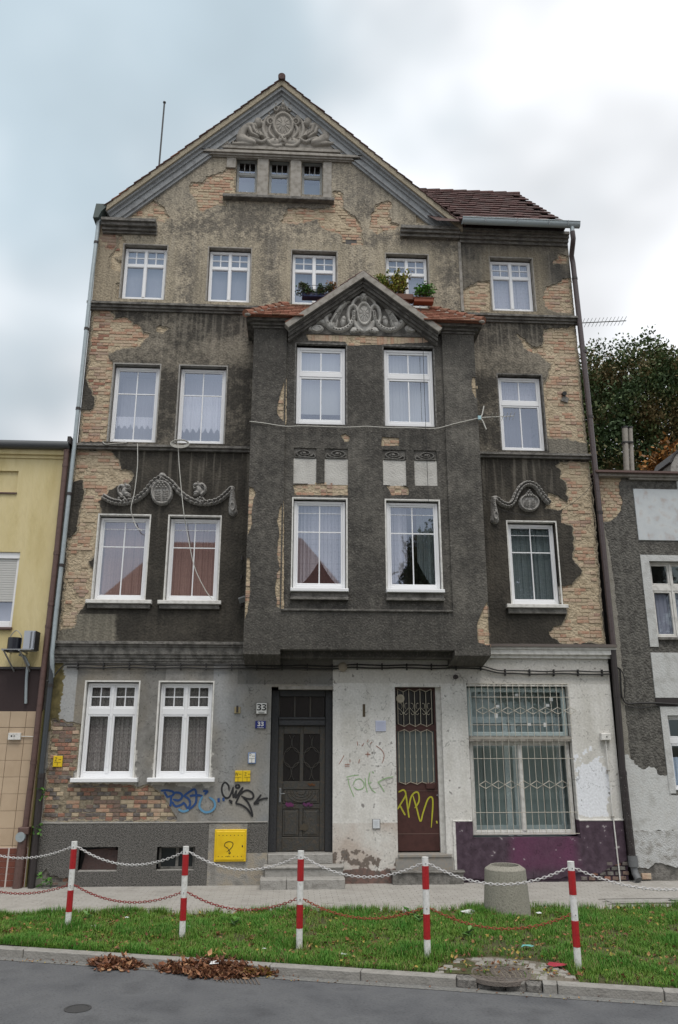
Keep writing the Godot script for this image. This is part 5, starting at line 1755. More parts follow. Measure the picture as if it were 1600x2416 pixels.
func pipes() -> void:
	pipe("rain_pipe", [Vector3(-5.44, 14.0, 0.12), Vector3(-5.465, 12.4, 0.12), Vector3(-5.47, 8.6, 0.12), Vector3(-5.48, 6.2, 0.12), Vector3(-5.49, 4.9, 0.12), Vector3(-5.485, 4.5, 0.13), Vector3(-5.47, 4.15, 0.19), Vector3(-5.45, 3.9, 0.16), Vector3(-5.445, 3.7, 0.12)], 0.044, mats.zinc, [Vector3(-5.45, 13.4, 0.12), Vector3(-5.467, 11.2, 0.12), Vector3(-5.47, 9.3, 0.12), Vector3(-5.475, 7.4, 0.12), Vector3(-5.48, 5.9, 0.12)], house)
	var dark := plain(.045, .052, .06, 0.4)
	pipe("rain_pipe", [Vector3(-5.455, 3.95, 0.155), Vector3(-5.46, 3.6, 0.12), Vector3(-5.46, 1.9, 0.12)], 0.05, dark, [Vector3(-5.46, 3.55, 0.12)], house)
	pipe("rain_pipe", [Vector3(-5.455, 1.95, 0.12), Vector3(-5.43, 0.0, 0.12)], 0.062, mats.dark_pipe, [Vector3(-5.455, 1.9, 0.12)], house)
	var b := Build.new()   # zinc hopper at the end of the side gutter
	b.prism(PackedVector2Array([Vector2(-5.54, 13.965), Vector2(-5.498, 14.34), Vector2(-5.283, 14.34), Vector2(-5.282, 14.248), Vector2(-5.367, 14.14), Vector2(-5.42, 13.978)]), -1.2, 0.26)
	part("gutter_end", b, plain(.075, .10, .095, 0.6), house)
	b = Build.new()   # gutter of the right wing
	var n := 14
	var prof := []
	for k in n + 1:
		var a := PI + PI * k / n
		prof.append(Vector2(0.46 + 0.085 * cos(a), 14.14 + 0.12 * sin(a)))
	for k in n:
		var p: Vector2 = prof[k]; var q: Vector2 = prof[k + 1]
		b.quad(Vector3(2.92, p.y, p.x), Vector3(2.92, q.y, q.x), Vector3(5.69, q.y, q.x), Vector3(5.69, p.y, p.x))
	for x in [2.93, 5.685]:
		for k in range(1, n):
			b.face(Vector3(x, prof[0].y, prof[0].x), Vector3(x, prof[k].y, prof[k].x), Vector3(x, prof[k + 1].y, prof[k + 1].x))
	b.tube([Vector3(2.92, 14.145, 0.548), Vector3(5.69, 14.145, 0.548)], 0.012, 8)
	part("gutter", b, mats.zinc, house)
	for x in [3.45, 4.2, 4.95, 5.4]:
		b = Build.new()
		b.tube([Vector3(x, 14.03, 0.535), Vector3(x, 14.15, 0.565)], 0.008, 6)
		part("gutter_bracket", b, mats.steel, house)
	b = Build.new()
	b.tube([Vector3(5.51, 14.08, 0.46), Vector3(5.51, 13.90, 0.46)], 0.05, 12)
	part("gutter_outlet", b, mats.zinc, house)
	var brown := grained([lin(.05, .036, .036), lin(.085, .064, .065), lin(.06, .045, .046)], 0.02, 171, 0.5, 0.4)
	pipe("rain_pipe", [Vector3(5.51, 13.92, 0.46), Vector3(5.525, 13.74, 0.44), Vector3(5.53, 13.64, 0.36), Vector3(5.57, 13.5, 0.13), Vector3(5.60, 13.3, 0.10), Vector3(5.64, 10.0, 0.10), Vector3(5.66, 4.36, 0.10)], 0.058, brown, [Vector3(5.605, 12.9, 0.10), Vector3(5.648, 11.0, 0.10), Vector3(5.65, 9.4, 0.10), Vector3(5.655, 7.2, 0.10)], house)
	var spotted := grained([lin(.018, .014, .014), lin(.035, .026, .026), lin(.02, .016, .016), lin(.03, .024, .024), lin(.35, .34, .33)], 0.04, 172, 0.5, 0.5)
	pipe("rain_pipe", [Vector3(5.65, 4.30, 0.08), Vector3(5.64, 3.2, 0.08), Vector3(5.60, 1.9, 0.10)], 0.062, mats.dark_pipe, [Vector3(5.645, 3.4, 0.08)], house)
	pipe("rain_pipe", [Vector3(5.60, 1.98, 0.10), Vector3(5.62, 0.45, 0.10)], 0.072, spotted, [Vector3(5.60, 1.93, 0.10)], house)
	b = Build.new()
	b.tube([Vector3(5.63, 0.45, 0.10), Vector3(5.63, 0.26, 0.11)], 0.09, 14)
	b.tube([Vector3(5.63, 0.28, 0.11), Vector3(5.64, 0.14, 0.13), Vector3(5.65, 0.05, 0.24)], 0.065, 12)
	part("pipe_shoe", b, plain(.12, .125, .13, 0.6), house)


# Carved work: a height field over a patch of wall. Marks are given in the patch's own small units.
func relief(called: String, o: Vector2, u: Vector2, w: Vector2, area: Rect2, step: float, z: float, unit: float, marks: Array, m: Material, parent: Node3D) -> void:
	var nx := int(area.size.x / step) + 1; var ny := int(area.size.y / step) + 1
	var h := PackedFloat32Array()
	h.resize(nx * ny)
	for k in marks:
		var lo: Vector2; var hi: Vector2
		if k[0] == "e":
			var r: float = maxf(k[3], k[4]); lo = Vector2(k[1] - r, k[2] - r); hi = Vector2(k[1] + r, k[2] + r)
		elif k[0] == "o":
			lo = Vector2(k[1] - k[3] - k[5], k[2] - k[4] - k[5]); hi = Vector2(k[1] + k[3] + k[5], k[2] + k[4] + k[5])
		else:
			var r: float = maxf(k[3], k[6]); lo = Vector2(minf(k[1], k[4]) - r, minf(k[2], k[5]) - r); hi = Vector2(maxf(k[1], k[4]) + r, maxf(k[2], k[5]) + r)
		for j in range(maxi(0, int((lo.y - area.position.y) / step)), mini(ny, int((hi.y - area.position.y) / step) + 2)):
			for i in range(maxi(0, int((lo.x - area.position.x) / step)), mini(nx, int((hi.x - area.position.x) / step) + 2)):
				var p := area.position + Vector2(i, j) * step
				var d := 2.0
				var top := 0.0
				if k[0] == "e":   # dome: cx, cy, rx, ry, height, turn
					var q := p - Vector2(k[1], k[2])
					if k.size() > 6:
						q = q.rotated(-k[6])
					d = sqrt((q.x / k[3]) * (q.x / k[3]) + (q.y / k[4]) * (q.y / k[4])); top = k[5]
				elif k[0] == "o":   # ring: cx, cy, rx, ry, width, height
					var q := p - Vector2(k[1], k[2])
					var l := sqrt((q.x / k[3]) * (q.x / k[3]) + (q.y / k[4]) * (q.y / k[4]))
					d = absf(l - 1.0) * minf(k[3], k[4]) / k[5]; top = k[6]
				else:   # rod "c", groove "g": x, y, r, x, y, r, height
					var a := Vector2(k[1], k[2]); var e := Vector2(k[4], k[5]) - a
					var t := clampf((p - a).dot(e) / maxf(e.length_squared(), 1e-6), 0.0, 1.0)
					d = (p - a - e * t).length() / maxf(0.01, lerpf(k[3], k[6], t)); top = k[7]
				if d < 1.0:
					var at := j * nx + i
					if k[0] == "g":
						h[at] = maxf(0.001, h[at] - top * (1.0 - d * d))
					else:
						h[at] = maxf(h[at], top * sqrt(1.0 - d * d * 0.96))
	var b := Build.new()
	var pos := PackedVector3Array()
	pos.resize(nx * ny)
	var nor := PackedVector3Array()
	nor.resize(nx * ny)
	for j in ny:
		for i in nx:
			var p := area.position + Vector2(i, j) * step
			var f := o + u * p.x + w * p.y
			pos[j * nx + i] = Vector3(f.x, f.y, z + unit * h[j * nx + i])
	for j in ny:
		for i in nx:
			var a := pos[j * nx + mini(i + 1, nx - 1)] - pos[j * nx + maxi(i - 1, 0)]
			var c := pos[mini(j + 1, ny - 1) * nx + i] - pos[maxi(j - 1, 0) * nx + i]
			nor[j * nx + i] = c.cross(a).normalized()
	for j in ny - 1:
		for i in nx - 1:
			var q := j * nx + i
			if maxf(maxf(h[q], h[q + 1]), maxf(h[q + nx], h[q + nx + 1])) > 0.0005:
				b.face(pos[q], pos[q + nx], pos[q + nx + 1], nor[q], nor[q + nx], nor[q + nx + 1])
				b.face(pos[q], pos[q + nx + 1], pos[q + 1], nor[q], nor[q + nx + 1], nor[q + 1])
	part(called, b, m, parent)


func rod(pts: Array, r0: float, r1: float, h: float, kind := "c") -> Array:
	var out := []
	var n := pts.size() - 1
	for i in n:
		out.append([kind, pts[i].x, pts[i].y, lerpf(r0, r1, float(i) / n), pts[i + 1].x, pts[i + 1].y, lerpf(r0, r1, (i + 1.0) / n), h])
	return out


func mirrored(marks: Array, axis: float) -> Array:
	var out := []
	for k in marks:
		var q: Array = k.duplicate()
		q[1] = 2.0 * axis - q[1]
		if q[0] == "c" or q[0] == "g":
			q[4] = 2.0 * axis - q[4]
		elif q[0] == "e" and q.size() > 6:
			q[6] = -q[6]
		out.append(q)
	return out


func P(list: Array) -> Array:   # x, y, x, y ... to points
	var out := []
	for i in range(0, list.size(), 2):
		out.append(Vector2(list[i], list[i + 1]))
	return out


func garland(pts: Array, r: float, h: float) -> Array:   # a swag of laurel: a rod, its leaves as domes in two rows
	var s := smooth(pts, 8)
	var out := rod(s, r, r, h * 0.5)
	for i in range(0, s.size() - 2, 3):
		var d: Vector2 = (s[i + 1] - s[i]).normalized()
		var nrm := d.orthogonal()
		for side in [-1.0, 1.0]:
			var c: Vector2 = s[i] + nrm * side * r * 0.5
			out.append(["e", c.x, c.y, r * 0.95, r * 0.5, h * 1.1, d.angle() + side * 0.35])
		out.append(["g", s[i].x - d.x * r * 0.5, s[i].y - d.y * r * 0.5, r * 0.3, s[i].x + d.x * r * 0.4, s[i].y + d.y * r * 0.4, r * 0.3, h * 0.8])
	return out


func squirrel(c: Vector2, f: float) -> Array:   # facing +x for f = 1
	var out := [["e", c.x, c.y, 20, 30, 0.05, 0.25 * f], ["e", c.x + 18 * f, c.y - 32, 17, 13, 0.055, 0.3 * f], ["e", c.x + 4 * f, c.y - 46, 5, 9, 0.04], ["e", c.x + 14 * f, c.y + 18, 20, 14, 0.055], ["e", c.x + 20 * f, c.y + 30, 16, 7, 0.05]]
	out += rod([c + Vector2(8 * f, -12), c + Vector2(28 * f, -8), c + Vector2(32 * f, -16)], 6, 5, 0.055)
	out += rod(smooth([c + Vector2(-14 * f, 28), c + Vector2(-30 * f, 12), c + Vector2(-34 * f, -14), c + Vector2(-22 * f, -32), c + Vector2(-8 * f, -30)], 4), 9, 15, 0.045)
	out += rod(smooth([c + Vector2(-28 * f, 8), c + Vector2(-32 * f, -14), c + Vector2(-20 * f, -28)], 4), 3, 3, 0.02, "g")
	return out


func reliefs() -> void:
	# gable: crowned oval between two crouching figures
	var half := []
	half += [["o", 612, 355, 26, 26, 12, 0.055], ["e", 612, 355, 12, 12, 0.05]]
	half += rod(smooth(P([600, 305, 560, 345, 545, 420, 562, 480, 600, 550, 650, 578, 700, 572]), 5), 16, 20, 0.05)
	half += rod(smooth(P([622, 378, 600, 420, 605, 460, 640, 500]), 4), 12, 16, 0.045)
	half += [["e", 640, 540, 52, 38, 0.06], ["e", 650, 525, 12, 12, 0.075], ["o", 668, 240, 20, 20, 9, 0.06], ["e", 665, 198, 27, 24, 0.06], ["e", 665, 198, 9, 9, 0.075], ["e", 695, 172, 20, 17, 0.05], ["e", 612, 240, 18, 22, 0.045], ["e", 622, 205, 16, 14, 0.045], ["e", 600, 275, 14, 18, 0.04]]
	half += [["e", 500, 360, 44, 45, 0.085], ["e", 530, 372, 16, 22, 0.075], ["e", 520, 355, 12, 6, 0.09]]   # head
	half += rod(smooth(P([470, 395, 420, 390, 375, 420, 345, 465, 340, 500]), 5), 26, 46, 0.075)               # back
	half += rod(P([345, 505, 400, 530, 455, 548]), 48, 26, 0.08) + rod(P([450, 555, 360, 556, 275, 558]), 26, 15, 0.06) + rod(P([275, 556, 268, 535]), 15, 9, 0.05)
	half += rod(smooth(P([455, 400, 465, 445, 500, 480, 545, 500]), 4), 20, 14, 0.09) + rod(P([420, 420, 440, 470, 500, 505]), 22, 13, 0.085)
	half += rod(smooth(P([430, 510, 480, 520, 530, 540, 590, 510]), 4), 24, 14, 0.055) + rod(P([470, 430, 540, 490, 575, 520]), 30, 20, 0.035)
	half += [["g", 495, 425, 4, 520, 490, 4, 0.02], ["g", 480, 440, 4, 500, 500, 4, 0.02]]
	half += [["o", 200, 540, 22, 18, 10, 0.05], ["e", 200, 540, 10, 9, 0.06], ["e", 240, 555, 12, 12, 0.04], ["e", 255, 500, 30, 12, 0.03, -0.8], ["e", 160, 560, 14, 8, 0.03]]
	var axis := 728.0
	var marks: Array = half + mirrored(half, axis)
	marks += [["e", 728, 385, 74, 96, 0.05], ["o", 728, 385, 84, 106, 15, 0.06], ["e", 728, 236, 62, 34, 0.075], ["e", 733, 170, 30, 30, 0.06], ["e", 733, 205, 22, 26, 0.085], ["e", 728, 140, 16, 16, 0.04]]
	for k in 12:
		var a := TAU * k / 12.0
		marks.append(["g", 728 + 18 * cos(a), 385 + 22 * sin(a), 3, 728 + 58 * cos(a), 385 + 76 * sin(a), 4, 0.014])
	for k in 7:
		marks.append(["g", 690 + 13 * k, 262, 3, 708 + 7 * k, 222, 3, 0.03])
	marks += [["e", 716, 522, 40, 46, 0.075], ["g", 700, 512, 7, 706, 512, 7, 0.03], ["g", 728, 512, 7, 734, 512, 7, 0.03], ["e", 716, 525, 9, 16, 0.095], ["g", 704, 548, 5, 730, 548, 5, 0.03]]
	var mo := Vector2(-2.855, 17.687); var mu := (Vector2(0.292, 17.869) - mo) / 1180.0; var mw := (Vector2(-2.79, 16.18) - mo) / 470.0
	var b := Build.new()
	b.prism(PackedVector2Array([Vector2(-3.1, 16.144), Vector2(-1.328, 18.027), Vector2(0.685, 16.299)]), -0.02, 0.018)
	part("gable_panel", b, mats.stone, house)
	relief("gable_relief", mo - mu * 150.0 - mw * 130.0, mu, mw, Rect2(150, 120, 1180, 480), 4.5, 0.014, 1.35, marks, mats.stone, house)
	b = Build.new()
	b.box(Vector3(-3.10, 16.22, 0.0), Vector3(0.50, 16.30, 0.06))
	part("relief_base", b, mats.stone, house)
	# oriel pediment: mask over an oval, two long-billed birds, looped horns
	half = []
	half += rod(smooth(P([735, 110, 690, 120, 650, 165, 640, 200]), 5), 16, 18, 0.04)
	half += rod(smooth(P([690, 275, 680, 235, 645, 210, 605, 240, 588, 300, 590, 370, 610, 420]), 5), 22, 18, 0.05)
	half += rod(smooth(P([655, 285, 648, 360, 610, 430, 540, 482, 460, 492, 380, 455, 335, 390, 335, 330, 365, 300]), 6), 20, 34, 0.055)
	half += rod(smooth(P([340, 420, 280, 385, 210, 395, 160, 430, 150, 480]), 5), 30, 20, 0.04) + [["e", 230, 470, 76, 46, 0.03], ["o", 230, 475, 50, 30, 8, 0.04]]
	var dash := smooth(P([652, 300, 645, 365, 605, 438, 535, 488, 455, 497, 385, 462, 345, 400]), 5)
	for i in range(0, dash.size() - 1, 2):
		half.append(["g", dash[i].x, dash[i].y, 6, (dash[i].x + dash[i + 1].x) / 2, (dash[i].y + dash[i + 1].y) / 2, 6, 0.035])
	half += rod(smooth(P([540, 195, 500, 235, 460, 310, 420, 400, 400, 445]), 5), 26, 42, 0.07) + [["e", 545, 188, 30, 28, 0.075]] + rod(P([565, 182, 615, 165]), 12, 3, 0.06)
	half += rod(P([405, 400, 395, 450, 410, 460]), 30, 12, 0.06) + [["e", 530, 385, 30, 62, 0.045, 0.25]] + rod(P([465, 395, 445, 460]), 13, 9, 0.06)
	for k in 4:
		half.append(["g", 505 - 12 * k, 270 + 14 * k, 4, 435 - 12 * k, 420, 4, 0.025])
	half += [["g", 440, 300, 4, 520, 345, 4, 0.025], ["g", 552, 180, 5, 553, 180, 5, 0.03], ["g", 505, 375, 4, 555, 378, 4, 0.025]]
	half += rod(smooth(P([660, 400, 690, 460, 740, 500]), 4), 24, 20, 0.035) + [["e", 655, 490, 42, 34, 0.035], ["e", 625, 505, 20, 16, 0.04], ["o", 690, 500, 16, 14, 7, 0.045]]
	axis = 770.0
	marks = half + mirrored(half, axis)
	marks += [["e", 770, 310, 66, 110, 0.05], ["o", 770, 312, 74, 124, 13, 0.06], ["e", 770, 440, 110, 78, 0.03], ["e", 770, 132, 36, 54, 0.085], ["e", 770, 140, 9, 20, 0.11], ["g", 754, 122, 8, 760, 122, 8, 0.04], ["g", 780, 122, 8, 786, 122, 8, 0.04], ["g", 762, 166, 7, 778, 166, 7, 0.04], ["e", 770, 88, 44, 18, 0.06]]
	for k in 10:
		var a := TAU * k / 10.0
		marks.append(["g", 770 + 15 * cos(a), 310 + 25 * sin(a), 3, 770 + 50 * cos(a), 310 + 86 * sin(a), 4, 0.014])
	var no := Vector2(-0.69, 11.902); var nu := (Vector2(1.901, 11.998) - no) / 1360.0; var nw := (Vector2(-0.678, 10.911) - no) / 470.0
	relief("pediment_relief", no - nu * 100.0 - nw * 60.0, nu, nw, Rect2(100, 60, 1360, 470), 5.0, BAY - 0.052, 1.4, marks, mats.stone_pale, house)
	# scrolls over the white panels
	for x in [[-0.88, -0.415, 1.0], [-0.247, 0.232, -1.0], [0.95, 1.428, 1.0], [1.60, 2.072, -1.0]]:
		var s: float = x[2]
		marks = []
		var sp := []
		for k in 40:
			var a := k * 0.33
			sp.append(Vector2(50 - s * 4 + (42 - k * 0.95) * cos(a) * s, 24 + (20 - k * 0.45) * sin(a)))
		marks += rod(sp, 3.6, 3.0, 0.03) + [["e", 50 - s * 4, 24, 9, 6, 0.04]] + rod(smooth(P([50 + s * 38, 24, 50 + s * 44, 40, 50 + s * 30, 45, 50 - s * 42, 43]), 4), 4, 3, 0.025)
		relief("scroll_relief", Vector2(x[0], 8.295), Vector2((x[1] - x[0]) / 100.0, 0), Vector2(0, -0.0046), Rect2(1, 1, 98, 47), 1.0, BAY - 0.077, 1.3, marks, mats.stone_soot, house)
	# garlands
	var gm := grained([lin(.12, .115, .11), lin(.30, .29, .275), lin(.42, .41, .39)], 0.03, 175, 0.35, 0.9)
	var go := Vector2(-4.98, 7.921); var gu := (Vector2(-2.079, 7.981) - go) / 860.0; var gw := (Vector2(-4.895, 6.933) - go) / 280.0
	marks = garland(P([645, 455, 690, 478, 750, 488, 830, 470, 890, 425, 945, 362, 1000, 330]), 17, 0.055) + garland(P([1000, 330, 1050, 362, 1110, 430, 1180, 478, 1250, 492, 1330, 478, 1385, 440, 1425, 402]), 17, 0.055)
	marks += rod(P([1428, 400, 1424, 470, 1424, 545]), 11, 26, 0.05) + [["o", 1424, 520, 12, 24, 6, 0.065]]
	for k in 6:
		marks.append(["e", 1426 - 0.4 * k, 415 + 14 * k, 6, 6, 0.065])
	marks += [["e", 993, 425, 66, 76, 0.035], ["o", 993, 428, 58, 68, 9, 0.05], ["e", 970, 455, 19, 44, 0.065], ["e", 1016, 455, 19, 44, 0.065], ["e", 1000, 322, 22, 18, 0.06]]
	for k in 6:
		marks += [["g", 955, 425 + 11 * k, 2.5, 985, 427 + 11 * k, 2.5, 0.02], ["g", 1001, 425 + 11 * k, 2.5, 1031, 427 + 11 * k, 2.5, 0.02]]
	for r in 4:
		for k in r + 1:
			marks.append(["e", 993 - 9 * r + 18 * k, 360 + 15 * (3 - r) * 0 + 13 * r, 9, 9, 0.06])
	marks += squirrel(Vector2(768, 420), 1.0) + squirrel(Vector2(1222, 412), -1.0)
	for c in [Vector2(752, 472), Vector2(1232, 478)]:
		for k in 7:
			marks.append(["e", c.x + 20 * cos(k * 0.9), c.y + 14 * sin(k * 0.9), 9, 9, 0.07])
	relief("garland_relief", go - gu * 600.0 - gw * 300.0, gu, gw, Rect2(600, 300, 870, 290), 3.0, -0.001, 1.8, marks, gm, house)
	var fo := Vector2(3.269, 7.917); var fu := (Vector2(4.752, 7.947) - fo) / 500.0; var fw := (Vector2(3.213, 6.89) - fo) / 340.0
	marks = garland(P([600, 425, 560, 375, 515, 312, 460, 288, 412, 305, 372, 360, 345, 420, 310, 448, 262, 435, 215, 395]), 19, 0.055)
	marks += rod(P([198, 395, 206, 480, 210, 555]), 13, 30, 0.05) + [["o", 212, 530, 13, 26, 7, 0.065], ["e", 460, 430, 74, 62, 0.035], ["o", 460, 432, 66, 56, 8, 0.05], ["e", 436, 440, 20, 42, 0.065], ["e", 484, 440, 20, 42, 0.065]]
	for k in 6:
		marks += [["g", 422, 412 + 11 * k, 2.5, 450, 414 + 11 * k, 2.5, 0.02], ["g", 470, 412 + 11 * k, 2.5, 498, 414 + 11 * k, 2.5, 0.02], ["e", 199 + k, 410 + 16 * k, 7, 7, 0.065]]
	for r in 4:
		for k in r + 1:
			marks.append(["e", 460 - 9 * r + 18 * k, 345 + 13 * r, 9, 9, 0.06])
	relief("garland_relief", fo - fu * 150.0 - fw * 260.0, fu, fw, Rect2(150, 250, 500, 350), 3.5, -0.001, 1.8, marks, gm, house)


func yellow_house() -> void:
	var h := thing("yellow_house", "yellow rendered house with brown band and beige tiles at street level", "house")
	var yel := grained([lin(.50, .41, .20), lin(.58, .49, .26), lin(.62, .53, .30), lin(.54, .45, .235)], 0.012, 200, 3.1, 0.9, 0.6, mats.h_rough)
	yel.uv1_scale = Vector3(0.55, 0.14, 0.55)
	var trim := plain(.10, .06, .05, 0.6)
	var b := Build.new()
	var win := rect(-8.2, 4.66, -6.36, 6.19)
	var inset := rect(-8.2, 7.44, -6.59, 7.92)
	coat(b, rect(-14, 3.90, -5.69, 8.27), [win, inset], [], 0.0, 0.10, 0.03)
	b.box(Vector3(-14, 0.0, -9), Vector3(-5.72, 8.3, -0.16))
	part("wall", b, yel, h)
	b = Build.new()
	b.box(Vector3(-8.25, 7.40, -0.10), Vector3(-6.55, 7.96, -0.05))
	part("wall_inset", b, yel, h)
	b = Build.new()
	b.box(Vector3(-8.2, 7.415, -0.02), Vector3(-6.57, 7.445, 0.03))
	part("inset_sill", b, trim, h)
	b = Build.new()
	b.box(Vector3(-14, 8.27, -0.1), Vector3(-5.62, 8.38, 0.08)); b.box(Vector3(-14, 8.20, -0.05), Vector3(-5.69, 8.27, 0.03))
	part("eaves_moulding", b, yel, h)
	b = Build.new()
	b.tube([Vector3(-14, 8.46, 0.13), Vector3(-5.58, 8.46, 0.13)], 0.09, 12)
	part("gutter", b, plain(.07, .075, .08, 0.5), h)
	b = Build.new()
	b.box(Vector3(-14, 8.38, -9), Vector3(-5.60, 8.56, 0.04)); b.box(Vector3(-5.62, 8.5, -6), Vector3(-5.55, 8.66, 0.15))
	part("roof_edge", b, mats.dark_pipe, h)
	b = Build.new()
	b.box(Vector3(-5.69, 0.0, -0.6), Vector3(-5.42, 8.4, -0.05))
	part("party_wall", b, grained([lin(.06, .058, .05), lin(.13, .125, .11), lin(.09, .085, .06)], 0.02, 202, 0.8, 0.95, 1.0, mats.h_rough), h)
	# window with the roller shutter half down
	var w := Node3D.new()
	w.name = "window"
	h.add_child(w)
	b = Build.new()
	b.cbox(Vector3(-8.2, 6.06, -0.10), Vector3(-6.36, 6.19, -0.03), 0.008)
	b.cbox(Vector3(-6.42, 4.68, -0.12), Vector3(-6.36, 6.06, -0.055), 0.006); b.cbox(Vector3(-8.2, 4.68, -0.13), Vector3(-6.42, 4.80, -0.05), 0.006)
	part("frame", b, mats.pvc, w)
	b = Build.new()
	b.cbox(Vector3(-0.9, 0.0, -0.012), Vector3(0.9, 0.046, 0.0), 0.005)
	var slat := b.mesh()
	var grey := plain(.50, .50, .485, 0.5)
	for k in 18:
		part("shutter_slat", slat, grey, w).position = Vector3(-7.32, 6.01 - 0.0485 * k, -0.06)
	b = Build.new()
	b.quad(Vector3(-8.2, 4.8, -0.10), Vector3(-6.42, 4.8, -0.10), Vector3(-6.42, 5.2, -0.10), Vector3(-8.2, 5.2, -0.10))
	part("pane", b, mats.glass, w)
	b = Build.new()
	b.quad(Vector3(-8.2, 4.7, -0.145), Vector3(-6.36, 4.7, -0.145), Vector3(-6.36, 6.0, -0.145), Vector3(-8.2, 6.0, -0.145))
	part("curtain", b, mats.blind, w)
	b = Build.new()
	b.cbox(Vector3(-8.2, 4.62, -0.1), Vector3(-6.34, 4.665, 0.06), 0.006)
	part("sill", b, trim, w)
	# brown band and capping
	b = Build.new()
	b.box(Vector3(-14, 3.07, -0.16), Vector3(-5.60, 3.87, -0.006))
	part("brown_band", b, plain(.034, .019, .019, 0.7), h)
	b = Build.new()
	b.box(Vector3(-14, 3.86, -0.05), Vector3(-5.66, 3.905, 0.045))
	part("band_capping", b, mats.dark_pipe, h)
	b = Build.new()
	b.box(Vector3(-14, 0.0, -0.16), Vector3(-5.575, 3.07, -0.012))
	part("tile_backing", b, plain(.20, .15, .11, 0.9), h)
	var beige := []
	for k in 2:
		beige.append(grained([lin(.42 + .02 * k, .315 + .02 * k, .215 + .015 * k), lin(.50, .385, .27)], 0.01, 204 + k, 1.2, 0.45))
	b = Build.new()
	b.cbox(Vector3(-0.146, -0.1455, -0.012), Vector3(0.146, 0.1455, 0.0), 0.003)
	var tile := b.mesh()
	for j in 9:
		for i in 6:
			var x := -5.735 - 0.30 * i - (0.1 if j < 0 else 0.0)
			part("wall_tile", tile, beige[rng.randi() % 2], h).position = Vector3(x + 0.0, 2.92 - 0.297 * j + (0.004 if j == 0 else 0.0), rng.randf_range(-0.001, 0.001))
	b = Build.new()
	b.box(Vector3(-5.585, 0.0, -0.1), Vector3(-5.560, 3.1, 0.012))
	part("edge_strip", b, plain(.17, .15, .05, 0.7), h)
	b = Build.new()
	b.box(Vector3(-14, 0.0, -0.1), Vector3(-5.585, 0.66, 0.014))
	part("tiled_base", b, plain(.55, .50, .47, 0.8), h)
	var red := grained([lin(.13, .04, .025), lin(.18, .055, .035)], 0.02, 209, 0.5, 0.45)
	for i in 4:
		for j in 6:
			b = Build.new()
			b.cbox(Vector3(-5.60 - 0.345 * (i + 1) + 0.03, 0.01 + 0.108 * j, 0.014), Vector3(-5.60 - 0.345 * i, 0.112 + 0.108 * j, 0.022), 0.002)
			part("base_tile", b, red, h)
	var l := [Vector3(-5.62, 8.28, 0.10), Vector3(-5.61, 6.15, 0.10), Vector3(-5.62, 4.68, 0.10), Vector3(-5.63, 2.14, 0.10), Vector3(-5.655, 0.95, 0.10)]
	var o := pipe("rain_pipe", [l[0] + Vector3(0.0, 0.10, 0.03)] + l, 0.055, mats.brown_pipe, [l[0].lerp(l[1], 0.12), l[1], l[2], l[3], l[1].lerp(l[2], 0.7)], h)
	b = Build.new()
	b.cbox(Vector3(l[-1].x - 0.10, 0.90, 0.02), Vector3(l[-1].x + 0.09, 1.02, 0.19), 0.01)
	b.tube([Vector3(l[-1].x - 0.02, 0.92, 0.10), Vector3(l[-1].x - 0.03, 0.0, 0.10)], 0.082, 14)
	part("pipe_foot", b, mats.brown_pipe, h)
	b = Build.new()
	b.tube([Vector3(l[-1].x - 0.035, 0.86, 0.15), Vector3(l[-1].x - 0.04, 0.86, 0.215)], 0.085, 18)
	part("inspection_cap", b, mats.zinc, h)


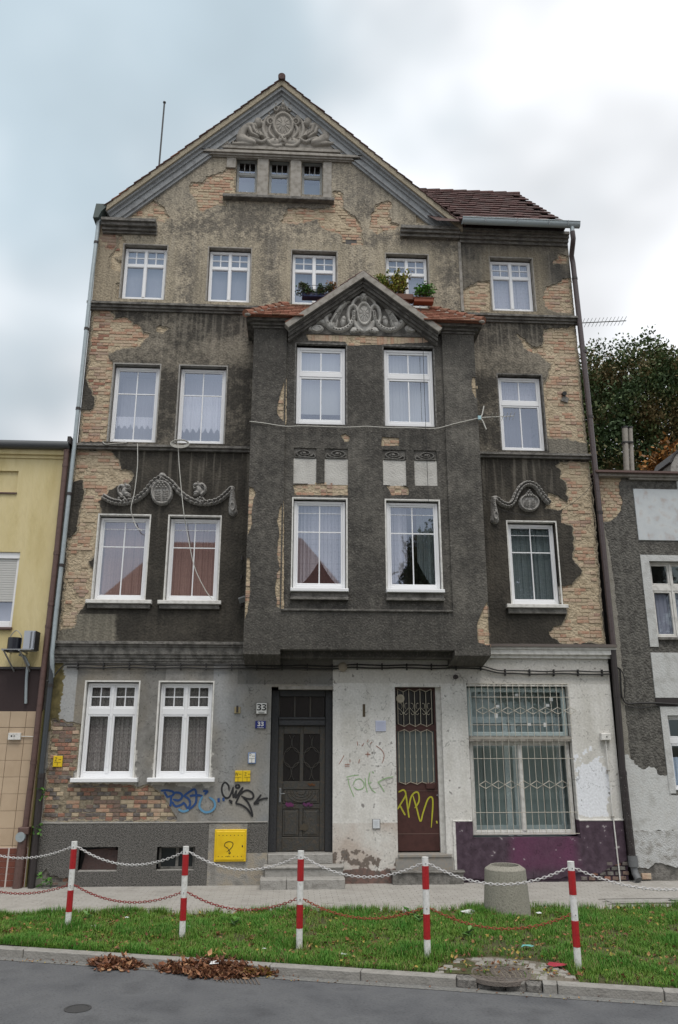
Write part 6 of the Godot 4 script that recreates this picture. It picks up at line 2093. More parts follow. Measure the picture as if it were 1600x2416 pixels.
func grey_house() -> void:
	var h := thing("grey_house", "grey two storey house with patched plaster beside the dark rain pipe", "house")
	var rough := grained([lin(.055, .052, .047), lin(.09, .086, .078), lin(.14, .134, .12), lin(.075, .071, .064), lin(.11, .105, .095)], 0.025, 220, 1.7, 0.95, 2.2, mats.h_rough)
	rough.detail_enabled = true
	rough.detail_blend_mode = BaseMaterial3D.BLEND_MODE_MUL
	rough.detail_albedo = mats.speck
	var white := grained([lin(.40, .40, .385), lin(.52, .53, .525), lin(.47, .47, .455)], 0.014, 222, 1.4, 0.9, 0.5, mats.h_rough)
	var b := Build.new()
	var win := [rect(6.65, 4.57, 7.85, 6.18), rect(6.66, 1.58, 7.85, 3.02)]
	var bare := rough_edge([Vector2(5.698, 8.102), Vector2(6.26, 8.1), Vector2(6.239, 7.963), Vector2(6.194, 7.907), Vector2(6.179, 7.635), Vector2(6.23, 7.502), Vector2(6.187, 7.34), Vector2(6.092, 7.178), Vector2(5.923, 7.056), Vector2(5.696, 7)], 0.03, 0.01, 23)
	coat(b, rect(5.68, 0.0, 11.0, 8.05), win, [bare], 0.0, 0.14, 0.03)
	part("wall", b, rough, h)
	b = Build.new()
	b.box(Vector3(5.70, 0, -9), Vector3(11, 8.0, -0.9)); b.box(Vector3(5.70, 0, -0.9), Vector3(5.9, 8.0, -0.04))
	part("back_wall", b, mats.interior, h)
	b = Build.new()
	for g in Geometry2D.offset_polygon(bare, 0.015):
		for q in Geometry2D.intersect_polygons(g, rect(5.68, 0, 7, 8.04)):
			b.prism(q, -0.06, -0.022)
	part("mortar_bed", b, mats.mortar, h)
	var spots := []
	for j in range(93, 109):
		for i in 8:
			var c := Vector2(5.72 + 0.125 * i + 0.0625 * (j % 2), 0.0735 * (j + 0.5))
			if Geometry2D.is_point_in_polygon(c, bare) and rng.randf() < 0.8:
				spots.append([c, 0.125, 0, j])
	place_bricks(spots, 0.0735, 0.012, 60, h)
	b = Build.new()
	b.box(Vector3(5.66, 8.03, -1.5), Vector3(11, 8.09, 0.12)); b.box(Vector3(6.4, 7.98, -0.05), Vector3(7.5, 8.03, 0.07))
	part("eaves_board", b, mats.stone, h)
	b = Build.new()
	b.box(Vector3(5.62, 8.09, -3.0), Vector3(11, 8.135, 0.20))
	part("roof_edge", b, mats.brown_pipe, h)
	b = Build.new()
	b.box(Vector3(5.70, 8.0, -9), Vector3(11, 8.09, -1.0))
	part("flat_roof", b, mats.dark_pipe, h)
	b = Build.new()
	b.cbox(Vector3(7.47, 0.0, -0.05), Vector3(7.70, 8.0, 0.03), 0.01)
	part("pilaster", b, white, h)
	# cleaner strip beside the pipe, pale panels, window surrounds
	b = Build.new()
	b.prism(rough_edge([Vector2(5.685, 7.0), Vector2(5.76, 6.95), Vector2(5.84, 6.2), Vector2(5.86, 5.0), Vector2(5.84, 4.0), Vector2(5.82, 3.0), Vector2(5.82, 2.2), Vector2(5.685, 2.2)], 0.06, 0.014, 24), -0.004, 0.004)
	part("bare_strip", b, grained([lin(.23, .215, .185), lin(.31, .295, .26)], 0.02, 223, 0.8, 0.95, 1.2, mats.h_rough), h)
	b = Build.new()
	b.cbox(Vector3(6.48, 6.63, -0.01), Vector3(8.4, 7.78, 0.022), 0.006)
	part("pale_panel", b, grained([lin(.42, .37, .35), lin(.50, .53, .55), lin(.54, .57, .585), lin(.47, .44, .425)], 0.012, 224, 1.2, 0.9), h)
	b = Build.new()
	for r in [[6.47, 4.38, 6.65, 6.31], [6.65, 6.18, 7.45, 6.31]]:
		b.box(Vector3(r[0], r[1], -0.14), Vector3(r[2], r[3], 0.02))
	part("window_surround", b, white, h)
	b = Build.new()
	b.cbox(Vector3(6.655, 4.52, -0.1), Vector3(7.8, 4.575, 0.06), 0.006)
	part("sill", b, mats.ledge, h)
	b = Build.new()
	b.cbox(Vector3(6.46, 3.36, -0.01), Vector3(8.4, 4.26, 0.022), 0.006)
	part("pale_panel", b, white, h)
	b = Build.new()
	b.box(Vector3(6.46, 3.20, -0.01), Vector3(8.4, 3.355, 0.015))
	part("dark_band", b, mats.dark_pipe, h)
	b = Build.new()
	for r in [[6.53, 1.55, 6.66, 3.19], [6.66, 3.02, 7.45, 3.19]]:
		b.box(Vector3(r[0], r[1], -0.14), Vector3(r[2], r[3], 0.02))
	part("window_surround", b, white, h)
	b = Build.new()
	b.prism(rough_edge([Vector2(5.69, 2.26), Vector2(5.80, 2.26), Vector2(5.90, 2.15), Vector2(5.96, 2.02), Vector2(6.10, 1.98), Vector2(6.18, 2.06), Vector2(6.32, 2.0), Vector2(6.36, 1.9), Vector2(6.56, 1.87), Vector2(6.56, 1.50), Vector2(8.2, 1.50), Vector2(8.2, 0.87), Vector2(5.69, 0.87)], 0.03, 0.022, 25), -0.004, 0.005)
	part("white_paint", b, white, h)
	b = Build.new()
	var low := rough_edge([Vector2(5.69, 0.25), Vector2(5.95, 0.22), Vector2(6.1, 0.33), Vector2(6.5, 0.24), Vector2(7.0, 0.27), Vector2(8.2, 0.25), Vector2(8.2, 0.88), Vector2(5.69, 0.88)], 0.03, 0.012, 26)
	coat(b, low, [], [], 0.035, 0.05, 0.04, 0.3)
	part("plinth", b, grained([lin(.22, .21, .19), lin(.40, .40, .39), lin(.50, .51, .51), lin(.30, .29, .27)], 0.014, 225, 1.0, 0.95, 1.0, mats.h_rough), h)
	b = Build.new()
	b.box(Vector3(5.68, 0.0, -0.05), Vector3(8.3, 0.36, 0.012))
	part("footing", b, mats.ledge, h)
	b = Build.new()
	b.cbox(Vector3(5.80, 0.03, 0.0), Vector3(5.98, 0.13, 0.05), 0.008)
	part("brick", b, mats.bricks[0], h)
	for k in 2:
		var y0: float = [4.57, 1.60][k]; var y1: float = [6.18, 3.02][k]
		var w := window(6.66, y0, 7.60, y1, -0.10, [[0, 0, .48, .62, 1, 1], [.52, 0, 1, .62, 1, 1], [0, .70, .48, 1, 1, 1], [.52, .70, 1, 1, 1, 1]], {"posts": [[.48, 0, .52, 1, 1], [0, .62, 1, .70]], "frame": 0.04, "sash": 0.04, "mat": mats.pvc_old if k == 0 else mats.pvc, "glass": mats.glass_plain, "on": h})
		if k == 0:
			curtain(w, 6.7, y0, 7.56, y1 - 0.55, -0.2, grained([lin(.16, .18, .24), lin(.30, .32, .40)], 0.09, 226, 0.5, 1.0), 8)
		else:
			curtain(w, 6.7, y0, 7.56, y0 + 0.62, -0.2, grained([lin(.20, .32, .48), lin(.42, .50, .60), lin(.16, .30, .50)], 0.05, 227, 0.5, 1.0), 5)
	# flues on the roof
	var c := Vector2(6.999, 9.777); var d := Vector2(7.214, 9.813)
	var fl := grained([lin(.20, .19, .17), lin(.32, .30, .27), lin(.26, .24, .20)], 0.02, 228, 0.7, 0.8)
	for k in 2:
		b = Build.new()
		var x := lerpf(c.x, d.x, 0.27 if k == 0 else 0.9)
		var r := 0.068 if k == 0 else 0.05
		b.tube([Vector3(x - 0.11, 8.05, -1.3), Vector3(x, c.y, -1.3)], r, 14)
		part("flue", b, fl, h)
		b = Build.new()
		b.tube([Vector3(x, c.y - 0.03, -1.3), Vector3(x, c.y + 0.015, -1.3)], r + 0.006, 14)
		part("flue_cap", b, mats.black, h)
	b = Build.new()
	b.box(Vector3(c.x - 0.05, c.y - 0.42, -1.375), Vector3(d.x - 0.015, c.y - 0.385, -1.225))
	part("flue_strap", b, mats.black, h)
	b = Build.new()
	b.prism(PackedVector2Array([Vector2(8.40, 8.05), Vector2(9.6, 8.05), Vector2(9.6, 9.75), Vector2(8.95, 9.62), Vector2(8.60, 9.36), Vector2(8.45, 9.1), Vector2(8.40, 8.8)]), -2.9, -2.0)
	part("chimney_stack", b, mats.cement, h)
	b = Build.new()
	b.prism(PackedVector2Array([Vector2(8.44, 9.14), Vector2(8.59, 9.38), Vector2(8.95, 9.64), Vector2(9.6, 9.77), Vector2(9.6, 9.83), Vector2(8.93, 9.70), Vector2(8.55, 9.42), Vector2(8.40, 9.16)]), -2.95, -1.96)
	part("stack_capping", b, mats.dark_pipe, h)


func lettering(called: String, text: String, size: float, at: Vector3, m: Material, parent: Node3D, bold := true) -> void:
	var t := TextMesh.new()
	var f := SystemFont.new()
	f.font_names = PackedStringArray(["Droid Sans"])
	f.font_weight = 700 if bold else 400
	t.font = f
	t.text = text
	t.font_size = 32
	t.pixel_size = size / 32.0
	t.depth = 0.003
	part(called, t, m, parent).position = at


func plate(called: String, label: String, category: String, r: Rect2, z: float, m: Material, border: Material = null) -> Node3D:
	var o := thing(called, label, category, V(r.get_center(), z))
	var b := Build.new()
	var s := r.size / 2.0
	b.cbox(Vector3(-s.x, -s.y, -0.02), Vector3(s.x, s.y, 0.012), 0.006)
	part("plate", b, border if border else m, o)
	if border:
		b = Build.new()
		b.cbox(Vector3(-s.x + 0.014, -s.y + 0.014, 0.0), Vector3(s.x - 0.014, s.y - 0.014, 0.016), 0.004)
		part("face", b, m, o)
	return o


func box_of(pts: Array) -> Rect2:
	var r := Rect2(pts[0], Vector2.ZERO)
	for p in pts:
		r = r.expand(p)
	return r


func wall_things() -> void:
	var white := plain(.72, .72, .69, 0.4); var black := plain(.01, .01, .01, 0.5); var blue := plain(.018, .028, .16, 0.35); var yellow := plain(.72, .50, .012, 0.45)
	var o := plate("house_number_lamp", "white box with black number 33 left of the wooden door", "number sign", box_of([Vector2(-1.531, 3.249), Vector2(-1.308, 3.023)]), 0.03, white, plain(.16, .155, .14, 0.6))
	lettering("numeral", "33", 0.17, Vector3(0, 0.018, 0.02), black, o)
	var b := Build.new()
	b.box(Vector3(-0.065, -0.075, 0.015), Vector3(0.065, -0.068, 0.018)); b.box(Vector3(-0.055, -0.092, 0.015), Vector3(0.055, -0.084, 0.018))
	part("small_print", b, black, o)
	o = plate("house_number_plate", "small blue enamel plate with white number 33 under the number box", "number plate", box_of([Vector2(-1.533, 2.901), Vector2(-1.329, 2.76)]), 0.02, blue)
	lettering("numeral", "33", 0.115, Vector3(0, 0.012, 0.013), white, o)
	b = Build.new()
	for k in 6:
		b.box(Vector3(-0.06 + 0.021 * k, -0.064, 0.011), Vector3(-0.045 + 0.021 * k, -0.053, 0.0145))
	part("small_print", b, white, o)
	o = plate("hydrant_plate", "small white utility plate with blue edge above the yellow double plate", "utility plate", box_of([Vector2(-1.651, 2.314), Vector2(-1.503, 2.116)]), 0.02, white, plain(.12, .22, .45, 0.5))
	lettering("letter", "D", 0.065, Vector3(-0.032, 0.062, 0.017), black, o, false)
	b = Build.new()
	b.box(Vector3(-0.055, -0.012, 0.014), Vector3(0.055, -0.007, 0.018)); b.box(Vector3(-0.003, -0.085, 0.014), Vector3(0.003, -0.012, 0.018)); b.box(Vector3(0.005, 0.03, 0.014), Vector3(0.018, 0.042, 0.018)); b.box(Vector3(0.03, 0.03, 0.014), Vector3(0.05, 0.042, 0.018))
	part("mark", b, black, o)
	o = plate("utility_plate", "yellow double plate lettered W and Z right of the ground floor windows", "utility plate", box_of([Vector2(-1.886, 1.987), Vector2(-1.597, 1.789)]), 0.02, yellow)
	for k in 2:
		var x: float = [-0.085, 0.085][k]
		lettering("letter", ["W", "Z"][k], 0.075, Vector3(x - 0.03, 0.035, 0.013), black, o, false)
		b = Build.new()
		b.box(Vector3(x - 0.06, -0.022, 0.011), Vector3(x + 0.06, -0.017, 0.0145)); b.box(Vector3(x - 0.003, -0.10, 0.011), Vector3(x + 0.003, -0.022, 0.0145)); b.box(Vector3(x + 0.02, 0.03, 0.011), Vector3(x + 0.035, 0.042, 0.0145)); b.box(Vector3(x + 0.045, 0.03, 0.011), Vector3(x + 0.06, 0.042, 0.0145))
		part("mark", b, black, o)
	b = Build.new()
	b.box(Vector3(-0.002, -0.115, 0.011), Vector3(0.002, 0.115, 0.0145))
	part("divider", b, black, o)
	o = plate("utility_plate", "yellow plate lettered Z on bare brick near the left rain pipe", "utility plate", box_of([Vector2(-5.298, 2.258), Vector2(-5.128, 2.06)]), 0.01, yellow)
	lettering("letter", "Z", 0.085, Vector3(-0.03, 0.035, 0.013), black, o, false)
	b = Build.new()
	b.box(Vector3(-0.06, -0.022, 0.011), Vector3(0.06, -0.017, 0.0145)); b.box(Vector3(-0.003, -0.08, 0.011), Vector3(0.003, -0.022, 0.0145)); b.box(Vector3(0.02, 0.03, 0.011), Vector3(0.035, 0.042, 0.0145)); b.box(Vector3(0.045, 0.03, 0.011), Vector3(0.06, 0.042, 0.0145))
	part("mark", b, black, o)
	# gas box in the plinth
	var r := box_of([Vector2(-2.215, 0.953), Vector2(-1.631, 0.403)])
	o = thing("gas_box", "yellow steel gas box with scrawled loop set in the plinth", "gas box", V(r.get_center(), 0.045))
	var s := r.size / 2.0
	var gy := grained([lin(.66, .42, .008), lin(.76, .52, .012), lin(.72, .47, .010)], 0.01, 230, 1.2, 0.45)
	b = Build.new()
	b.cbox(Vector3(-s.x, -s.y, -0.05), Vector3(s.x, s.y, 0.035), 0.008)
	part("housing", b, gy, o)
	b = Build.new()
	b.cbox(Vector3(-s.x + 0.03, -s.y + 0.03, 0.0), Vector3(s.x - 0.03, s.y - 0.03, 0.048), 0.008)
	part("door", b, gy, o)
	b = Build.new()
	for k in 7:
		for y in [-s.y + 0.09, s.y - 0.10]:
			b.box(Vector3(-0.21 + 0.07 * k - 0.007, y - 0.007, 0.045), Vector3(-0.21 + 0.07 * k + 0.007, y + 0.007, 0.0495))
	b.ball(Vector3(s.x - 0.07, -0.01, 0.045), Vector3(0.012, 0.022, 0.012))
	part("vent_hole", b, black, o)
	var c0 := r.get_center()
	b = Build.new()
	var loop := []
	for q in smooth([Vector2(-1.925, 0.559), Vector2(-1.963, 0.629), Vector2(-2.024, 0.671), Vector2(-2.012, 0.726), Vector2(-1.944, 0.748), Vector2(-1.878, 0.725), Vector2(-1.881, 0.67), Vector2(-1.927, 0.614), Vector2(-1.985, 0.573)], 6) + smooth([Vector2(-1.924, 0.54), Vector2(-1.945, 0.559), Vector2(-1.925, 0.573), Vector2(-1.912, 0.551), Vector2(-1.936, 0.537), Vector2(-1.948, 0.554)], 4):
		loop.append(q - c0)
	b.stroke(loop.slice(0, 49), 0.011, 0.050)
	b.stroke(loop.slice(49), 0.009, 0.050)
	b.stroke([loop[-1] + Vector2(-0.03, -0.05), loop[-1] + Vector2(-0.01, -0.065), loop[-1] + Vector2(0.01, -0.045)], 0.014, 0.050)
	part("scrawl", b, black, o)
	# notices on the white wall
	o = plate("paper_notice", "pale blue paper notice on the white wall beside the brown door", "notice", box_of([Vector2(0.802, 2.908), Vector2(1.006, 2.707)]), 0.006, plain(.50, .53, .66, 0.9))
	b = Build.new()
	for k in 7:
		b.box(Vector3(-0.075, 0.07 - 0.022 * k, 0.011), Vector3(0.075 - 0.02 * (k % 3), 0.074 - 0.022 * k, 0.0135))
	part("small_print", b, plain(.36, .38, .50, 0.9), o)
	o = plate("paper_notice", "small white notice in a grey frame low on the white wall", "notice", box_of([Vector2(0.717, 1.119), Vector2(0.868, 0.938)]), 0.01, plain(.62, .65, .68, 0.5), plain(.22, .22, .22, 0.5))
	b = Build.new()
	for k in 6:
		b.box(Vector3(-0.04, 0.05 - 0.02 * k, 0.015), Vector3(0.04 - 0.015 * (k % 2), 0.054 - 0.02 * k, 0.0185))
	part("small_print", b, plain(.40, .42, .45, 0.9), o)
	# junction box, conduit and other small fittings
	r = box_of([Vector2(5.245, 2.676), Vector2(5.44, 2.541)])
	o = thing("junction_box", "cream electrical box with thin white conduit down to the pavement", "junction box", V(r.get_center(), 0.05))
	b = Build.new()
	b.cbox(Vector3(-r.size.x / 2, -r.size.y / 2, -0.05), Vector3(r.size.x / 2, r.size.y / 2, 0.05), 0.012)
	part("housing", b, mats.pvc_old, o)
	b = Build.new()
	b.ball(Vector3(0.01, 0, 0.05), Vector3(0.012, 0.018, 0.008))
	part("knob", b, black, o)
	var cd := on([Vector2(5.34, 2.547), Vector2(5.345, 1.977), Vector2(5.35, 1.136), Vector2(5.371, -0.002)], 0.05)
	for k in 4:
		cd[k] -= o.position
	b = Build.new()
	b.tube(cd, 0.013, 8)
	part("conduit", b, mats.pvc_old, o)
	for k in [1, 2]:
		b = Build.new()
		b.box(cd[k] - Vector3(0.03, 0.012, 0.04), cd[k] + Vector3(0.02, 0.012, 0.016))
		part("clip", b, mats.stone, o)
	o = thing("socket_box", "small cream switch box on the beige tiles of the yellow house", "switch box", V(box_of([Vector2(-6.166, 2.675), Vector2(-5.936, 2.547)]).get_center(), 0.02))
	r = box_of([Vector2(-6.166, 2.675), Vector2(-5.936, 2.547)])
	b = Build.new()
	b.cbox(Vector3(-r.size.x / 2, -r.size.y / 2, -0.02), Vector3(r.size.x / 2, r.size.y / 2, 0.04), 0.006)
	part("housing", b, mats.pvc_old, o)
	b = Build.new()
	b.ball(Vector3(-0.05, 0.005, 0.04), Vector3(0.016, 0.016, 0.006)); b.ball(Vector3(0.0, 0.005, 0.04), Vector3(0.012, 0.012, 0.006))
	part("button", b, black, o)
	b = Build.new()
	b.tube([Vector3(r.size.x / 2, 0, 0), Vector3(r.size.x / 2 + 0.25, -0.005, 0.0)], 0.008, 6)
	part("conduit", b, mats.pvc_old, o)
	o = thing("round_junction_box", "round beige junction box on the cable under the oriel", "junction box", V(Vector2(0.162, 3.937), 0.03))
	b = Build.new()
	b.lathe([Vector2(0.095, 0.0), Vector2(0.085, 0.045), Vector2(0.055, 0.05), Vector2(0.05, 0.07), Vector2(0.0, 0.07)], Vector3.ZERO, 20)
	part("lid", b, plain(.30, .26, .20, 0.6), o).transform = Transform3D(Basis(Vector3.RIGHT, PI / 2.0), Vector3.ZERO)
	o = thing("wall_lamp", "small dark round lamp on the white wall above the brown door's corner", "lamp", V(Vector2(2.414, 3.754), 0.0))
	b = Build.new()
	b.tube([Vector3(0, 0, -0.01), Vector3(0, -0.005, 0.10)], 0.05, 14, 0.042)
	part("shade", b, mats.dark_pipe, o)
	b = Build.new()
	b.tube([Vector3(-0.02, -0.05, 0.015), Vector3(-0.05, -0.13, 0.012), Vector3(-0.12, -0.16, 0.012)], 0.008, 6)
	part("cord", b, mats.pvc_old, o)
	o = thing("bell_bracket", "small brass bracket on the grey wall left of number 33", "bracket", V(Vector2(-1.887, 3.111), 0.0))
	b = Build.new()
	b.cbox(Vector3(-0.055, -0.07, -0.01), Vector3(0.06, 0.05, 0.025), 0.006)
	part("plate", b, plain(.29, .24, .13, 0.6), o)
	b = Build.new()
	b.box(Vector3(-0.018, -0.05, 0.02), Vector3(0.018, 0.075, 0.045))
	part("slot", b, mats.dark_pipe, o)
	o = thing("iron_slot", "rusty iron slot in the white wall between the two doors", "wall fitting", V(Vector2(0.579, 3.102), 0.0))
	b = Build.new()
	b.cbox(Vector3(-0.025, -0.12, -0.01), Vector3(0.025, 0.12, 0.012), 0.008)
	part("slot", b, plain(.08, .06, .035, 0.8), o)
	o = thing("floodlight", "small grey floodlight on the wall beside the oriel foot", "floodlight", V(Vector2(-1.88, 5.213), 0.0))
	b = Build.new()
	b.obox(Transform3D(Basis(Vector3.BACK, 0.35) * Basis(Vector3.RIGHT, 0.5), Vector3(0.02, 0.03, 0.14)), Vector3(0.14, 0.10, 0.09))
	part("hood", b, mats.steel, o)
	b = Build.new()
	b.tube([Vector3(0, -0.03, 0.0), Vector3(0.01, -0.02, 0.12)], 0.012, 8); b.box(Vector3(-0.035, -0.08, -0.01), Vector3(0.035, 0.02, 0.02))
	part("bracket", b, mats.dark_pipe, o)
	for k in 2:
		o = thing("insulator", ["upper dark insulator on the wall left of the oriel", "lower dark insulator on the wall left of the oriel"][k], "insulator", V([Vector2(-1.895, 6.108), Vector2(-1.895, 5.72)][k], 0.0))
		b = Build.new()
		b.tube([Vector3(0, 0, -0.01), Vector3(0, 0, 0.06)], 0.012, 8)
		b.tube([Vector3(0, -0.035, 0.06), Vector3(0, 0.035, 0.06)], 0.028, 12, 0.02)
		part("body", b, mats.dark_pipe, o)
	o = thing("vent_stub", "dark vent stub with chipped mortar in the right hand brickwork", "vent", V(Vector2(5.142, 9.999), 0.0))
	b = Build.new()
	b.tube([Vector3(0, 0, -0.06), Vector3(0, -0.01, 0.05)], 0.05, 12)
	part("stub", b, mats.black, o)
	b = Build.new()
	b.prism(PackedVector2Array([Vector2(-0.09, -0.17), Vector2(0.0, -0.04), Vector2(0.10, -0.12), Vector2(0.06, -0.22)]), -0.03, 0.012)
	part("mortar_chip", b, mats.ledge, o)
	unit()
	graffiti()
	aerials()
	cables()


func unit() -> void:   # vented box and drum on a bracket on the yellow wall
	var at := Vector2(-6.031, 4.201)
	var o := thing("vent_unit", "silver vented box and black drum on a steel wall bracket", "ventilation unit", V(at, 0.0))
	var f := box_of([Vector2(-5.966, 4.556), Vector2(-5.756, 4.201)])
	var c := f.get_center() - at
	var s := f.size / 2.0
	var b := Build.new()
	b.cbox(Vector3(c.x - s.x, c.y - s.y, 0.10), Vector3(c.x + s.x, c.y + s.y, 0.395), 0.004)
	part("housing", b, plain(.02, .021, .025, 0.5), o)
	b = Build.new()
	b.box(Vector3(c.x - s.x, c.y - s.y + 0.002, 0.393), Vector3(c.x + s.x, c.y + s.y - 0.002, 0.402))
	part("front", b, plain(.42, .45, .50, 0.35, 0.5), o)
	b = Build.new()
	for k in 20:
		for i in 2:
			b.obox(Transform3D(Basis(Vector3.BACK, 0.5), Vector3(c.x + 0.02 + 0.065 * i + 0.01, c.y - s.y + 0.025 + (2.0 * s.y - 0.05) * k / 19.0, 0.402)), Vector3(0.035, 0.007, 0.004))
	part("vent_slots", b, mats.black, o)
	var d := Vector2(-6.17, 4.311) - at
	b = Build.new()
	b.tube([Vector3(d.x, d.y - 0.16, 0.28), Vector3(d.x, d.y + 0.12, 0.28)], 0.125, 18)
	part("drum", b, plain(.012, .014, .022, 0.35), o)
	b = Build.new()
	b.tube(smooth([Vector3(d.x - 0.12, d.y + 0.06, 0.28), Vector3(d.x - 0.06, d.y + 0.2, 0.28), Vector3(d.x + 0.02, d.y + 0.26, 0.28), Vector3(d.x + 0.12, d.y + 0.15, 0.28), Vector3(d.x + 0.13, d.y + 0.0, 0.28)], 5), 0.008, 6)
	part("handle", b, mats.steel, o)
	b = Build.new()
	for x in [-0.28, 0.02]:
		b.tube([Vector3(x, -0.02, 0.0), Vector3(x, -0.02, 0.46)], 0.018, 8)
		b.tube([Vector3(x + 0.1, -0.38, 0.0), Vector3(x, -0.03, 0.40)], 0.016, 8)
	b.box(Vector3(-0.32, -0.015, 0.08), Vector3(0.24, 0.005, 0.44))
	part("bracket", b, mats.steel, o)
	b = Build.new()
	var pts := [V(Vector2(-6.112, 4.134) - at, 0.12), V(Vector2(-6.015, 4.083) - at, 0.06), V(Vector2(-5.94, 3.92) - at, 0.04)]
	for q in [Vector2(-5.956, 3.959), Vector2(-5.949, 3.659), Vector2(-5.913, 3.214)]:
		pts.append(V(q - at, 0.03))
	b.tube(smooth(pts, 5), 0.028, 10)
	part("flexible_pipe", b, mats.zinc, o)


func spray(lines: Array, width: float, z: float, m: Material, label: String, parent: Node3D = null) -> void:
	var all := []
	var b := Build.new()
	for k in lines.size():
		var s := smooth(lines[k], 7) if lines[k].size() > 2 else smooth([lines[k][0], lines[k][0].lerp(lines[k][1], 0.5), lines[k][1]], 4)
		b.stroke(s, width, z + 0.0011 * (k + 1))
	part("graffiti", b, m, parent if parent else house).set_meta("label", label)


